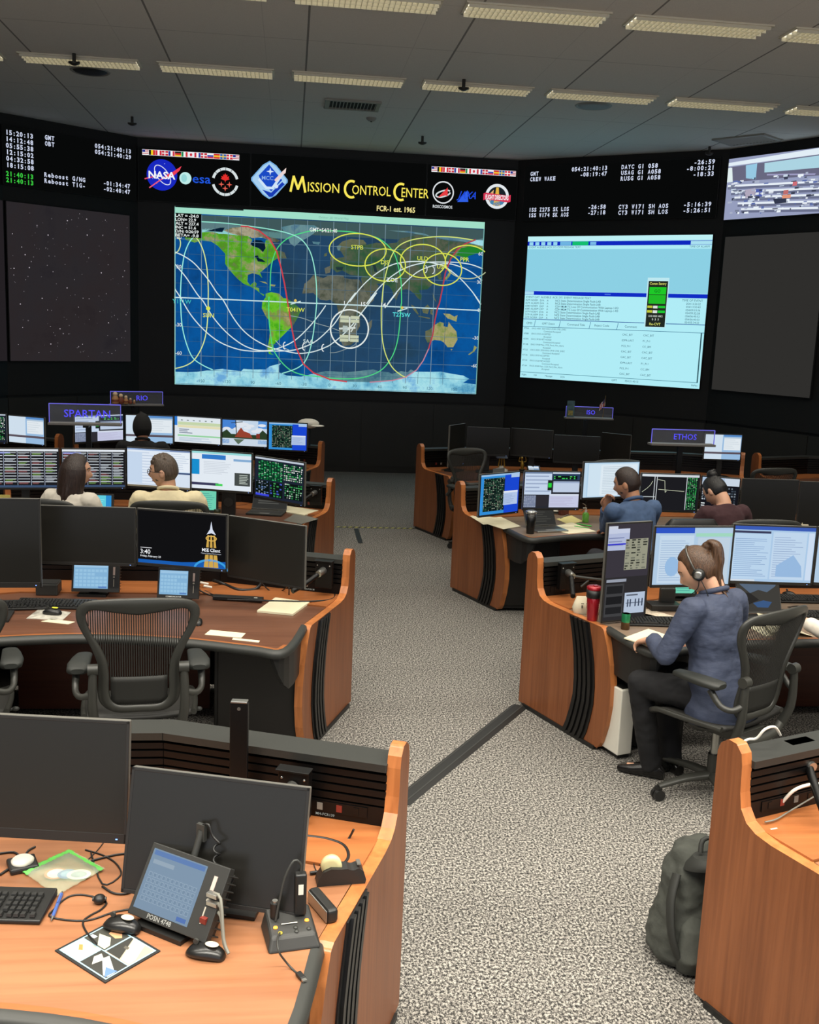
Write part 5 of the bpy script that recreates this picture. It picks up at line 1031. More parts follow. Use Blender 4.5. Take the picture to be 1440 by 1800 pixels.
def c_cyan(cv, w, h):
    cv.rect(0, 0, w, h, (96, 206, 222)); cv.up(); cv.rect(.8*w, 0, w, h, (44, 140, 206)); lines(cv, .06*w, .08*h, .76*w, .95*h, 8, (140, 226, 232), .3, .4)
def c_mint(cv, w, h):
    cv.rect(0, 0, w, h, (110, 206, 176)); cv.up(); lines(cv, .06*w, .1*h, .9*w, .95*h, 8, (80, 160, 150), .4, .3)
def c_screensmall(cv, w, h):
    cv.rect(0, 0, w, h, (128, 150, 172)); cv.up(); cv.rect(.03*w, .02*h, .97*w, .1*h, (100, 130, 180)); cv.rect(.06*w, .17*h, .45*w, .24*h, (150, 168, 184)); cv.L += 1
    for j in range(5):
        for i in range(11):
            cv.rect((.06+i*.082)*w, (.38+j*.1)*h, (.125+i*.082)*w, (.455+j*.1)*h, (150, 170, 188)); 
    cv.L += 1
    for j in range(5):
        for i in range(11): cv.rect((.07+i*.082)*w, (.39+j*.1)*h, (.118+i*.082)*w, (.445+j*.1)*h, (122, 144, 166))
    cv.rect(.78*w, .9*h, .95*w, .97*h, (90, 120, 180))
def c_laptopcyan(cv, w, h): c_pages(cv, w, h)
def c_dim(cv, w, h): cv.rect(0, 0, w, h, (25, 24, 23))

def monitor(tl, tr, zt, h, label, content=None, tilt=0, group=None, stand='neck', off_c=None, wid=None, bz=.009, chin=.018, reach=.24, base_z=DZ):
    A, B = onz(*tl, zt), onz(*tr, zt); d = (B-A); d.z = 0
    w_ = d.length; d.normalize()
    if wid:
        if tl[0] < tr[0] and wid > 0: A = B-d*wid
        w_ = abs(wid)
    c = A+d*w_/2; rz = math.atan2(d.y, d.x)
    t = thing('monitor', label, 'monitor', (c.x, c.y, base_z), rz, group); Z0 = zt-base_z; tr_ = math.radians(tilt)
    M = Matrix.Translation((0, 0, Z0)) @ Matrix.Rotation(-tr_, 4, 'X')
    mb = MB(); mb.M = M; mb.box((0, .012, -h/2), (w_, .022, h)); mb.box((0, .032, -h/2), (w_*.55, .03, h*.6))
    mb.build('housing', mat('monitor_shell', (98, 96, 90), .45), t, .003)
    mb = MB(); mb.M = M
    for x0, x1, z0, z1 in ((-w_/2, w_/2, -bz, 0), (-w_/2, w_/2, -h, -h+chin), (-w_/2, -w_/2+bz, -h, 0), (w_/2-bz, w_/2, -h, 0)): mb.box(((x0+x1)/2, -.0005, (z0+z1)/2), (x1-x0, .005, z1-z0))
    mb.build('bezel', mat('bezel_black', (34, 33, 31), .4), t, .001)
    org = M @ Vector((-w_/2+bz*.8, .0, -bz*.8)); uz = (M.to_3x3() @ Vector((0, 0, 1)))
    iw, ih = w_-1.6*bz, h-.8*bz-chin*.9
    cv = Canvas(org, (1, 0, 0), uz, iw, ih, .00006); cv.L = 20
    if content:
        cv.rect(0, 0, iw, ih, (20, 20, 22)); cv.up(); content(cv, iw, ih); cv.build('display', t)
    else:
        mb = MB(); mb.M = M; mb.box((0, -.0012, -h/2+chin*.4), (iw, .0012, ih)); mb.build('display', off_c or OFF, t)
    if chin > .012:
        mb = MB(); mb.M = M; mb.box((w_/2-.03, -.0035, -h+chin*.45), (.006, .002, .003)); mb.build('power_light', mat('led_blue', (120, 160, 255), emis=1.5), t)
    zc = Z0-h*.55
    row = min([y_ for y_ in ROWY if y_+.3 > c.y] or [c.y]); reach = max(.12, min(.75, row+.19-c.y))
    if stand == 'neck':
        mb = MB(); mb.box((0, .07, (zc)/2+.008), (.07, .03, zc+.0)); mb.box((0, .05, zc), (.1, .05, .06)); mb.build('stand_neck', BLK, t, .006)
        mb = MB(); mb.prism([(-.13, -.06), (.13, -.06), (.12, .15), (-.12, .15)], .0, .012); mb.build('stand_foot', BLK, t, .004)
    elif stand == 'arm':
        mb = MB(); mb.box((0, .05, zc), (.1, .02, .1)); ze = .90-base_z; ex, ey = math.sin(rz)*(reach-.03), math.cos(rz)*(reach-.03); mb.tube([(0, .06, zc), (.05+ex*.3, .06+ey*.3, (zc+ze)/2+.02), (ex, ey, ze)], .012, 10); mb.cyl((ex, ey, ze-.06), (ex, ey, ze+.05), .016); mb.build('arm', BLKM, t)
    return t
GL1 = 'dark monitors on the left console in the second row'
# nearest row, left of aisle
monitor((-80, 1252), (228, 1268), 1.27, .372, 'large dark monitor at the left frame edge, nearest the camera', None, 6, wid=.545, chin=.03, stand='arm')
monitor((233, 1347), (545, 1385), 1.155, .362, 'large dark monitor angled behind the desk telephone touch panel', None, 13, chin=.012, stand='neck')
# second row left
monitor((-250, 873), (70, 877), 1.44, .50, 'tall dark monitor cut by the left frame edge, second row', None, wid=.6, chin=.03)
monitor((70, 888), (238, 893), 1.36, .345, 'dark monitor above the left desk touch panel', None, 0, stand='arm', reach=.36)
monitor((240, 893), (400, 905), 1.36, .335, 'monitor showing a lock screen with the time 3:40 and a rocket emblem', c_login, 0, stand='arm', reach=.36)
monitor((401, 906), (537, 925), 1.33, .365, 'dark monitor at the aisle end of the second row', None, 0, stand='arm', reach=.3, chin=.012)
# third row left
monitor((-160, 786), (104, 788), 1.325, .35, 'monitor with white grid tables at the left frame edge, third row', c_tables, wid=.56)
monitor((107, 788), (221, 789), 1.335, .345, 'monitor full of white status tables between the two colleagues', c_tables, stand='arm')
monitor((222, 785), (336, 792), 1.345, .353, 'pale document monitor behind the man with glasses', c_doc, stand='arm')
monitor((336, 790), (444, 797), 1.35, .345, 'white monitor with a blue banner window right of the man', c_blue, stand='arm')
monitor((448, 800), (536, 813), 1.315, .37, 'monitor with dense green telemetry tables, angled at the row end', c_green, stand='arm')
# farthest row left
monitor((-60, 725), (11, 727), 1.33, .335, 'sliver of a lit monitor at the left frame edge, farthest row', c_green)
monitor((14, 729), (78, 734), 1.30, .32, 'pale blue monitor with a small pink form, far left', c_pages)
monitor((130, 730), (217, 727), 1.31, .33, 'monitor with green tables seen through the SPARTAN sign', c_multi)
monitor((220, 728), (305, 731), 1.335, .335, 'monitor with sky wallpaper behind the dark hooded person', c_pages, stand='arm')
monitor((306, 730), (389, 735), 1.32, .325, 'pale timeline chart monitor in the farthest row', c_timeline, stand='arm')
monitor((390, 736), (471, 740), 1.29, .325, 'monitor with a red temple wallpaper in the farthest row', c_scene, stand='arm')
monitor((472, 741), (541, 744), 1.29, .34, 'monitor with blue window and circuit diagram at far aisle end', c_gw, stand='arm')
# second row right
monitor((1069, 920), (1148, 916), 1.37, .60, 'tall portrait monitor left of the woman in the blazer', c_port, stand='none', chin=.01)
monitor((1152, 925), (1292, 925), 1.33, .38, 'lit document monitor directly behind the ponytail', c_r1b, stand='arm', reach=.36)
monitor((1291, 921), (1438, 926), 1.335, .375, 'lit document monitor right of the ponytail', c_r1c, stand='arm', reach=.36)
monitor((1439, 926), (1600, 936), 1.33, .37, 'sliver of a lit monitor at the right frame edge, second row', c_r1b, stand='arm', wid=None)
# third row right
monitor((845, 834), (915, 828), 1.235, .375, 'monitor with circuit diagram and blue wallpaper beside the aisle', c_gw, stand='arm')
monitor((922, 828), (1022, 829), 1.255, .345, 'monitor with many small windows behind the black tumbler', c_multi, stand='arm')
monitor((1027, 812), (1126, 810), 1.345, .335, 'white document monitor in front of the man in blue', c_white, stand='arm')
monitor((1128, 831), (1232, 834), 1.27, .345, 'dark plot monitor with a green strip, right of the man in blue', c_plot, stand='arm')
monitor((1234, 836), (1303, 841), 1.245, .37, 'monitor with black tables in front of the woman with the bun', c_black2, stand='arm')
monitor((1306, 841), (1406, 844), 1.235, .40, 'dark monitor behind the small lit touch panel, third row', None, stand='neck')
monitor((1408, 846), (1520, 850), 1.225, .42, 'dark monitor at the right frame edge, third row', None, stand='neck')
# farthest row right
monitor((792, 748), (819, 744), 1.32, .50, 'narrow dark monitor seen edge-on at the aisle, farthest right row', None, stand='neck')
monitor((822, 750), (897, 753), 1.30, .34, 'dark monitor behind the mesh chair, farthest right row', None, stand='neck')
monitor((899, 752), (973, 757), 1.29, .34, 'dark monitor behind the rocket trophy, farthest right row', None, stand='neck')
monitor((975, 764), (1056, 768), 1.24, .34, 'dark monitor below the ISO sign', None, stand='neck')
monitor((1058, 760), (1110, 765), 1.27, .42, 'dark monitor left of the ETHOS sign', None, stand='neck')
monitor((1240, 762), (1306, 764), 1.30, .33, 'pale lit monitor behind the ETHOS sign', c_pages, stand='neck')

# ---------------------------------------------------------------- desk touch panels
def touch(c, rz, label, w_=.25, h=.185, tilt=22, content=c_touch, z=DZ, side=.05, sticker=None, name='touch_panel', legs=True, lift=0):
    t = thing(name, label, 'touch panel', (c.x, c.y, z), rz)
    M = Matrix.Translation((0, 0, .03+lift)) @ Matrix.Rotation(-math.radians(tilt), 4, 'X')
    mb = MB(); mb.M = M; mb.box((side/2, .012, h/2), (w_+side, .024, h)); mb.box((side/2, .04, h/2), (w_+side-.03, .04, h-.03))
    for i in range(9): mb.box((side/2+w_/2+side/2-.014, .03, .02+i*(h-.04)/8), (.03, .05, .004))
    mb.build('case', mat('case_charcoal', (40, 40, 38), .5), t, .004)
    iw, ih = w_-.03, h-.035
    cv = Canvas(M @ Vector((-w_/2+.012, 0, h-.014)), (1, 0, 0), M.to_3x3() @ Vector((0, 0, 1)), iw, ih, .0001); cv.L = 3; content(cv, iw, ih); cv.build('display', t)
    if side:
        mb = MB(); mb.M = M; mb.box((w_/2+side/2-.008, -.0012, h*.72), (.012, .002, .05)); mb.build('sticker', mat('sticker_pale', (190, 170, 160)), t)
        mb = MB(); mb.M = M; mb.box((w_/2+side/2-.008, -.0012, h*.32), (.004, .002, .045)); mb.cyl((w_/2+side/2-.008, 0, h*.52), (w_/2+side/2-.008, -.004, h*.52), .005); mb.build('speaker_slot', mat('slot_grey', (170, 165, 150)), t)
    if legs:
        mb = MB(); yy = .05+h*.5*math.sin(math.radians(tilt)); mb.prism([(-.08, -.01), (.09, -.01), (.09, yy+.05), (-.08, yy+.05)], .0, .014); mb.box((0, yy+.015, .05+lift/2), (.06, .02, .09+lift)); mb.build('stand', BLK, t, .003)
    if sticker:
        p = M @ Vector((0, -.0015, .012)); cv = Canvas(p, (1, 0, 0), M.to_3x3() @ Vector((0, 0, 1)), .1, .02, .0002)
        cv.text(0, .006, sticker, .0125 if sticker[0] == 'P' else .008, (214, 210, 195), 'c', .02); cv.build('name_sticker', t)
    return t
c = D(160, 1049); touch(c, -.05, 'desk touch panel in front of the second dark monitor', .235, .18, 12)
c = D(305, 1060); touch(c, -.12, 'desk touch panel under the lock screen monitor', .20, .18, 12, sticker='COMMUNICATOR')
c = D(172, 905, .80); touch(c, 0, 'cyan touch panel between the two colleagues, third row', .25, .19, 10, c_cyan, side=0, z=DZ)
c = D(366, 902, .78); touch(c, 0, 'mint green touch panel beside the small can, third row', .17, .20, 8, c_mint, side=0)
c = Vector((4.37, 8.75, 0)); touch(c, 0, 'small lit touch panel on the third row right of the woman with the bun', .17, .22, 5, c_cyan, side=0, lift=.20)
c = D(940, 826, .80); touch(c, 0, 'desk telephone panel tilted behind the screens, farthest right row', .16, .10, 55, c_pages, side=0, name='desk_phone')
# the near one: POSN 4748
t = touch(Vector((-.335, 2.675, 0)), math.radians(-35), 'large desk touch panel with a POSN 4748 sticker', .225, .20, 33, c_screensmall, side=.055, sticker='POSN 4748')
mb = MB(); mb.tube([(.02, .10, .12), (.03, .15, .255)], .010, 8); mb.box((.03, .15, .25), (.028, .012, .05)); mb.build('hook_arm', GREY, t)
mb = MB(); pts = [(.03, .15, .27), (.055, .15, .28), (.07, .15, .25)]+[(.085+.009*math.cos(k*1.3), .15+.009*math.sin(k*1.3), .235-.007*k) for k in range(16)]; mb.tube(pts, .0035, 6); mb.build('coiled_cord', BLK, t)
mb = MB()
for k, (dx, dy, dz) in enumerate(((.0, .02, .11), (.0, .02, .085), (.0, .02, .06))): mb.tube([(.145, .06+.0*dx, dz+.03), (.18, .05, dz+.03), (.215, .02, .05-.006*k), (.24, .01, .02)], .0045, 8)
mb.build('connector_cables', mat('cable_grey', (120, 118, 108), .5), t)
mb = MB(); mb.box((.15, .055, .14), (.035, .018, .012)); mb.box((.15, .055, .115), (.035, .018, .012)); mb.build('plugs', SILV, t, .001)
mb = MB(); mb.box((.14, .03, .075), (.02, .016, .016)); mb.build('red_socket', mat('socket_red', (120, 40, 30)), t)

# ---------------------------------------------------------------- keyboards, mice, small things
def keyboard(c, rz, label, w_=.45, d_=.155, col=None):
    t = thing('keyboard', label, 'keyboard', (c.x, c.y, DZ), rz)
    mb = MB(); P = [(-w_/2, -d_/2), (w_/2, -d_/2), (w_/2, d_/2), (-w_/2, d_/2)]
    vs_ = [(x, y, .002) for x, y in P]+[(x, y, .014+(.012 if y > 0 else 0)) for x, y in P]
    mb.add(vs_, [(3, 2, 1, 0), (4, 5, 6, 7), (0, 1, 5, 4), (1, 2, 6, 5), (2, 3, 7, 6), (3, 0, 4, 7)]); mb.build('case', col or BLK, t, .004)
    mb = MB(); n = 22
    for r_ in range(5):
        y = -d_/2+.02+r_*.0225; z = .020+.012*(y+d_/2)/d_
        x = -w_/2+.012; k = 0
        while x < w_/2-.02:
            kw = .0165
            if r_ == 0 and 3 < k < 5: kw = .1
            gap = .008 if k in (13, 16) else 0
            x += gap
            if x+kw < w_/2-.008: mb.box((x+kw/2, y, z), (kw-.0015, .0185, .008), taper=.8)
            x += kw+.0025; k += 1
    o = mb.build('keycaps', mat('key_black', (38, 38, 37), .5), t); o['kind'] = 'stuff'
    return t
def mouse(c, rz, label, sticker=None, tail=None):
    t = thing('mouse', label, 'mouse', (c.x, c.y, c.z), rz)
    mb = MB(); secs = []
    for k in range(13):
        a = math.pi*k/12; y = -.056*math.cos(a); s_ = max(.03, math.sin(a)**.6); hgt = .036*(s_)*(1-.25*(k/12-.35)**2*4); secs.append(((0, y, hgt*.42), (.032*s_*(1-.12*math.sin(a*2)), 0, 0), (0, 0, hgt*.55)))
    mb.loft(secs, 20); mb.build('shell', mat('mouse_black', (26, 26, 25), .3), t)
    mb = MB(); mb.cyl((-.003, .03, .036), (.003, .03, .036), .008, n=12); mb.build('scroll_wheel', GREY, t)
    if sticker: MB().ball((0, -.018, .0385), (.013, .02, .0022), 16).build('sticker', mat('sticker_'+sticker, {'white': (214, 206, 180), 'yellow': (226, 222, 60)}[sticker]), t)
    return t
def cable(pts, r, label, name='cable', m=None, cat='cable'):
    P = [p if isinstance(p, Vector) else D(*p) for p in pts]
    P = [Vector((p.x, p.y, max(p.z, DZ+r))) if p.z > .5 else p for p in P]
    o = MB().tube(P, r, 8, smooth=3).build(name, m or BLK); return tag(o, label, cat)
def sheet(px4, label, name='paper', m=None, z=DZ+.002, n=6, lift=.0, cat='paper', lines_=False, th=.002):
    """a sheet of paper given its four corners"""
    A, B, C_, E_ = [D(*p, z) for p in px4]; g = 8; vs_ = []; fs = []
    for i in range(g+1):
        for j in range(g+1):
            u, v = i/g, j/g; p = (A*(1-u)+B*u)*(1-v)+(E_*(1-u)+C_*u)*v; p = p+Vector((0, 0, lift*math.sin(u*math.pi*1.3)*math.sin(v*2.6)+.0))
            vs_.append(p)
    k = len(vs_); vs2 = vs_+[p-Vector((0, 0, th)) for p in vs_]
    for i in range(g):
        for j in range(g):
            a = i*(g+1)+j; f = (a, a+g+1, a+g+2, a+1); fs.append(f); fs.append(tuple(x+k for x in f[::-1]))
    edge = [i*(g+1) for i in range(g+1)]+[g*(g+1)+j for j in range(1, g+1)]+[i*(g+1)+g for i in range(g-1, -1, -1)]+[j for j in range(g-1, 0, -1)]
    for a, b in zip(edge, edge[1:]+edge[:1]): fs.append((a, b, b+k, a+k))
    o = MB().add(vs2, fs).build(name, m or PAPER); return tag(o, label, cat)
# --- near left desk
keyboard(D(-52, 1596), -.10, 'black keyboard at the left frame edge on the near desk')
c1, c2, c3, c4 = D(97, 1672), D(186, 1626), D(290, 1668), D(184, 1730)
ctr = (c1+c2+c3+c4)/4; ux = (c3-c4)+(c2-c1); ux.z = 0; rz = math.atan2(ux.y, ux.x); wM = ((c3-c4).length+(c2-c1).length)/2; hM = ((c4-c1).length+(c3-c2).length)/2
t = thing('mouse_pad', 'mouse pad printed with spaceflight photographs on the near desk', 'mouse pad', (ctr.x, ctr.y, DZ), rz)
MB().box((0, 0, .002), (wM, hM, .004)).build('pad', RUB, t, .001)
cv = Canvas((-wM/2+.008, hM/2-.008, .0042), (1, 0, 0), (0, 1, 0), wM-.016, hM-.016, .0001)
PMATS = {}
def pc(rgb): 
    m = mat('print_%d_%d_%d' % rgb, rgb, .5); return m
def prect(u0, v0, u1, v1, c): cv.rect(u0, v0, u1, v1, c, pc(c))
W2, H2 = wM-.016, hM-.016
prect(0, 0, W2, H2, (150, 190, 205)); cv.up()
prect(.004, .004, W2*.44, H2*.40, (196, 180, 160)); prect(.004, H2*.43, W2*.44, H2-.004, (52, 52, 48)); prect(W2*.46, .004, W2-.004, H2*.47, (60, 60, 54)); prect(W2*.46, H2*.5, W2-.004, H2-.004, (170, 160, 140)); cv.up()
def ppoly(p, c): cv.L += .4; cv.poly([(u*W2, v*H2) for u, v in p], c, pc(c))
ppoly([(.02, .38), (.4, .02), (.44, .1), (.15, .39)], (226, 224, 220)); ppoly([(.2, .2), (.3, .1), (.34, .14), (.24, .25)], (216, 130, 70)); ppoly([(.02, .12), (.1, .02), (.3, .02), (.1, .2)], (180, 200, 220))
ppoly([(.04, .9), (.3, .6), (.42, .62), (.2, .97), (.06, .97)], (206, 206, 208)); ppoly([(.1, .6), (.25, .48), (.38, .5), (.3, .64)], (190, 190, 180)); ppoly([(.02, .95), (.2, .78), (.25, .97)], (90, 120, 170))
ppoly([(.48, .3), (.7, .1), (.75, .3), (.6, .44), (.48, .45)], (176, 176, 160)); ppoly([(.8, .2), (.93, .16), (.96, .32), (.86, .42), (.78, .36)], (206, 150, 110)); ppoly([(.55, .05), (.62, .04), (.63, .14), (.56, .14)], (190, 195, 205)); ppoly([(.47, .8), (.97, .56), (.97, .8), (.6, .97), (.47, .97)], (196, 186, 160)); ppoly([(.47, .5), (.97, .5), (.97, .55), (.47, .78)], (50, 50, 46)); ppoly([(.7, .62), (.76, .6), (.77, .68), (.71, .7)], (90, 86, 76))
cv.build('picture', t)
mouse(D(215, 1632, DZ+.0045), 1.1, 'black mouse with pale sticker resting on the mouse pad', 'white')
mouse(D(362, 1680), 1.15, 'black mouse with pale sticker at the foot of the touch panel', 'white')
cable([(170, 1660, DZ+.012), (152, 1640), (146, 1622), (160, 1610), (178, 1600), (186, 1586), (150, 1575), (120, 1578), (95, 1600), (90, 1614), (150, 1620), (200, 1605), (240, 1598)], .0028, 'black mouse cable looping over the near desk past the pen')
t = thing('ferrite_bead', 'small black ferrite bead on the cable left of the touch panel', 'cable bead', D(175, 1588), 0)
MB().ball((0, 0, .014), (.018, .018, .014), 14).build('bead', BLK, t); MB().cyl((-.02, 0, .014), (.02, 0, .014), .006).build('collar', GREY, t)
# pen
a, b = D(108, 1575), D(90, 1622); d = (b-a).normalized(); t = thing('pen', 'blue ballpoint pen on the near desk', 'pen', (a.x, a.y, DZ+.006), math.atan2(d.y, d.x)); L = (b-a).length
PENB = mat('pen_blue', (70, 96, 160), .35); MB().tube([(0, 0, 0), (L*.86, 0, 0)], .0052, 12).build('barrel', PENB, t); MB().tube([(L*.86, 0, 0), (L, 0, 0)], [.0048, .0012], 12, smooth=0).build('tip', SILV, t); MB().box((.03, 0, .007), (.05, .004, .002)).build('clip', PENB, t); MB().cyl((-.012, 0, 0), (0, 0, 0), .003).build('button', SILV, t)
# bag with printed stickers
BAG = mat('clear_bag', (206, 222, 190), .25, 0, .6, alpha=.20); BAGG = mat('bag_green_stripe', (110, 206, 96), .35, alpha=.8)
def crumple(px4, nx, ny, amp, seed, matf, z0=.004):
    r2 = random.Random(seed); A, B, C_, E_ = [D(*p) for p in px4]; vs_ = []; fs = []; mi = []
    for i in range(nx+1):
        for j in range(ny+1):
            u, v = i/nx, j/ny; p = (A*(1-u)+B*u)*(1-v)+(E_*(1-u)+C_*u)*v
            edge = min(u, 1-u, v, 1-v); vs_.append(p+Vector((r2.uniform(-.0006, .0006), r2.uniform(-.0006, .0006), z0+.001+r2.uniform(.0, amp*.5)+.010*min(1, edge*5))))
    for i in range(nx):
        for j in range(ny): a = i*(ny+1)+j; fs.append((a, a+ny+1, a+ny+2, a+1)); mi.append(matf(i/nx, j/ny))
    mb = MB()
    for f, k in zip(fs, mi): mb.f.append(f); mb.mi.append(k); mb.sm.append(True)
    mb.v = [tuple(p) for p in vs_]; return mb
mb = crumple([(38, 1535), (122, 1496), (185, 1530), (100, 1578)], 34, 26, .007, 4, lambda u, v: 1 if (v < .12 or .86 < u < .95) else 0)
bag = mb.build('sandwich_bag', [BAG, BAGG]); tag(bag, 'clear zip bag with green stripes holding printed stickers', 'bag')
s_ = bag.modifiers.new('s', 'SOLIDIFY'); s_.thickness = .0006
c = D(112, 1542); cv = Canvas((c.x-.06, c.y+.045, DZ+.0075), (1, 0, 0), (0, 1, 0), .13, .08, .0001)
for (u, v, ru, rv, cc) in ((.035, .035, .034, .034, (190, 110, 80)), (.035, .035, .026, .026, (226, 220, 205)), (.07, .04, .03, .028, (84, 110, 170)), (.07, .04, .02, .018, (120, 150, 190)), (.105, .045, .036, .03, (210, 205, 195)), (.105, .045, .024, .018, (120, 130, 150))): cv.ell(u, v, ru, rv, cc, 24, ) ; cv.mi[-1] = 0; cv.L += 2
cvp = cv; 
for k, f in enumerate(cvp.f):
    m_ = pc([(190, 110, 80), (226, 220, 205), (84, 110, 170), (120, 150, 190), (210, 205, 195), (120, 130, 150)][k])
    if m_ not in cvp.mats: cvp.mats.append(m_)
    cvp.mi[k] = cvp.mats.index(m_)
o = cvp.build('sticker_sheet'); tag(o, 'round blue, orange and white stickers inside the zip bag', 'sticker')
# puck
c = D(40, 1524); t = thing('button_puck', 'round white push button on a small black base by the near monitor', 'push button', c, .4)
MB().box((0, 0, .009), (.085, .085, .018)).build('base', BLK, t, .006); MB().lathe([(.033, 0), (.034, .006), (.028, .012), (.0, .014)], (0, 0, .018), 28).build('button', WHITE, t); 
# headset base box
c = D(514, 1668); c2 = D(500, 1640); t = thing('audio_switch_box', 'black audio switch box with orange lit buttons on the near desk', 'switch box', (c.x-.005, c.y+.055, DZ), .18)
mb = MB(); vs_ = [(-.075, -.07, 0), (.075, -.07, 0), (.075, .07, 0), (-.075, .07, 0), (-.062, -.045, .035), (.062, -.045, .035), (.062, .065, .06), (-.062, .065, .06)]
mb.add(vs_, [(3, 2, 1, 0), (4, 5, 6, 7), (0, 1, 5, 4), (1, 2, 6, 5), (2, 3, 7, 6), (3, 0, 4, 7)]); mb.build('case', mat('case_charcoal', (40, 40, 38)), t, .008, 3)
LEDO = mat('led_orange', (255, 150, 50), emis=1.2); LEDG = mat('led_olive', (150, 140, 50), emis=.4)
for x, y, m_ in ((-.045, -.012, LEDO), (.045, .0, LEDO), (-.035, -.033, LEDG), (.01, -.02, GREY), (.01, -.034, GREY), (.045, -.03, GREY)):
    z = .035+.025*(y+.045)/.11; MB().lathe([(.0065, 0), (.006, .003), (0, .004)], (x, y, z), 14).build('button', m_, t)
mb = MB(); mb.box((-.005, -.005, .047), (.045, .003, .001)); mb.build('marking', WHITE, t)
t = thing('headset_connector', 'upright black push-to-talk handset standing in the switch box', 'handset', (c.x+.02, c.y+.085, DZ+.054), .1)
MB().box((0, 0, .062), (.034, .026, .125)).build('body', BLK, t, .006, 3); MB().box((0, -.0135, .08), (.014, .002, .03)).build('label_patch', WHITE, t); MB().tube([(0, 0, .124), (.0, .0, .15), (-.02, -.005, .165), (-.045, -.01, .12), (-.06, -.015, .05), (-.07, -.02, -.005)], .0035, 8).build('cord', GREY, t)
t = thing('jack_plug', 'black plug standing at the left of the switch box', 'plug', (c.x-.05, c.y+.075, DZ+.05), 0); MB().cyl((0, 0, 0), (0, 0, .045), .013).build('plug_body', BLK, t); MB().cyl((0, 0, .045), (0, 0, .052), .008).build('collar', SILV, t)
cable([(492, 1640, DZ+.04), (488, 1650, DZ+.07), (490, 1672, DZ+.06), (502, 1690, DZ+.02), (514, 1705), (526, 1716)], .0028, 'thin grey cord hanging over the switch box front', 'cable', GREY)
a, b = D(524, 1714), D(536, 1728); d = (b-a).normalized(); t = thing('usb_plug', 'black usb plug at the end of the cord on the near desk', 'usb plug', (a.x, a.y, DZ+.006), math.atan2(d.y, d.x)); MB().box((.014, 0, 0), (.03, .016, .010)).build('plug_body', BLK, t, .002); MB().box((.034, 0, 0), (.012, .012, .005)).build('contact', SILV, t)
# tape dispenser
c = D(598, 1555); t = thing('tape_dispenser', 'black tape dispenser with a roll of clear tape', 'tape dispenser', (c.x, c.y+.02, DZ), .1)
prof = [(-.075, 0), (.075, 0), (.078, .012), (.070, .04), (.055, .052), (.035, .045), (.02, .052), (-.0, .052), (-.03, .055), (-.055, .045), (-.07, .02)]
mb = MB(); mb.slab(prof, (0, .024, 0), (1, 0, 0), (0, 0, 1), .048); mb.build('body', mat('dispenser_black', (34, 34, 33), .5), t, .006, 3)
mb = MB(); mb.lathe([(.016, -.01), (.032, -.01), (.032, .01), (.016, .01)], (-.028, 0, .055), 28, ax=(0, 1, 0)); mb.build('tape_roll', mat('tape_cream', (224, 214, 160), .35), t); MB().box((.056, 0, .06), (.012, .03, .004)).build('cutter', SILV, t)
# silver speaker bar
a, b = D(548, 1583), D(588, 1630); d = (b-a).normalized(); m0 = (a+b)/2; t = thing('webcam_speaker', 'silver and black oblong desk device between tape dispenser and switch box', 'speaker', (m0.x, m0.y+.01, DZ), math.atan2(d.y, d.x))
MB().box((0, 0, .022), (.14, .035, .044)).build('body', BLK, t, .01, 3); MB().box((0, -.0185, .022), (.128, .004, .036)).build('faceplate', SILV, t, .004)
# near desk wire nests
cable([(540, 1473), (575, 1478), (605, 1490), (612, 1512), (590, 1530), (545, 1538)], .006, 'thick black cable loop on the rear board beside the tape')
cable([(545, 1490), (570, 1500), (598, 1495), (612, 1478), (622, 1458, .80)], .004, 'thin cable running up to the socket plate')
cable([(548, 1515), (565, 1500), (590, 1510), (600, 1520), (575, 1525), (552, 1518), (560, 1540)], .0018, 'tangle of thin black wire near the tape dispenser')
cable([(0, 1502), (25, 1500), (40, 1510), (50, 1497), (62, 1490)], .0035, 'black cable curving left of the round push button')
cable([(0, 1540), (15, 1530), (35, 1520)], .004, 'black cable end at the left frame edge')
cable([(150, 1495), (182, 1505), (205, 1520), (212, 1540), (180, 1555), (160, 1500)], .0026, 'loose thin cable loop right of the zip bag')
cable([(160, 1515), (200, 1505), (240, 1500)], .0035, 'black cable running right behind the zip bag')
cable([(180, 1560), (200, 1572), (225, 1572), (246, 1560)], .0035, 'black cable bend between the zip bag and touch panel')
cable([(155, 1512), (172, 1495), (182, 1482)], .0018, 'thin wire dropping from the near monitor')
cable([(215, 1462), (235, 1466), (242, 1470)], .003, 'short cable glimpsed between the two near monitors')
# arm mounts on the slat walls
def mount(c, rz, label, post=False, h=.2, w_=.11, link=False):
    t = thing('monitor_mount', label, 'monitor mount', c, rz)
    if post: MB().box((0, 0, h/2), (w_, .02, h)).build('post', BLKM, t, .003); MB().cyl((0, -.012, h-.02), (0, -.01, h-.02), .006).build('bolt', SILV, t); MB().box((0, 0, h+.004), (w_*.9, .03, .006)).build('cap', SILV, t, .002); return t
    MB().box((0, 0, .0), (w_, .04, .17)).build('bracket', BLKM, t, .003)
    MB().box((0, -.01, .089), (w_+.01, .05, .006)).build('top_hook', BLKM, t, .002)
    MB().tube([(0, -.02, .03), (-.01, -.09, .02)], [.024, .02], 16, smooth=0).build('pivot', SILV, t)
    MB().tube([(-.01, -.07, .02), (-.07, -.17, -.03), (-.12, -.25, -.06)], .016, 12).build('arm_tube', BLKM, t)
    for x in (-.04, .04): MB().ball((x, -.021, .06), .005, 8).build('bolt', SILV, t)
    if link: MB().tube([(-.01, -.08, .02), (.16, -.12, -.005), (.30, -.10, -.03)], .009, 8).build('link_arm', GREY, t); MB().tube([(.10, -.11, -.01), (.05, -.10, -.05)], .007, 8).build('strut', GREY, t)
    return t
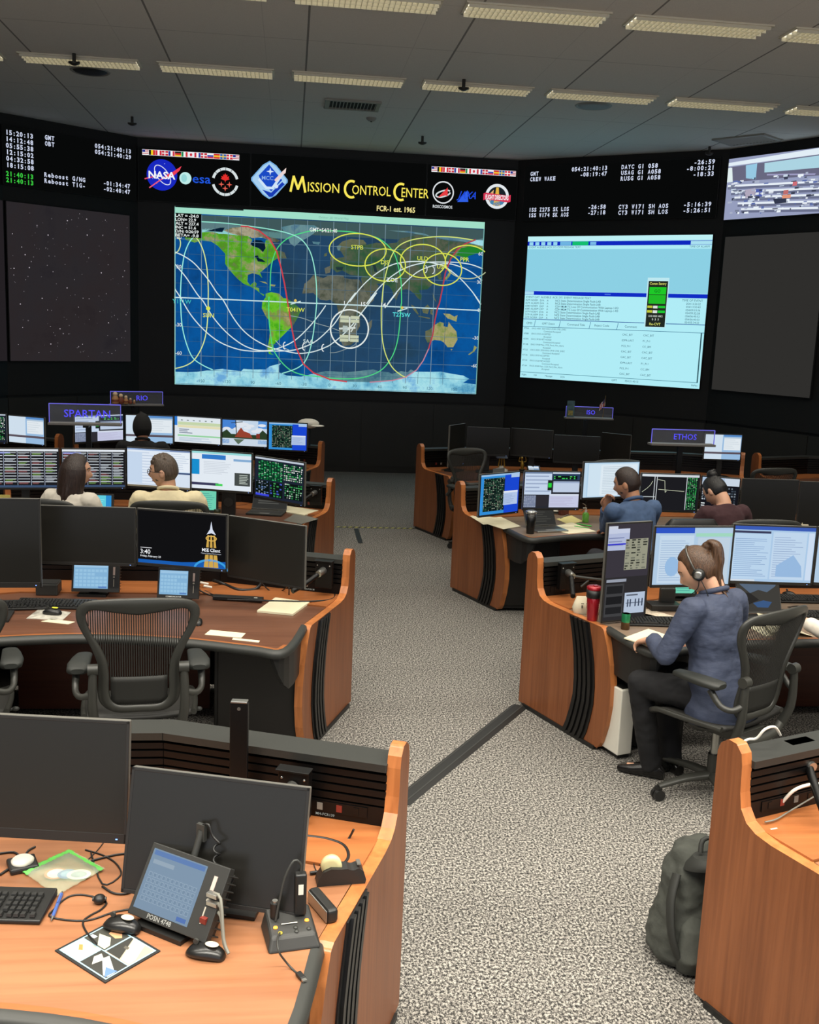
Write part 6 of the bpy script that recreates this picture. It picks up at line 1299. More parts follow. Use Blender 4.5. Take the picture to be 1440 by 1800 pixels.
mount((-.147, 3.365, .80), -.15, 'tall black monitor post in front of the near slat wall', True, .375, .062)
p = ony(520, 1315, 3.29); mount((p.x, 3.30, .875), -.35, 'black monitor bracket with pivot on the near left slat wall')
p = onz(560, 1000, .9); mount((.24, 6.31, .90), -.35, 'black monitor bracket at the aisle end of the second row')
mount((1.80, 6.34, .90), .36, 'black monitor bracket on the slat wall behind the red tumbler', link=True)
p = onz(1402, 1345, .9); mount((p.x, p.y+.02, .90), .36, 'black monitor bracket on the near right console')
mount((.26, 9.33, .90), -.35, 'black monitor bracket at the aisle end of the third row')
# --- second row left desk
keyboard(D(98, 1065), -.06, 'black keyboard in front of the left touch panel, second row'); keyboard(D(12, 1068), .15, 'black keyboard at the left frame edge, second row')
sheet([(46, 1087), (70, 1069), (125, 1076), (110, 1090)], 'printed mouse pad with a pale picture, second row left', 'mouse_pad', mat('pad_pale', (176, 172, 160), .6, noise=(30, .4)), th=.004, cat='mouse pad')
mouse(D(92, 1079, DZ+.003), 1.2, 'black mouse with yellow sticker, second row', 'yellow')
mouse(D(346, 1096), .3, 'black mouse right of the mesh chair back, second row', None)
sheet([(452, 1073), (484, 1050), (544, 1058), (515, 1079)], 'stack of white paper on the second row desk', th=.012, z=DZ+.013)
sheet([(360, 1115), (370, 1107), (432, 1113), (424, 1121)], 'white card strip on the second row desk')
sheet([(408, 1124), (410, 1121), (457, 1126), (455, 1129)], 'thin paper slip by the desk edge, second row')
sheet([(72, 1092), (90, 1088), (132, 1093), (120, 1097)], 'white paper partly under the mouse pad, second row left')
a, b = D(376, 1053), D(462, 1058); d = (b-a).normalized(); m0 = (a+b)/2; t = thing('cable_tray', 'long flat black box behind the white paper stack', 'box', (m0.x, m0.y, DZ), math.atan2(d.y, d.x)); MB().box((0, 0, .014), ((b-a).length, .06, .022)).build('body', BLK, t, .003); MB().box((.11, -.01, .026), (.02, .012, .002)).build('label_patch', WHITE, t)
c = D(90, 1045); t = thing('router_box', 'small black box behind the left keyboard, second row', 'box', (c.x-.02, c.y, DZ), 0); MB().box((0, .03, .035), (.13, .12, .07)).build('body', GREY, t, .006); MB().box((0, .03, .072), (.12, .11, .004)).build('lid', BLK, t)
cable([(375, 1020, .80), (395, 1030), (420, 1040), (450, 1038), (462, 1020, .82)], .011, 'thick black cable bundle under the lock screen monitor')
cable([(400, 1054, DZ+.03), (470, 1056, DZ+.016), (540, 1057, DZ+.016), (582, 1055), (588, 1045), (575, 1040), (520, 1036)], .005, 'black cable looping over the white paper stack')
cable([(345, 1035, .8), (365, 1046), (380, 1050), (360, 1040)], .005, 'black cable beside the right touch panel, second row')
cable([(455, 1018, .84), (475, 1040), (495, 1040), (507, 1030, .82), (508, 1048)], .004, 'hanging black cable below the aisle end monitor')
cable([(320, 1065), (345, 1075), (348, 1085), (335, 1090)], .003, 'thin mouse cable right of the mesh chair')
for k, (px, py) in enumerate(((352, 1024), (358, 1030))):
    c = D(px, py, .80); o = MB().tube([c, c+Vector((.05, .01, -.012))], .008, 8).build('cable_plug', WHITE); tag(o, ['white plug', 'lower white plug'][k]+' on the cables beside the right touch panel', 'plug')
# --- second row right desk
def tumbler(c, label, body, lid, h=.2, r=.042, band=None, steel=False, name='tumbler'):
    t = thing(name, label, 'tumbler', (c.x, c.y, DZ), .4)
    MB().lathe([(r*.72, 0), (r*.76, .004), (r*.93, h*.5), (r, h*.88), (0, h*.88)], n=28).build('body', body, t)
    if band: MB().lathe([(r*.985, h*.66), (r*1.06, h*.67), (r*1.07, h*.88), (r*.9, h*.88)], n=28).build('grip', band, t)
    MB().lathe([(r*1.02, 0), (r*1.08, .004), (r*1.06, .018), (r*.8, .024), (0, .026)], (0, 0, h*.88), n=28).build('lid', lid, t)
    MB().box((0, -.01, h*.88+.027), (.03, .02, .006)).build('sip_tab', lid, t, .002)
    return t
RED = mat('tumbler_red', (158, 22, 36), .25, .3, coat=.5)
tumbler(D(1041, 1090), 'red travel tumbler with a black grip on the second row desk', RED, RED, .215, .043, BLK)
BEIGE = mat('canvas_beige', (206, 196, 170), .85, bump=(60, .4, .003))
a, b = D(1002, 1077), D(1060, 1085); c = (a+b)/2
mb = MB(); mb.loft([((0, 0, .0), (.085, 0, 0), (0, .035, 0)), ((0, 0, .03), (.095, 0, 0), (0, .045, 0)), ((.005, 0, .07), (.088, 0, 0), (0, .03, 0)), ((.01, .01, .10), (.08, 0, 0), (0, .008, 0))], 24, pw=3)
t = thing('cloth_pouch', 'small cream cloth pouch behind the red tumbler', 'pouch', (c.x+.02, c.y+.05, DZ), -.1); mb.build('pouch', BEIGE, t)
cv = Canvas((-.06, -.044, .07), (1, 0, 0), (0, .3, 1), .1, .04, .0005); cv.L = 2
for k in range(3): cv.rect(.01+.03*k, .0, .028+.03*k, .005, (80, 74, 60), pc((80, 74, 60))); cv.rect(.012+.03*k, .012, .022+.03*k, .03, (80, 74, 60), pc((80, 74, 60)))
cv.build('print', t)
c = D(1099, 1106); t = thing('drink_can', 'small green and brown drink can in front of the portrait monitor', 'can', c, 0)
MB().lathe([(.022, 0), (.0255, .004), (.0255, .045)], n=24).build('lower_band', mat('can_brown', (90, 66, 40), .3, .5), t); MB().lathe([(.0255, .045), (.0255, .09), (.023, .096)], n=24).build('upper_band', mat('can_green', (40, 130, 84), .25, .4), t); MB().lathe([(.023, .096), (.021, .094), (0, .094)], n=24).build('top', SILV, t)
c = D(1116, 1096); t = thing('eyeglasses', 'thin wire eyeglasses lying on papers right of the drink can', 'glasses', (c.x, c.y, DZ), 1.2)
WIRE = mat('wire_dark', (60, 52, 40), .3, .8)
for s_ in (-1, 1): mb = MB(); mb.tube([(s_*.03+.024*math.cos(k*math.pi/8), .0, .024+.02*math.sin(k*math.pi/8)) for k in range(17)], .0012, 6, smooth=0); mb.build('rim', WIRE, t); mb = MB(); mb.tube([(s_*.054, 0, .026), (s_*.06, .06, .022), (s_*.05, .11, .006)], .0012, 6); mb.build('temple', WIRE, t)
MB().tube([(-.006, 0, .026), (0, 0, .03), (.006, 0, .026)], .0012, 6).build('bridge', WIRE, t)
keyboard(D(1152, 1096), -.08, 'black keyboard in front of the woman in the blazer', .36)
sheet([(1097, 1121), (1140, 1105), (1185, 1120), (1158, 1141)], 'white paper stack under the hand of the woman in the blazer', lift=.0, th=.006, z=DZ+.007)
sheet([(1068, 1082), (1110, 1072), (1165, 1086), (1135, 1096)], 'loose white papers behind the eyeglasses')
sheet([(1110, 1078), (1140, 1070), (1185, 1083), (1178, 1090)], 'printed paper beside the portrait monitor foot', m=mat('paper_print', (190, 176, 156), .8, noise=(60, .3)))
sheet([(1330, 1077), (1384, 1088), (1432, 1115), (1356, 1112)], 'curled white paper in front of the laptop', lift=.03, th=.0015, z=DZ+.02)
sheet([(1310, 1098), (1350, 1092), (1400, 1112), (1345, 1118)], 'white pages under the curled paper by the laptop')
c = D(1172, 1075); t = thing('photo_stand', 'black desk organiser with cables right of the portrait monitor', 'organiser', (c.x, c.y+.06, DZ), 0); MB().box((0, 0, .02), (.2, .12, .04)).build('base', BLK, t, .006); MB().box((.03, .03, .08), (.1, .04, .1)).build('block', GREY, t, .01)
c = D(1205, 1045, .80); touch(Vector((c.x, c.y, DZ)), 0, 'mint touch panel behind the face of the woman in the blazer', .16, .18, 8, c_mint, side=0)
c = D(1216, 1040, .80)
def laptop(c, rz, label, content, lidw=.32, lidh=.21, ang=18, basec=SILV, lid=None):
    t = thing('laptop', label, 'laptop', (c.x, c.y, DZ), rz)
    MB().box((0, 0, .009), (lidw, .22, .016)).build('base', basec, t, .004)
    mb = MB(); mb.box((0, .015, .0175), (lidw*.88, .10, .001)); mb.build('keyboard_deck', mat('deck_dark', (46, 46, 46)), t); mb = MB(); mb.box((0, -.07, .0175), (.09, .05, .001)); mb.build('trackpad', mat('pad_grey', (110, 110, 108)), t)
    M = Matrix.Translation((0, .108, .02)) @ Matrix.Rotation(-math.radians(ang), 4, 'X')
    mb = MB(); mb.M = M; mb.box((0, .004, lidh/2), (lidw, .008, lidh)); mb.build('lid', lid or BLK, t, .003)
    cv = Canvas(M @ Vector((-lidw/2+.006, 0, lidh-.006)), (1, 0, 0), M.to_3x3() @ Vector((0, 0, 1)), lidw-.012, lidh-.016, .0001); cv.L = 3; content(cv, lidw-.012, lidh-.016); cv.build('display', t)
    return t
def c_lake(cv, w, h):
    cv.rect(0, 0, w, h, (64, 62, 58)); cv.up(); cv.poly([(0, 0), (w, 0), (w*.9, .2*h), (.7*w, .38*h), (.5*w, .3*h), (.3*w, .4*h), (.1*w, .15*h)], (88, 104, 124)); cv.poly([(.35*w, .72*h), (.6*w, .64*h), (.8*w, .7*h), (.7*w, .88*h), (.45*w, .86*h)], (60, 88, 130)); cv.up(); cv.poly([(0, .35*h), (.3*w, .4*h), (.5*w, .62*h), (.2*w, .8*h), (0, .7*h)], (44, 42, 40))
laptop(D(1352, 1092), .08, 'dark laptop with a mountain lake wallpaper right of the woman', c_lake, .30, .21, 20, BLK, mat('lid_dark', (60, 60, 58)))
mouse(D(1324, 1098), 1.4, 'black mouse left of the mountain wallpaper laptop', None)
mouse(D(1388, 1048), .2, 'black mouse resting on the dark tray, second row right', None); keyboard(D(1415, 1056), -.05, 'upper black keyboard at the right frame edge, second row', .4); keyboard(D(1420, 1084), -.05, 'lower black keyboard at the right frame edge, second row', .4)
cable([(1320, 1055), (1345, 1042), (1385, 1045), (1440, 1040)], .004, 'black cable behind the mountain wallpaper laptop')
cable([(1385, 1068), (1405, 1066), (1412, 1074), (1395, 1082), (1386, 1074), (1390, 1068)], .003, 'small cable loop beside the right keyboards')
# white bin by the console foot
c = onz(1078, 1325, 0); t = thing('waste_bin', 'narrow off-white bin standing against the console end', 'bin', (c.x+.0, c.y+.03, 0), .32)
mb = MB(); mb.box((0, 0, .23), (.10, .24, .40)); mb.build('body', WHITE, t, .006); MB().box((0, 0, .432), (.07, .2, .006)).build('opening', BLK, t); MB().box((.01, 0, .016), (.08, .2, .03)).build('foot', BLK, t, .004)
# --- third row right desk
STEEL = mat('steel_rim', (190, 190, 185), .25, .9)
tumbler(D(932, 938), 'black insulated tumbler with a steel rim, third row', mat('tumbler_black', (20, 20, 20), .3), STEEL, .20, .044)
def c_dimgrey(cv, w, h): cv.rect(0, 0, w, h, (50, 50, 48)); cv.up(); lines(cv, .1*w, .1*h, .9*w, .9*h, 7, (66, 66, 62))
laptop(D(962, 932), .25, 'open grey laptop behind the black tumbler, third row', c_dimgrey, .30, .2, 30, SILV, GREY)
sheet([(826, 907), (868, 902), (912, 920), (850, 922)], 'large loose sheet overhanging the console end, third row', lift=.012)
sheet([(838, 915), (880, 908), (916, 925), (885, 930)], 'second loose sheet on the console end, third row', z=DZ+.006)
sheet([(960, 928), (1005, 918), (1048, 934), (1000, 938)], 'white papers in front of the man in blue', th=.004, z=DZ+.005)
sheet([(978, 912), (1005, 906), (1025, 916), (1000, 922)], 'yellowish note paper on the third row desk', m=mat('paper_yellow', (220, 208, 140), .8))
c = D(1029, 918); t = thing('sanitizer_bottle', 'clear green pump bottle beside the man in blue', 'bottle', c, 0)
MB().lathe([(.026, 0), (.03, .006), (.03, .075), (.018, .09), (.012, .094)], n=20).build('body', mat('gel_green', (120, 200, 80), .2, alpha=.85), t); MB().lathe([(.012, .094), (.012, .112), (.005, .114), (.005, .13)], n=16).build('pump', WHITE, t); MB().box((-.012, 0, .132), (.035, .012, .008)).build('nozzle', WHITE, t, .002)
for k, (p1, p2, lb) in enumerate((((1010, 926), (1035, 930), 'green pen nearest the desk edge, third row'), ((1014, 922), (1040, 926), 'green pen above the other green pen, third row'))):
    a, b = D(*p1), D(*p2); tag(MB().tube([a+Vector((0, 0, .006)), b+Vector((0, 0, .006))], .0055, 8).build('pen', mat('pen_green', (70, 180, 70))), lb, 'pen')
t = thing('sticky_note', 'pale sticky note hanging under the white document monitor', 'note', onz(1110, 878, 1.045), .3); MB().box((0, 0, -.045), (.07, .002, .09)).build('note', mat('note_pale', (206, 200, 160), .8), t)
c = D(955, 905); t = thing('desk_dock', 'white edged docking bar under the small windows monitor', 'dock', (c.x+.12, c.y+.05, DZ), 0); MB().box((0, 0, .02), (.14, .06, .035)).build('body', WHITE, t, .006); MB().box((0, -.031, .02), (.12, .002, .02)).build('front', GREY, t)
c = D(990, 905); t = thing('snack_box', 'small red and brown box on the third row desk', 'box', (c.x, c.y, DZ), .3); MB().box((0, 0, .03), (.09, .06, .06)).build('body', mat('box_redbrown', (96, 46, 34), .6, noise=(40, .3)), t, .004); MB().box((0, 0, .0625), (.085, .055, .005)).build('lid', mat('box_tan', (120, 90, 60)), t)
cable([(985, 912), (1000, 905), (1020, 900), (1030, 890, .82), (1025, 885, .85)], .005, 'grey cable by the pump bottle', m=mat('cable_grey', (120, 118, 108)))
c = D(1240, 905); t = thing('paper_stack', 'stack of white forms left of the woman with the bun', 'paper', (c.x, c.y, DZ), 0); MB().box((0, 0, .02), (.22, .16, .04)).build('stack', PAPER, t, .001); MB().box((0, -.02, .045), (.2, .1, .008)).build('top_sheet', mat('paper_print', (190, 176, 156)), t)
c = Vector((4.62, 8.70, DZ)); t = thing('tissue_box', 'small cream box at the right edge of the third row', 'box', (c.x, c.y, DZ), 0); MB().box((0, 0, .04), (.1, .08, .08)).build('body', BEIGE, t, .005); MB().ball((0, 0, .085), (.02, .02, .02), 10).build('tissue', PAPER, t)
# mug hooks / headset stand at far right
def headset_stand(c, label):
    t = thing('headset_stand', label, 'headset', c, 0); MB().box((0, 0, .01), (.1, .1, .02)).build('base', BLK, t, .004); MB().cyl((0, 0, .02), (0, 0, .24), .008).build('pole', BLKM, t)
    MB().tube([(-.07, 0, .14), (-.075, 0, .2), (-.04, 0, .255), (0, 0, .265), (.04, 0, .255), (.075, 0, .2), (.07, 0, .14)], .006, 8).build('headband', SILV, t)
    for s_ in (-1, 1): MB().lathe([(.0, -.012), (.03, -.01), (.03, .01), (0, .012)], (s_*.07, 0, .13), 16, ax=(1, 0, 0)).build('ear_cup', BLK, t)
headset_stand(Vector((4.55, 8.95, DZ)), 'headset hung on a stand behind the small lit touch panel')
headset_stand(Vector((4.85, 9.0, DZ)), 'headset on a stand at the right frame edge, third row')
# --- third row left desk
c = D(402, 896, .80); t = thing('desk_speaker', 'black desk speaker beside the mint touch panel', 'speaker', (c.x, c.y, DZ), 0); MB().box((0, 0, .11), (.12, .12, .22)).build('cabinet', BLK, t, .006); MB().lathe([(.0, 0), (.04, 0), (.042, .004), (.036, .002)], (0, -.061, .12), 24, ax=(0, -1, 0)).build('cone', GREY, t); MB().tube([(-.04, 0, .22), (-.03, 0, .25), (.03, 0, .25), (.04, 0, .22)], .007, 8).build('handle', BLKM, t)
c = D(382, 908, .80); t = thing('drink_can', 'small gold can in front of the desk speaker', 'can', (c.x, c.y, DZ), 0); MB().lathe([(.026, 0), (.029, .004), (.029, .08)], n=20).build('body', mat('can_gold', (150, 140, 90), .3, .6), t); MB().lathe([(.029, .08), (.029, .1), (.026, .105), (0, .103)], n=20).build('top_band', mat('can_dark', (50, 54, 40), .3, .5), t)
def c_lapoff(cv, w, h): cv.rect(0, 0, w, h, (50, 50, 48)); cv.up(); lines(cv, .15*w, .15*h, .9*w, .8*h, 6, (84, 84, 80))
laptop(D(468, 903), -.2, 'tilted dark laptop at the aisle end of the third row', c_lapoff, .32, .21, 35, GREY, GREY)
sheet([(488, 897), (505, 889), (560, 897), (535, 905)], 'white papers right of the tilted laptop', th=.01, z=DZ+.011)
sheet([(498, 915), (520, 902), (560, 912), (530, 921)], 'grey desk mat at the aisle end of the third row', m=mat('mat_grey', (110, 108, 100), .7))
c = D(8, 880, .80); t = thing('sticky_note', 'yellow sticky note standing at the left frame edge, third row', 'note', (c.x, c.y, DZ), 0); MB().box((0, 0, .05), (.1, .003, .09)).build('note', mat('note_yellow', (226, 214, 120), .8), t)
sheet([(18, 875), (40, 868), (66, 872), (52, 880)], 'white paper left of the long haired woman', z=DZ+.003)
cable([(350, 895), (420, 890), (450, 885), (440, 900)], .005, 'dark cable behind the desk speaker, third row')
# white cap-like thing on top of the far row
p = ony(535, 745, 12.4); t = thing('white_cap', 'white cap lying on the far console ledge by the aisle', 'cap', (p.x+.05, 12.42, .995), 0)
MB().ball((0, 0, .26), (.13, .1, .06), 18).build('crown', WHITE, t); MB().ball((.1, -.05, .24), (.09, .08, .012), 14).build('brim', WHITE, t); MB().cyl((0, 0, 0), (0, 0, .24), .03).build('stand', BLK, t)
# --- signs
def sign(tl, tr, zt, h, text, label, y_=None, tcol=(90, 84, 255), base=.995):
    A, B = onz(*tl, zt), onz(*tr, zt); d = B-A; d.z = 0; w_ = d.length; c = (A+B)/2; rz = math.atan2(d.y, d.x)
    t = thing('position_sign', label, 'sign', (c.x, c.y, base), rz); Z = zt-base
    g = MB().box((0, 0, Z-h/2), (w_, .010, h)).build('glass_plate', mat('sign_glass', (200, 205, 220), .04, 0, .5, alpha=.07), t)
    E_ = mat('sign_edge_glow', (96, 92, 205), .4, emis=.8); mb = MB(); mb.box((0, 0, Z), (w_, .012, .007)); mb.box((-w_/2, 0, Z-h/2), (.005, .012, h)); mb.box((w_/2, 0, Z-h/2), (.005, .012, h)); mb.build('glowing_edge', E_, t)
    MB().box((0, .02, Z-h-.012), (w_+.02, .11, .022)).build('shelf', mat('shelf_grey', (110, 108, 104), .5), t, .004)
    row = min([y_ for y_ in ROWY if y_+.3 > c.y] or [c.y]); dy = max(.04, row+.26-c.y); zs = Z-h-.028; mb = MB(); mb.box((0, dy, zs/2), (.05, .03, zs)); mb.box((0, dy/2+.03, zs-.01), (.05, dy, .02)); mb.build('post', BLKM, t)
    cv = Canvas((-w_/2, -.0062, Z), (1, 0, 0), (0, 0, 1), w_, h, .0002); cv.text(w_*(.60 if text == 'RIO' else .53), h*.70, text, h*.40, tcol, 'c', .004); cv.build('lettering', t)
    return t, w_, Z-h, c, rz
sign((86, 709), (212, 712), 1.655, .165, 'SPARTAN', 'glowing blue SPARTAN sign over the third row')
s2 = sign((194, 688), (286, 689), 1.565, .145, 'RIO', 'glowing blue RIO sign over the farthest row')
s3 = sign((996, 714), (1078, 717), 1.55, .13, 'ISO', 'glowing blue ISO sign over the farthest right row')
sign((1147, 754), (1257, 757), 1.565, .135, 'ETHOS', 'glowing blue ETHOS sign over the third row right')
M_ = [(.03, 1.0), (.27, .85), (.5, .7), (.7, .5), (.86, .35)]
t2, w2, z2, c2_, r2_ = s2
DOLL = mat('doll_wood', (176, 130, 84), .4); DOLLD = mat('doll_pattern', (120, 60, 40), .4); DOLLF = mat('doll_face', (214, 186, 150), .4)
for k, (u, s_) in enumerate(M_[:5]):
    x = -w2/2+.06+.068*k*(1-.05*k); p = Vector((c2_.x+math.cos(r2_)*x, c2_.y+math.sin(r2_)*x-.035, .995+z2+.003))
    t = thing('nesting_doll', ['tallest wooden nesting doll on the RIO sign shelf', 'second tallest nesting doll on the RIO sign shelf', 'middle nesting doll on the RIO sign shelf', 'second smallest nesting doll on the RIO sign shelf', 'smallest nesting doll on the RIO sign shelf'][k], 'doll', p, 0, 'nesting dolls on the RIO sign')
    h = .14*s_; MB().lathe([(h*.22, 0), (h*.3, h*.12), (h*.3, h*.38), (h*.2, h*.62), (h*.17, h*.68)], n=16).build('body', DOLLD if k % 2 else DOLL, t); MB().ball((0, 0, h*.8), (h*.2, h*.2, h*.21), 14).build('head', DOLLF, t); MB().lathe([(h*.305, h*.2), (h*.31, h*.3), (h*.3, h*.38)], n=16).build('apron_band', DOLLD, t)
t3, w3, z3, c3_, r3_ = s3
def on3(x, dy=-.02): return Vector((c3_.x+math.cos(r3_)*x, c3_.y+math.sin(r3_)*x+dy, .995+z3))
t = thing('photo_plaque', 'small printed plaque standing at the left of the ISO sign', 'plaque', on3(-w3/2+.05, -.02), 0); MB().box((0, 0, .1), (.095, .006, .2)).build('board', mat('plaque_teal', (60, 90, 96), .5, noise=(18, .6)), t); MB().box((0, -.004, .05), (.06, .002, .06)).build('picture', mat('plaque_olive', (130, 120, 60), .5, noise=(40, .5)), t)
t = thing('desk_flag', 'small american flag standing on the ISO sign', 'flag', on3(w3/2-.13, -.02), 0); MB().tube([(0, 0, 0), (.02, 0, .28)], .003, 6).build('flag_pole', mat('pole_gold', (150, 120, 60), .3, .8), t)
vs_ = []; cc_ = []; mb = MB(); g = 7
for i in range(g+1):
    for j in range(3): vs_.append((.016-.010*i+.006*math.sin(i+j), .004*math.sin(i*1.2), .255-.05*j*1.0-.016*i*(1-.2*j)))
for i in range(g):
    for j in range(2): a = i*3+j; mb.add([vs_[a], vs_[a+3], vs_[a+4], vs_[a+1]], [(0, 1, 2, 3)], (i+j) % 2 if not (i < 3 and j == 0) else 2)
mb.build('cloth', [mat('flag_red', (170, 60, 70), .7), mat('flag_white', (196, 186, 190), .7), mat('flag_blue', (60, 56, 96), .7)], t)
# rocket trophy, small trophy on the far right row
c = Vector((2.58, 12.25, DZ)); t = thing('rocket_model', 'white rocket model on a gold stand, farthest right row', 'rocket model', c, 0); t.scale = (1.12, 1.12, 1.12)
GOLD = mat('gold_metal', (200, 160, 70), .3, .8)
MB().lathe([(.07, 0), (.075, .02), (.03, .04), (.02, .06)], n=20).build('base', WHITE, t)
for s_ in (-1, 0, 1): MB().tube([(s_*.035, 0, .05), (s_*.012, 0, .24)], .008, 8).build('leg', GOLD, t)
MB().box((0, 0, .16), (.12, .06, .03)).build('collar', mat('collar_blue', (120, 140, 160)), t, .004); mb = MB(); mb.lathe([(.035, 0), (.042, .03), (.03, .08), (.012, .14), (0, .2)], (0, 0, .22), 20); mb.build('nose', WHITE, t); MB().lathe([(.05, 0), (.056, .006), (.05, .012), (.046, .006)], (0, 0, .26), 24).build('ring', GOLD, t)
c = D(918, 823, .80); t = thing('figurine', 'small golden figurine on the farthest right row', 'figurine', (c.x, c.y, DZ), 0)
MB().cyl((0, 0, 0), (0, 0, .03), .035).build('base', BLK, t); MB().tube([(0, 0, .03), (.0, 0, .09), (-.01, 0, .14)], [.016, .024, .012], 10).build('body', GOLD, t); MB().ball((-.01, 0, .165), .018, 10).build('head', GOLD, t)
for s_ in (-1, 1): MB().tube([(s_*.015, 0, .12), (s_*.045, 0, .13), (s_*.035, 0, .18)], .006, 8).build('arm', GOLD, t)
# mascot-free clutter on the near right console
a, b = D(1352, 1462), D(1376, 1457); d = (b-a).normalized(); m0 = (a+b)/2; t = thing('cable_clip', 'small grey clip strip on the near right desk', 'clip', (m0.x, m0.y, DZ), math.atan2(d.y, d.x)); MB().box((0, 0, .003), ((b-a).length, .016, .006)).build('strip', GREY, t, .001)
MB().box((-.01, 0, .007), (.03, .008, .002)).build('marking', WHITE, t)
cable([(1374, 1412, .80), (1395, 1390, .86), (1420, 1380, .88), (1445, 1378, .88)], .006, 'white cable hanging on the near right slat wall', m=WHITE)
cable([(1345, 1445, .775), (1365, 1440, .775), (1390, 1425, .78), (1440, 1395, .82)], .003, 'thin grey cable under the white cable, near right console', m=mat('cable_grey', (120, 118, 108)))
cable([Vector((p.x, p.y, p.z)) for p in (onz(1298, 1310, 1.0), onz(1315, 1300, 1.02), onz(1330, 1298, 1.03), onz(1345, 1282, 1.07), onz(1362, 1278, 1.07), onz(1372, 1292, 1.02))], .005, 'white cable arching over the ledge of the near right console', m=WHITE)
# ================================================================== chairs
MESHM = mat('chair_mesh', (42, 41, 38), .6); GRAPH = mat('chair_graphite', (52, 52, 48), .42); PADM = mat('arm_pad', (40, 42, 39), .55)
CO = [(0, -.01), (.11, -.01), (.17, .03), (.187, .09), (.182, .18), (.187, .25), (.217, .33), (.257, .41), (.274, .47), (.264, .52), (.215, .553), (.11, .567), (0, .57)]
CI = [(0, .03), (.085, .03), (.122, .052), (.134, .10), (.133, .18), (.141, .25), (.168, .32), (.208, .395), (.226, .45), (.226, .488), (.195, .508), (.10, .496), (0, .484)]
def spl(P, k=4):
    out = []
    for i in range(len(P)-1):
        p0, p1, p2, p3 = [Vector((*P[j], 0)) for j in (max(i-1, 0), i, i+1, min(i+2, len(P)-1))]
        for j in range(k):
            t = j/k; q = .5*((2*p1)+(p2-p0)*t+(2*p0-5*p1+4*p2-p3)*t*t+(3*p1-p0-3*p2+p3)*t**3); out.append((q.x, q.y))
    out.append(P[-1]); return out
CO, CI = spl(CO), spl(CI)
def bk(x, v): # back surface: reclined, wrapped round the sitter
    return Vector((x, -.215-.16*v-.10*(v-.25)**2+.55*x*x+.0, .50+v*.99))
def chair(label, x, y, rz, s=1.06, name='office_chair', full=True, base_rot=.3):
    t = thing(name, label, 'chair', (x, y, 0), rz); t.scale = (s, s, s)
    mb = MB(); loop = [(a, b, c, d) for (a, b), (c, d) in zip(CO, CI)]; loop = loop+[(-a, b, -c, d) for a, b, c, d in loop[-2:0:-1]]
    n = len(loop); vs_ = []; K = 8
    for (a, b, c, d) in loop:
        O, I = bk(a, b), bk(c, d); m_ = (O+I)/2; h = (O-I)/2; th = Vector((0, .013, 0))
        for k in range(K):
            ang = 2*math.pi*k/K; vs_.append(m_+h*math.copysign(abs(math.cos(ang))**.7, math.cos(ang))+th*math.sin(ang))
    mb.add(vs_, [(i*K+k, i*K+(k+1) % K, ((i+1) % n)*K+(k+1) % K, ((i+1) % n)*K+k) for i in range(n) for k in range(K)], 0, True)
    mb.build('back_frame', GRAPH, t)
    # ribbed suspension back
    def span(x):
        ys = [];  P = CI
        for (a, b), (c, d) in zip(P[:-1], P[1:]):
            if (a-x)*(c-x) <= 0 and abs(a-c) > 1e-9: ys.append(b+(d-b)*(x-a)/(c-a))
        return (min(ys), max(ys)) if len(ys) >= 2 else None
    mb = MB(); st = .0105; kk = int(.225/st)
    for i in range(-kk, kk+1):
        x_ = i*st; sp = span(abs(x_)+.0005)
        if not sp: continue
        a, b = sp[0]-.004, sp[1]+.004
        if b-a < .02: continue
        m_ = 8; wd = .0025
        V = []
        for j in range(m_+1):
            v = a+(b-a)*j/m_; p = bk(x_, v)
            V += [p+Vector((-wd, 0, 0)), p+Vector((wd, 0, 0))]
        V2 = [p+Vector((0, .003, 0)) for p in V]; L = len(V)
        mb.add(V+V2, [(2*j, 2*j+1, 2*j+3, 2*j+2) for j in range(m_)]+[(L+2*j+2, L+2*j+3, L+2*j+1, L+2*j) for j in range(m_)]+[(2*j, 2*j+2, L+2*j+2, L+2*j) for j in range(m_)]+[(2*j+3, 2*j+1, L+2*j+1, L+2*j+3) for j in range(m_)])
    mb.build('back_mesh', MESHM, t)
    mb = MB(); V = []; g = 10
    for i in range(g+1):
        for j in range(6):
            v = .032+(.17-.032)*j/5; xx = (-1+2*i/g)*(.128 if j > 0 else .10); V.append(bk(xx, v)+Vector((0, -.004, 0)))
    mb.add(V, [(i*6+j, (i+1)*6+j, (i+1)*6+j+1, i*6+j+1) for i in range(g) for j in range(5)], 0, True); o = mb.build('lumbar_pad', mat('lumbar', (34, 34, 31), .6), t); s_ = o.modifiers.new('s', 'SOLIDIFY'); s_.thickness = .008
    for sx in (-1, 1):
        mb = MB(); mb.tube([(sx*.19, -.235, .42), (sx*.205, -.27, .52), (sx*.205, -.275, .64), (sx*.20, -.27, .73)], [.024, .022, .02, .018], 12, flat=(1.0, (1, 0, 0))); mb.cyl((sx*.18, -.27, .72), (sx*.225, -.27, .72), .026); mb.build('side_post', GRAPH, t)
        mb = MB(); mb.tube([(sx*.215, -.27, .60), (sx*.26, -.25, .585), (sx*.285, -.2, .60), (sx*.285, -.14, .66)], [.016, .015, .015, .018], 10); mb.build('arm_support', GRAPH, t)
        mb = MB(); mb.loft([((sx*.275, -.20, .69), (.03, 0, 0), (0, 0, .012)), ((sx*.275, -.185, .69), (.05, 0, 0), (0, 0, .02)), ((sx*.277, -.1, .688), (.052, 0, 0), (0, 0, .022)), ((sx*.27, 0, .685), (.045, 0, 0), (0, 0, .02)), ((sx*.262, .075, .68), (.038, 0, 0), (0, 0, .016)), ((sx*.26, .09, .68), (.02, 0, 0), (0, 0, .008))], 20, pw=2.6); mb.build('arm_pad', PADM, t)
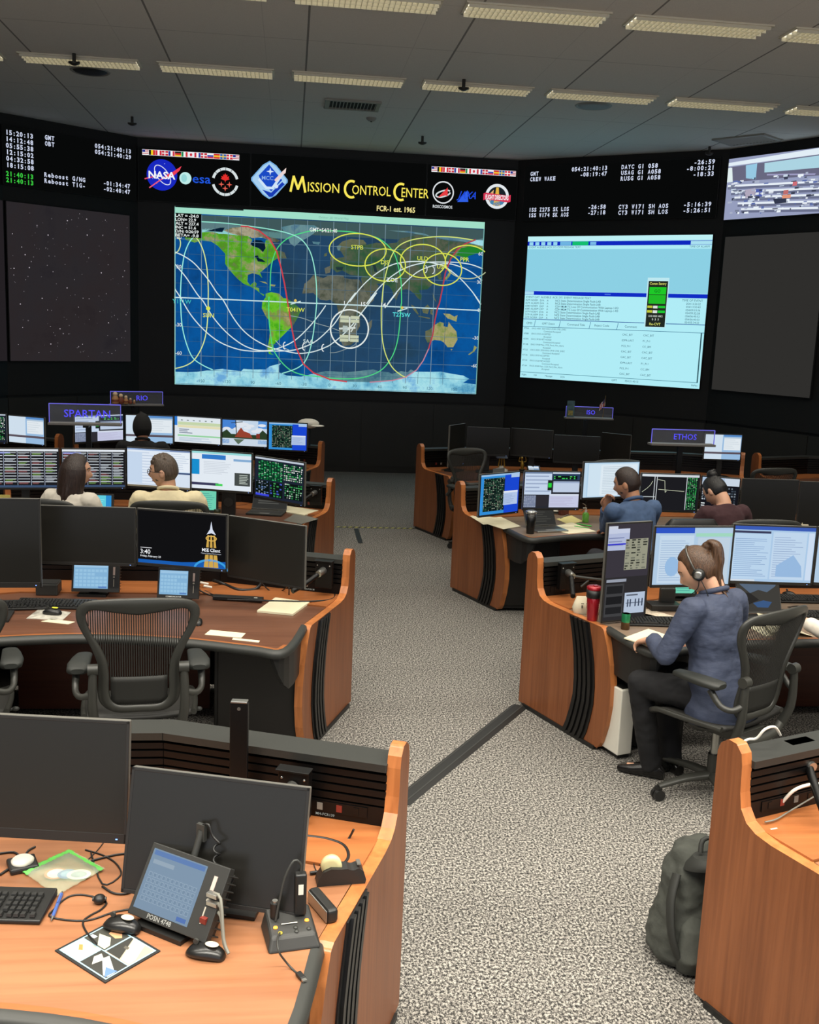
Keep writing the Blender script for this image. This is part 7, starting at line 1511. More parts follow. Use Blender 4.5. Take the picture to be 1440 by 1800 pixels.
    mb = MB(); mb.tube([(-.19, -.235, .43), (-.12, -.25, .40), (0, -.255, .39), (.12, -.25, .40), (.19, -.235, .43)], .022, 12); mb.build('lower_bow', GRAPH, t)
    mb = MB(); V = []; gx, gy = 14, 12
    for i in range(gx+1):
        for j in range(gy+1):
            u, v = -1+2*i/gx, j/gy; wd = .235+.02*math.sin(v*math.pi)
            yy = -.20+.46*v; zz = .468-.018*(1-u*u)+(-.05*max(0, (v-.7)/.3)**2)+.01*(1-v)
            k = 1-max(0, abs(u)-.8)*.0; V.append((u*wd*(1-.12*max(0, (v-.75)/.25)**2), yy, zz))
    mb.add(V, [(i*(gy+1)+j, (i+1)*(gy+1)+j, (i+1)*(gy+1)+j+1, i*(gy+1)+j+1) for i in range(gx) for j in range(gy)], 0, True); o = mb.build('seat', MESHM, t); s_ = o.modifiers.new('s', 'SOLIDIFY'); s_.thickness = .022
    mb = MB(); mb.tube([(-.25, -.2, .47), (-.262, 0, .462), (-.25, .18, .45), (-.20, .255, .415), (0, .268, .405), (.20, .255, .415), (.25, .18, .45), (.262, 0, .462), (.25, -.2, .47)], .014, 10); mb.build('seat_frame', GRAPH, t)
    mb = MB(); mb.box((0, -.03, .39), (.17, .3, .06), taper=1.2); mb.tube([(-.22, .02, .44), (-.12, .0, .385), (.12, .0, .385), (.22, .02, .44)], .018, 10); mb.build('tilt_mechanism', GRAPH, t, .008)
    mb = MB(); mb.cyl((.1, -.02, .40), (.27, .02, .40), .008); mb.ball((.28, .02, .40), (.02, .014, .012), 10); mb.build('adjust_knob', GREY, t)
    mb = MB(); mb.cyl((0, 0, .10), (0, 0, .22), .03); mb.build('cylinder_cover', GRAPH, t); MB().cyl((0, 0, .2), (0, 0, .37), .019).build('gas_cylinder', SILV, t)
    for k in range(5):
        a = base_rot+2*math.pi*k/5; c, s2 = math.cos(a), math.sin(a)
        mb = MB(); mb.tube([(c*.02, s2*.02, .105), (c*.16, s2*.16, .10), (c*.31, s2*.31, .072)], [.034, .026, .018], 10, flat=(.7, (0, 0, 1))); lg = mb.build('base_leg', GRAPH, t)
        mb = MB(); n_ = Vector((-s2, c, 0)); cc = Vector((c*.31, s2*.31, .029)); mb.cyl(cc-n_*.024, cc-n_*.004, .029); mb.cyl(cc+n_*.004, cc+n_*.024, .029); mb.box((c*.31, s2*.31, .055), (.03, .03, .03)); mb.build('caster', BLK, lg)
    return t
chair('black mesh office chair seen from behind at the second row, left of the aisle', -.735, 5.20, math.radians(7))
chair('black mesh office chair cut by the left frame edge, second row', -1.66, 5.18, math.radians(12))
chair('mesh office chair behind the man in the cream shirt', -.86, 7.92, math.radians(0))
chair('mesh office chair holding the woman in the blazer', 2.33, 5.06, math.radians(31), base_rot=math.radians(160))
chair('mesh office chair under the woman with the bun', 3.62, 7.62, math.radians(0))
chair('empty mesh chair with a paper on its back, farthest right row', 2.14, 11.15, math.radians(-150))
chair('mesh chair with only its top edge showing below the ISO sign', 3.50, 11.1, math.radians(10))
chair('mesh chair with only its top edge showing right of the ETHOS sign', 5.12, 10.7, math.radians(10))
chair('mesh chair at the right frame edge, only its armrest in view', 3.40, 5.02, math.radians(-8))
chair('mesh chair hidden behind the long haired woman, third row', -1.75, 7.9, math.radians(-10))
t = thing('chair_paper', 'grey sheet hung on the back of the empty mesh chair', 'paper', (2.27, 10.90, .90), math.radians(28)); MB().box((0, 0, 0), (.16, .006, .15)).build('sheet', mat('sheet_grey', (110, 112, 110), .7), t)
# padded leather chair
t = thing('leather_chair', 'black padded high-back chair behind the man in the blue shirt', 'chair', (2.93, 7.45, 0), .1)
mb = MB(); mb.loft([((0, -.22, .50), (.20, 0, 0), (0, .045, 0)), ((0, -.24, .62), (.235, 0, 0), (0, .055, 0)), ((0, -.27, .95), (.225, 0, 0), (0, .055, 0)), ((0, -.285, 1.10), (.20, 0, 0), (0, .05, 0)), ((0, -.29, 1.14), (.17, 0, 0), (0, .025, 0))], 32, pw=4.5); mb.build('backrest', mat('leather_black', (30, 29, 28), .42), t)
mb = MB(); mb.loft([((0, -.22, .47), (.20, 0, 0), (0, 0, .03)), ((0, -.18, .47), (.25, 0, 0), (0, 0, .05)), ((0, .18, .47), (.25, 0, 0), (0, 0, .05)), ((0, .25, .46), (.22, 0, 0), (0, 0, .03))], 32, pw=4); mb.build('seat', mat('leather_black', (30, 29, 28)), t)
for sx in (-1, 1): MB().tube([(sx*.26, -.2, .48), (sx*.29, -.2, .66), (sx*.29, .1, .68), (sx*.27, .14, .48)], .018, 10).build('armrest', BLK, t)
MB().cyl((0, 0, .08), (0, 0, .43), .028).build('gas_cylinder', BLKM, t)
for k in range(5):
    a = .2+2*math.pi*k/5; lg = MB().tube([(0, 0, .1), (math.cos(a)*.3, math.sin(a)*.3, .07)], [.03, .018], 10, smooth=0).build('base_leg', BLK, t); MB().cyl((math.cos(a)*.3-.015, math.sin(a)*.3, .029), (math.cos(a)*.3+.015, math.sin(a)*.3, .029), .029).build('caster', BLK, lg)
# ================================================================== people
def blob(mb, name, mats, parent, vox=.008, smooth=4, extra=None, tex=None):
    me = mb.mesh('tmp'); o = bpy.data.objects.new('tmp', me); COL.objects.link(o)
    r = o.modifiers.new('r', 'REMESH'); r.mode = 'VOXEL'; r.voxel_size = vox; r.use_smooth_shade = True
    if smooth: s_ = o.modifiers.new('s', 'SMOOTH'); s_.factor = .5; s_.iterations = smooth
    dg = bpy.context.evaluated_depsgraph_get(); dg.update()
    m2 = bpy.data.meshes.new_from_object(o.evaluated_get(dg)); m2.name = name
    bpy.data.objects.remove(o)
    mats = mats if isinstance(mats, (list, tuple)) else [mats]
    if extra is not None:                       # add eyes etc. to the same mesh
        e = extra.mesh('e'); b = __import__('bmesh').new(); b.from_mesh(m2); n0 = len(b.faces); b.from_mesh(e); b.to_mesh(m2); b.free()
    m2.materials.clear()
    for m in mats: m2.materials.append(m)
    ob = bpy.data.objects.new(name, m2); COL.objects.link(ob); ob.parent = parent
    for p in m2.polygons: p.use_smooth = True
    return ob
def skinm(name, rgb):
    m = mat(name, rgb, .5, bump=(180, .15, .001)); b = m.node_tree.nodes['Principled BSDF']; b.inputs['Subsurface Weight'].default_value = .12; b.inputs['Subsurface Radius'].default_value = (.02, .008, .004); return m
def hairm(name, rgb, hi=1.7, axis=(1, 1, .12)):
    m = mat(name, rgb, .42, spec=.5, noise=(160, .5, axis), bump=(260, .8, .003, axis)); return m
def head_pts(mb, M, s=1.0, mi=0, off=0.0, fn=None, nt=44, npn=60):
    vs_ = []
    for i in range(nt+1):
        th = math.pi*i/nt
        for k in range(npn):
            ph = 2*math.pi*k/npn; x, y, z = .076*math.sin(th)*math.cos(ph), .098*math.sin(th)*math.sin(ph), .118*math.cos(th)
            if z < -.015:
                t = min(1, (-.015-z)/.10); x *= 1-.34*t*t
                y *= (1-.50*t) if y < 0 else (1-.06*t)
            if y > 0:
                g = lambda a, b, w: math.exp(-((a-b)/w)**2)
                if fn is None:
                    nz = max(0, 1-abs(z+.022)/.032) if z > -.05 else 0
                    y += .026*math.exp(-(x/.013)**2)*nz+.006*g(z, .034, .014)*math.exp(-(x/.05)**2)-.010*g(z, .010, .013)*g(abs(x), .033, .016)+.007*g(z, -.066, .009)*math.exp(-(x/.022)**2)+.012*g(z, -.105, .018)*math.exp(-(x/.028)**2)-.004*g(z, -.082, .006)*math.exp(-(x/.02)**2)
            p = Vector((x, y, z))
            if fn is not None:
                p = p*fn(p)
            vs_.append(M @ (p*s))
    fs = [(i*npn+k, (i+1)*npn+k, (i+1)*npn+(k+1) % npn, i*npn+(k+1) % npn) for i in range(nt) for k in range(npn)]
    o = len(mb.v); mb.add(vs_, fs, mi, True)
def sm(x, a, b): t = max(0, min(1, (x-a)/(b-a))); return t*t*(3-2*t)
def hair_short(p):   # >1 where there is hair
    x, y, z = p; f = sm(y, .035+.25*max(0, z-.03), .06+.25*max(0, z-.03))*(1-sm(z, .06, .085)); neck = sm(-z, .055, .075); ear = (sm(abs(x), .055, .066)*sm(-z, -.012, .012)*sm(y, -.035, -.015))
    k = max(f, neck, ear); return 1.085+.03*sm(z, 0, .1)-k*.20
def hair_full(p):
    x, y, z = p; f = sm(y, .045+.3*max(0, z-.05), .068+.3*max(0, z-.05))*(1-sm(z, .07, .09)); neck = sm(-z, .085, .10)*(1 if y < 0 else 1)
    return 1.10+.02*sm(z, 0, .1)-max(f, neck)*.22
def hair_pony(p):
    x, y, z = p; f = sm(y, .030+.3*max(0, z-.05), .05+.3*max(0, z-.05))*(1-sm(z, .07, .092)); neck = sm(-z, .045, .07); ear = (sm(abs(x), .055, .066)*sm(-z, -.0, .02)*sm(y, -.03, -.012))
    return 1.07+.01*sm(z, 0, .1)-max(f, neck, ear)*.2
def limb(mb, pts, rs, mi=0): mb.tube(pts, rs, 16, mi, smooth=3); mb.ball(pts[0], rs[0]*.99, 14, mi); mb.ball(pts[-1], rs[-1]*.99, 14, mi)
def hand(mb, wr, d, up, side, curl=.5, s=1.0, pen=False):
    d = Vector(d).normalized(); up = Vector(up); up = (up-d*up.dot(d)).normalized(); lat = d.cross(up)*side
    wr = Vector(wr)
    mb.loft([(wr-d*.02*s, lat*.026*s, up*.02*s), (wr+d*.01*s, lat*.03*s, up*.018*s), (wr+d*.05*s, lat*.041*s, up*.016*s), (wr+d*.085*s, lat*.041*s, up*.013*s), (wr+d*.095*s, lat*.036*s, up*.009*s)], 20, pw=2.6)
    for k, (o_, L) in enumerate(((.031, .068), (.0105, .078), (-.0105, .073), (-.031, .056))):
        p = wr+d*.082*s+lat*o_*s; dd = d.copy(); pts = [p]; ang = curl*(.7+.15*k)
        for L2, a in ((L*.45, ang*.6), (L*.32, ang), (L*.27, ang*.8)):
            ax = lat; dd = (Matrix.Rotation(-a*side if False else 0, 3, 'X') @ dd) if False else (dd*math.cos(a)-up*math.sin(a) if len(pts) == 1 else (dd*math.cos(a)+(dd.cross(lat) if (dd.cross(lat)).dot(up) < 0.2 else -dd.cross(lat))*math.sin(a)))
            dd.normalize(); pts.append(pts[-1]+dd*L2*s)
        mb.tube(pts, [.0098*s, .0092*s, .0085*s, .0072*s], 10, smooth=2); mb.ball(pts[-1], .0072*s, 8)
    p = wr+d*.025*s+lat*.026*s; pts = [p, p+(d*.5+lat*.75-up*.2).normalized()*.035*s, p+(d*.5+lat*.75-up*.2).normalized()*.035*s+(d*.9+lat*.2-up*.3).normalized()*.03*s, p+(d*.5+lat*.75-up*.2).normalized()*.035*s+(d*.9+lat*.1-up*.4).normalized()*.055*s]
    mb.tube(pts, [.014*s, .012*s, .0105*s, .009*s], 10, smooth=2); mb.ball(pts[-1], .009*s, 8)
def person(label, hip, yaw, lean, arms, knees, feet, head, skin, cloth, trouser, hair, fem=False, s=1.06, sleeve=1.0, collar=True, roll=0, hairfn=hair_short, blazer=False, hairparts=None, hem=.0):
    """hip/arms/knees/feet in world metres; yaw, lean in degrees; head=(yaw, pitch)"""
    X0, Y0 = hip[0], hip[1]; t = thing('person', label, 'person', (X0, Y0, 0)); O = Vector((X0, Y0, 0))
    L = lambda p: Vector(p)-O
    H = Vector((0, 0, hip[2])); ya = math.radians(yaw); le = math.radians(lean)
    fwd = Vector((-math.sin(ya), math.cos(ya), 0)); rt = Vector((math.cos(ya), math.sin(ya), 0)); up = Vector((0, 0, 1))
    sp = (up*math.cos(le)+fwd*math.sin(le)).normalized(); bn = (sp.cross(rt)).normalized()*-1; bn = rt.cross(sp)*-1; bn = bn if bn.dot(fwd) > 0 else -bn   # chest normal
    sw = (.165 if fem else .195)*s
    def T(h, f=0, x=0): return H+sp*h*s+bn*f*s+rt*x
    secs = lambda g: [(T(-.11, -.01), rt*(.13+g)*s, bn*(.09+g)*s), (T(-.05, -.01), rt*((.175 if fem else .165)+g)*s, bn*(.125+g)*s), (T(.06, -.005), rt*((.155 if fem else .16)+g)*s, bn*(.11+g)*s), (T(.18, .0), rt*((.125 if fem else .155)+g)*s, bn*(.098+g)*s), (T(.30, .008), rt*((.145 if fem else .175)+g)*s, bn*((.112 if fem else .118)+g)*s), (T(.40, .0), rt*((.155 if fem else .185)+g)*s, bn*(.105+g)*s), (T(.455, -.01), rt*((.13 if fem else .155)+g)*s, bn*(.078+g)*s), (T(.495, -.012), rt*(.072+g)*s, bn*(.062+g)*s), (T(.52, -.01), rt*(.052+g*.6)*s, bn*(.052+g*.6)*s)]
    sh = [T(.43, -.01, -sw), T(.43, -.01, sw)]
    hy, hp = math.radians(head[0]), math.radians(head[1])
    nb = T(.50, -.008); hf = Vector((-math.sin(hy), math.cos(hy), 0)); MH = Matrix.Rotation(hy, 4, 'Z') @ Matrix.Rotation(-hp, 4, 'X') @ Matrix.Rotation(math.radians(roll), 4, 'Y')
    nd = (sp*.7+up*.6+hf*math.sin(hp)*.45).normalized(); hc = nb+nd*.045*s+(MH.to_3x3() @ Vector((0, .024, .085)))*s
    MH = Matrix.Translation(hc) @ MH @ Matrix.Scale(s, 4)
    # body: one continuous skin
    b = MB(); b.loft(secs(-.012), 28, pw=2.3); b.tube([T(.46, -.012), T(.52, -.01), hc+(MH.to_3x3() @ Vector((0, -.02, -.06)))], [.060*s, .055*s, .056*s], 18, smooth=2)
    head_pts(b, MH)
    for sx in (-1, 1): b.ball(MH @ Vector((sx*.077, -.01, -.008)), (.010, .019, .031), 14, M=MH.to_3x3().to_4x4())
    hands = []
    for k in (0, 1):
        e, w = L(arms[k][0]), L(arms[k][1]); limb(b, [sh[k], (sh[k]+e)/2, e], [.047*s, .043*s, .036*s]); limb(b, [e, (e+w)/2, w], [.036*s, .033*s, .024*s])
        hd = Vector(arms[k][2]) if len(arms[k]) > 2 else (w-e); hu = Vector(arms[k][3]) if len(arms[k]) > 3 else Vector((0, 0, 1)); cu = arms[k][4] if len(arms[k]) > 4 else .45
        hand(b, w, hd, hu, 1 if k == 0 else -1, cu, s*.98)
    hj = [H+rt*-.085*s+sp*-.02, H+rt*.085*s+sp*-.02]
    for k in (0, 1):
        kn, ft = L(knees[k]), L(feet[k]); an = ft+Vector((0, 0, .09)); limb(b, [hj[k], (hj[k]+kn)/2, kn], [.078*s, .068*s, .052*s]); limb(b, [kn, kn*.6+an*.4+Vector((0, 0, 0)), an], [.052*s, .048*s, .034*s])
        fd = Vector(knees[k])-Vector(hip); fd.z = 0; fd.normalize(); b.tube([ft+Vector((0, 0, .05))-fd*.03, ft+Vector((0, 0, .035))+fd*.14], [.026, .02], 12, smooth=0)
    ex = MB()
    body = blob(b, 'body', [skin], t, .0058, 2)
    # eyes, brows, lips as small features of the head
    eb = MB()
    for sx in (-1, 1): eb.ball(MH @ Vector((sx*.031, .0695, .008)), .0115*s, 12)
    o = eb.build('eyes', mat('eye_white', (226, 220, 212), .2), body)
    eb = MB()
    for sx in (-1, 1): eb.ball(MH @ Vector((sx*.031, .0775, .007)), .0050*s, 10)
    eb.build('irises', mat('iris_brown', (46, 30, 20), .2), body)
    eb = MB()
    for sx in (-1, 1): eb.tube([MH @ Vector((sx*.016, .093, .030)), MH @ Vector((sx*.034, .087, .035)), MH @ Vector((sx*.052, .072, .028))], [.0028, .0036, .002], 8)
    eb.build('eyebrows', hair, body)
    eb = MB(); eb.tube([MH @ Vector((-.022, .076, -.066)), MH @ Vector((0, .0865, -.065)), MH @ Vector((.022, .076, -.066))], [.002, .0055, .002], 8); eb.build('lips', mat('lips', (150, 84, 78), .4), body)
    # top garment
    g = .010 if not blazer else .012
    c = MB(); S_ = secs(g); S_ = S_[:-1] if collar else S_[:-1]
    if hem: S_[0] = (T(-.11-hem*.3, -.02), rt*(.20)*s, bn*(.155)*s); S_[1] = (T(-.06, -.015), rt*(.195)*s, bn*(.15)*s)
    c.loft(S_, 30, pw=2.3)
    for k in (0, 1):
        e, w = L(arms[k][0]), L(arms[k][1]); w2 = e+(w-e)*(.93*sleeve)
        c.tube([T(.40, -.01, (-1 if k == 0 else 1)*sw*.55), sh[k], (sh[k]+e)/2, e], [.055*s, (.056+g)*s, (.043+g)*s, (.038+g)*s], 18, smooth=3); c.ball(e, (.0385+g)*s, 14); c.ball(sh[k], (.055+g)*s, 14); c.tube([e, (e+w2)/2, w2], [(.038+g)*s, (.037+g)*s, (.031+g*.8)*s], 18, smooth=2)
    top = blob(c, 'blazer' if blazer else 'shirt', cloth, t, .0085, 3)
    tx = bpy.data.textures.get('folds') or bpy.data.textures.new('folds', 'CLOUDS'); tx.noise_scale = .075; tx.noise_depth = 2
    dm = top.modifiers.new('folds', 'DISPLACE'); dm.texture = tx; dm.strength = .016 if blazer else .015; dm.mid_level = .5
    if collar:
        cb = MB(); cp = T(.492, -.012); ring = []
        for k in range(21):
            a = 2*math.pi*k/20; ring.append(cp+rt*math.cos(a)*.066*s+bn*math.sin(a)*.062*s+sp*(.012-.016*math.sin(a))*s)
        cb.tube(ring, .013*s, 10, smooth=1); cb.build('collar', cloth, top)
    # trousers and shoes
    c = MB(); c.loft([(T(-.125, -.01), rt*.12*s, bn*.08*s), (T(-.06, -.01), rt*.178*s, bn*.128*s), (T(.05, -.005), rt*.16*s, bn*.115*s)], 26, pw=2.3)
    for k in (0, 1):
        kn, ft = L(knees[k]), L(feet[k]); an = ft+Vector((0, 0, .055)); c.tube([hj[k], (hj[k]+kn)/2, kn], [.09*s, .08*s, .065*s], 18, smooth=3); c.ball(kn, .0655*s, 14); c.tube([kn, (kn+an)/2, an], [.065*s, .062*s, .055*s], 18, smooth=3)
    tr = blob(c, 'trousers', trouser, t, .010, 2)
    dm = tr.modifiers.new('folds', 'DISPLACE'); dm.texture = tx; dm.strength = .018; dm.mid_level = .5
    for k in (0, 1):
        ft = L(feet[k]); fd = Vector(knees[k])-Vector(hip); fd.z = 0; fd.normalize(); la = Vector((-fd.y, fd.x, 0))
        c = MB(); c.loft([(ft-fd*.075+up*.03, la*.03, up*.03), (ft-fd*.05+up*.045, la*.038, up*.044), (ft+fd*.02+up*.045, la*.042, up*.044), (ft+fd*.10+up*.03, la*.046, up*.029), (ft+fd*.17+up*.022, la*.038, up*.021), (ft+fd*.19+up*.018, la*.02, up*.012)], 18, pw=2.4); c.build('shoe', mat('shoe_black', (18, 17, 17), .25), t)
    # hair
    c = MB(); head_pts(c, MH, fn=hairfn)
    if hairparts: hairparts(c, MH, s)
    blob(c, 'hair', hair, t, .0052, 1)
    return t, MH, T
SKL = skinm('skin_light', (214, 164, 134)); SKT = skinm('skin_tan', (190, 136, 104)); SKD = skinm('skin_olive', (170, 118, 90))
H_BR = hairm('hair_brown', (92, 66, 44)); H_DK = hairm('hair_dark_brown', (48, 34, 28)); H_GR = hairm('hair_greybrown', (84, 70, 58)); H_BK = hairm('hair_black', (24, 22, 22))
NAVY = mat('blazer_slate_blue', (60, 68, 90), .75, noise=(14, .12), bump=(7, .6, .014, (1, 1, 2.6)))
BLKT = mat('trousers_black', (18, 18, 21), .85); CREAM = mat('shirt_cream', (222, 208, 170), .85, bump=(9, .4, .008)); WHT = mat('shirt_white', (214, 206, 192), .85, bump=(9, .4, .008))
BLUE = mat('shirt_slate_blue', (70, 92, 126), .85, noise=(12, .15), bump=(9, .4, .008)); MAR = mat('sweater_maroon', (62, 36, 40), .9, bump=(14, .4, .006)); HOOD = mat('hoodie_black', (24, 24, 25), .9, bump=(10, .4, .008)); GTR = mat('trousers_grey', (50, 50, 56), .85)
# --- woman in the slate-blue blazer
def locks(c, MH, paths, s):
    for P, R_, fl in paths: c.tube([MH @ Vector(p) for p in P], [r*s for r in R_], 14, smooth=4)
def pony(c, MH, s):
    rr = random.Random(2); b0 = MH @ Vector((0, -.088, .088)); bd = MH.to_3x3() @ Vector((0, -1, 0)); bd.z = 0; bd.normalize(); la = Vector((-bd.y, bd.x, 0)); z = Vector((0, 0, 1))
    c.ball(b0, .024*s, 12)
    for k in range(30):
        a = 2*math.pi*k/30; o = la*math.cos(a)+bd*math.sin(a)*.6; q = rr.uniform(.55, 1.0); e = rr.uniform(0, 1); dr = la*rr.uniform(-.012, .012)
        P = [b0+o*.010, b0+bd*.018+z*.028+o*.020*q, b0+bd*.048+z*.012+o*.034*q, b0+bd*.062-z*.06+o*.046*q+dr, b0+bd*.062-z*.14+o*.044*q+dr, b0+bd*(.07+.02*e)-z*(.20+.02*e)+o*.045*q+dr*1.5, b0+bd*(.09+.05*e)-z*(.225+.045*e)+o*.05+dr*2]
        c.tube(P, [.006*s, .009*s, .010*s, .0095*s, .0085*s, .0065*s, .002*s], 8, smooth=3)
wn, MHW, TW_ = person('woman in a slate-blue blazer with ponytail and headset, writing at her desk', (2.30, 5.03, .60), 30, 10,
    [((1.99, 5.02, .80), (2.00, 5.25, .82), (-.18, .42, -.22), (0, .1, 1), .6), ((2.50, 5.28, .80), (2.33, 5.48, .80), (-.6, .5, -.05), (0, 0, 1), .5)],
    [(1.95, 5.25, .57), (2.17, 5.48, .56)], [(2.07, 5.28, 0), (2.22, 5.36, 0)], (60, 33), SKL, NAVY, BLKT, hairm('hair_highlighted', (80, 56, 38)), fem=True, blazer=True, hairfn=hair_pony, hairparts=pony, hem=.08, s=1.07)
t = thing('headset', 'black over-ear headset worn by the woman in the blazer', 'headset', wn.location); 
MB().tube([MHW @ Vector(p) for p in ((-.088, .0, -.005), (-.09, .0, .05), (-.06, .0, .11), (0, .0, .132), (.06, .0, .11), (.09, .0, .05), (.088, .0, -.005))], .005, 8).build('headband', mat('headband_grey', (90, 88, 84), .3, .4), t)
for sx in (-1, 1):
    c = MHW @ Vector((sx*.09, -.005, -.012)); ax = MHW.to_3x3() @ Vector((sx, 0, 0)); MB().lathe([(.0, .016), (.024, .014), (.034, .004), (.034, -.01), (.0, -.012)], c, 22, ax=ax).build('ear_cup', BLK, t); MB().lathe([(.02, .014), (.022, .018), (.012, .019), (0, .018)], c, 18, ax=ax).build('cap_ring', SILV, t)
MB().tube([MHW @ Vector(p) for p in ((-.095, .0, -.03), (-.09, .03, -.07), (-.06, .09, -.09))], .0025, 6).build('microphone_arm', BLK, t)
MB().tube([MHW @ Vector((-.095, -.005, -.04)), MHW @ Vector((-.10, .0, -.12)), MHW @ Vector((-.09, .03, -.2))], .0025, 6).build('cord', BLK, t)
tag(t, group=None)
# --- man with glasses, cream shirt
def spiky(c, MH, s):
    rr = random.Random(5)
    for _ in range(40):
        x, y = rr.uniform(-.05, .05), rr.uniform(-.04, .07); z = .112*math.sqrt(max(0, 1-(x/.08)**2-(y/.105)**2)); p = Vector((x, y, z)); c.tube([MH @ p, MH @ (p+Vector((rr.uniform(-.01, .01), .004, .024)))], [.010*s, .005*s], 7, smooth=0)
mn, MHM, _ = person('man with glasses in a cream shirt, head turned to his left neighbour', (-.91, 7.98, .60), 5, 6,
    [((-1.22, 8.1, .80), (-1.10, 8.42, .80)), ((-.60, 8.1, .80), (-.68, 8.42, .80))], [(-1.04, 8.42, .58), (-.80, 8.42, .58)], [(-1.04, 8.34, 0), (-.80, 8.34, 0)], (78, 4), SKL, CREAM, GTR, H_GR, hairparts=spiky, s=1.08)
t = thing('eyeglasses', 'dark framed glasses worn by the man in the cream shirt', 'glasses', mn.location)
for sx in (-1, 1): MB().tube([MHM @ Vector((sx*.033+.024*math.cos(k*math.pi/8), .100, .004+.018*math.sin(k*math.pi/8))) for k in range(17)], .0026, 6, smooth=0).build('rim', BLK, t); MB().tube([MHM @ Vector((sx*.057, .098, .008)), MHM @ Vector((sx*.082, .05, .006)), MHM @ Vector((sx*.084, -.02, .0))], .0025, 6).build('temple', BLK, t)
MB().tube([MHM @ Vector((-.01, .104, .008)), MHM @ Vector((.01, .104, .008))], .0022, 6).build('bridge', BLK, t)
# --- long haired woman
def long_hair(c, MH, s):
    rr = random.Random(8)
    for k in range(34):
        a = math.radians(150+240*k/33); x, y = math.cos(a), math.sin(a)
        P = [Vector((x*.05, y*.06-.0, .09)), Vector((x*.085, y*.10, .02)), Vector((x*.092, y*.105-.005, -.08)), Vector((x*.095+rr.uniform(-.01, .01), y*.10-.015, -.19)), Vector((x*.085+rr.uniform(-.015, .015), y*.09-.02, -.30-rr.uniform(0, .05)))]
        c.tube([MH @ p for p in P], [.012*s, .016*s, .016*s, .014*s, .004*s], 8, smooth=3)
person('woman with long dark brown hair and white top, turned to the man', (-1.66, 7.95, .60), -25, 8,
    [((-1.93, 8.1, .80), (-1.80, 8.42, .80)), ((-1.38, 8.0, .82), (-1.35, 8.36, .80))], [(-1.72, 8.40, .58), (-1.50, 8.40, .58)], [(-1.72, 8.30, 0), (-1.50, 8.30, 0)], (-78, 4), SKL, WHT, GTR, H_DK, fem=True, hairfn=hair_full, hairparts=long_hair, s=1.06)
# --- hooded dark person in the far row
def topknot(c, MH, s): c.tube([MH @ Vector((0, -.01, .10)), MH @ Vector((-.012, 0, .14)), MH @ Vector((-.02, .01, .15))], [.07*s, .022*s, .006*s], 12)
person('person in a black hoodie and dark beanie seen from behind, far row', (-1.56, 11.3, .60), 0, 6,
    [((-1.87, 11.4, .80), (-1.7, 11.6, .80)), ((-1.25, 11.4, .80), (-1.4, 11.6, .80))], [(-1.68, 11.65, .58), (-1.44, 11.65, .58)], [(-1.68, 11.6, 0), (-1.44, 11.6, 0)], (18, 2), SKD, HOOD, BLKT, mat('beanie_black', (30, 29, 28), .9, bump=(60, .3, .003)), hairfn=lambda p: 1.24-.30*sm(p.y, .05, .07)*(1-sm(p.z, .04, .06))-.1*sm(-p.z, .08, .1), hairparts=topknot, s=1.06)
# --- man in the blue shirt, chin on hand
e4 = D(1062, 930, .80)
person('man in a slate-blue shirt resting his chin on his hand', (2.84, 7.93, .60), 22, 13,
    [((e4.x+.02, e4.y+.02, .80), (2.64, 8.25, 1.02), (.12, -.12, .8), (-.3, .9, .1), .9), ((3.02, 8.25, .80), (2.80, 8.42, .80))], [(2.62, 8.38, .58), (2.86, 8.42, .58)], [(2.62, 8.3, 0), (2.86, 8.35, 0)], (52, 16), SKT, BLUE, GTR, H_DK, s=1.08)
# --- woman with a bun
def bun(c, MH, s):
    c.ball(MH @ Vector((0, -.05, .125)), (.042*s, .042*s, .034*s), 16); c.tube([MH @ Vector((.03*math.cos(k*.9), -.05+.03*math.sin(k*.9), .12+.004*k)) for k in range(8)], .013*s, 8)
person('woman with a dark bun in a maroon top, bowed over her desk', (3.60, 7.90, .60), 12, 16,
    [((3.30, 8.10, .80), (3.38, 8.40, .80)), ((3.90, 8.16, .80), (3.70, 8.42, .80))], [(3.46, 8.36, .58), (3.70, 8.38, .58)], [(3.46, 8.3, 0), (3.70, 8.3, 0)], (28, 42), SKL, MAR, GTR, H_BK, fem=True, collar=False, hairfn=hair_pony, hairparts=bun, s=1.06)
# --- person cut by the right frame edge
person('person in a white top at the right frame edge, only a sleeve showing', (3.42, 5.06, .60), 20, 8,
    [((3.06, 5.18, .84), (2.98, 5.44, .86), (-.1, .5, .1), (0, 0, 1), .6), ((3.72, 5.2, .80), (3.55, 5.45, .80))], [(3.28, 5.42, .58), (3.52, 5.45, .58)], [(3.28, 5.35, 0), (3.52, 5.38, 0)], (10, 10), SKL, WHT, BLKT, H_DK, fem=True, hairfn=hair_full, s=1.06)

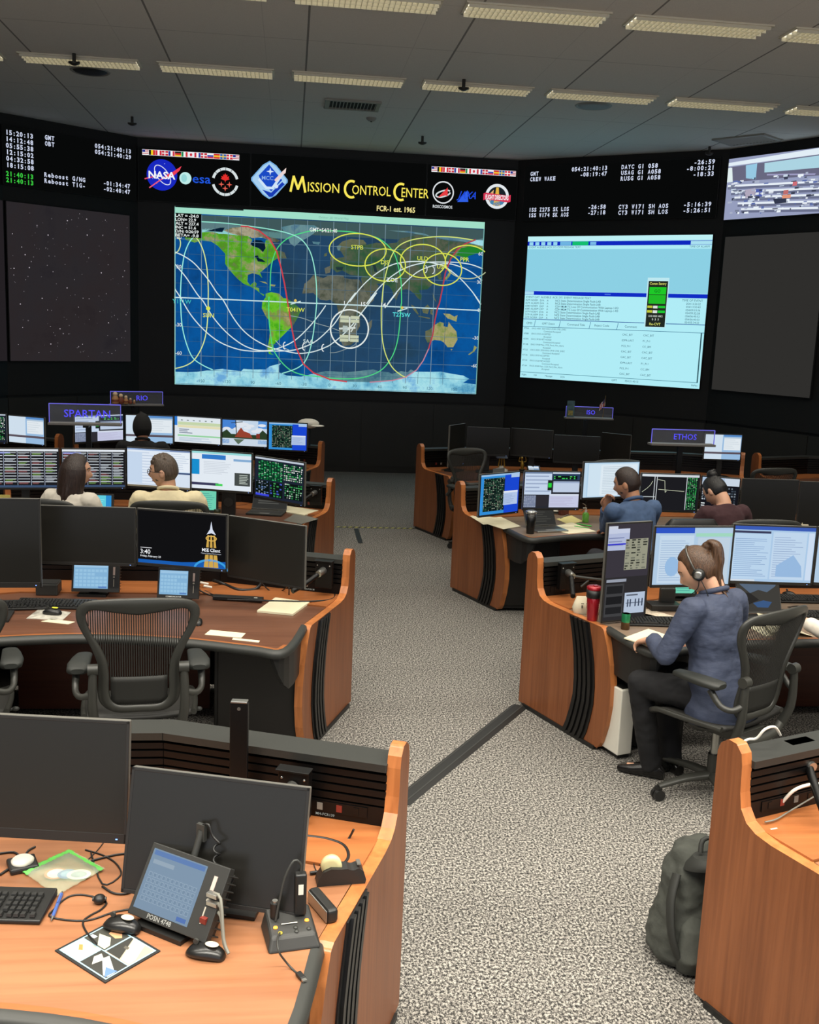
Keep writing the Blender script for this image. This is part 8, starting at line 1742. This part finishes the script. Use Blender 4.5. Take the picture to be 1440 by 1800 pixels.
# ================================================================== backpack by the near right console
t = thing('backpack', 'dark grey backpack slumped on the carpet against the near right console', 'backpack', (1.66, 3.63, 0), math.radians(12)); t.scale = (1, 1, .86)
BP = mat('backpack_fabric', (58, 60, 54), .85, noise=(18, .25, (1, 1, .4)), bump=(12, .7, .012)); BPD = mat('backpack_trim', (34, 35, 31), .7)
mb = MB(); mb.loft([((0, 0, .01), (.15, 0, 0), (0, .11, 0)), ((-.01, 0, .05), (.18, 0, 0), (0, .14, 0)), ((0, .01, .16), (.175, 0, 0), (0, .14, 0)), ((.02, .03, .30), (.15, 0, 0), (0, .125, 0)), ((.03, .05, .42), (.13, 0, 0), (0, .11, 0)), ((.035, .07, .50), (.10, 0, 0), (0, .08, 0)), ((.035, .08, .53), (.05, 0, 0), (0, .035, 0))], 28, pw=2.6)
b_ = blob(mb, 'main_body', BP, t, .012, 3); dm = b_.modifiers.new('folds', 'DISPLACE'); dm.texture = bpy.data.textures['folds']; dm.strength = .035; dm.mid_level = .5
mb = MB(); mb.loft([((-.03, -.11, .02), (.11, 0, 0), (0, .05, 0)), ((-.03, -.135, .10), (.13, 0, 0), (0, .06, 0)), ((-.01, -.10, .22), (.12, 0, 0), (0, .045, 0)), ((0, -.07, .27), (.08, 0, 0), (0, .02, 0))], 24, pw=2.6); blob(mb, 'front_pocket', BP, t, .01, 2)
mb = MB(); mb.loft([((.02, -.05, .47), (.115, 0, 0), (0, .10, -.04)), ((.03, -.06, .50), (.12, 0, 0), (0, .11, -.04)), ((.03, -.05, .525), (.09, 0, 0), (0, .08, -.02))], 28); mb.build('top_flap', BPD, t)
MB().tube([(-.02, -.02, .53), (.0, -.0, .575), (.05, .0, .58), (.08, .0, .54)], .010, 8).build('grab_handle', BPD, t)
MB().tube([(-.12, -.02, .44), (-.165, -.06, .34), (-.175, -.10, .2), (-.15, -.12, .1)], .012, 8, flat=(2.0, (0, 1, 0))).build('shoulder_strap', BPD, t)
mb = MB(); mb.box((.10, -.165, .43), (.05, .006, .05)); mb.build('logo_patch', mat('patch_dark', (40, 40, 38)), t); mb = MB(); mb.ball((.10, -.17, .44), (.007, .003, .009), 8); mb.build('red_mark', mat('patch_red', (200, 80, 60)), t)

# repeats of a kind carry one group phrase
_g = {'monitor': 'monitors on the consoles', 'office_chair': 'mesh office chairs', 'keyboard': 'keyboards on the desks', 'mouse': 'mice on the desks', 'cable': 'loose cables on the desks', 'paper': 'papers on the desks', 'control_console': 'wooden control consoles', 'position_sign': 'glowing position signs', 'touch_panel': 'desk touch panels', 'monitor_mount': 'monitor brackets on the slat walls', 'sprinkler': 'sprinkler heads on the ceiling', 'person': 'people at the consoles', 'agency_board': 'agency logo boards', 'clock_board': 'clock boards', 'star_screen': 'star field screens', 'ceiling_vent': 'ceiling vents', 'ceiling_speaker': 'ceiling speakers', 'laptop': 'laptops on the desks', 'tumbler': 'travel tumblers', 'pen': 'pens on the desks', 'drink_can': 'small drink cans', 'headset_stand': 'headset stands', 'sticky_note': 'sticky notes', 'cable_plug': 'white cable plugs'}
for o in COL.objects:
    if o.parent is None and 'label' in o.keys() and 'group' not in o.keys():
        b = o.name.split('.')[0]
        if b in _g: o['group'] = _g[b]
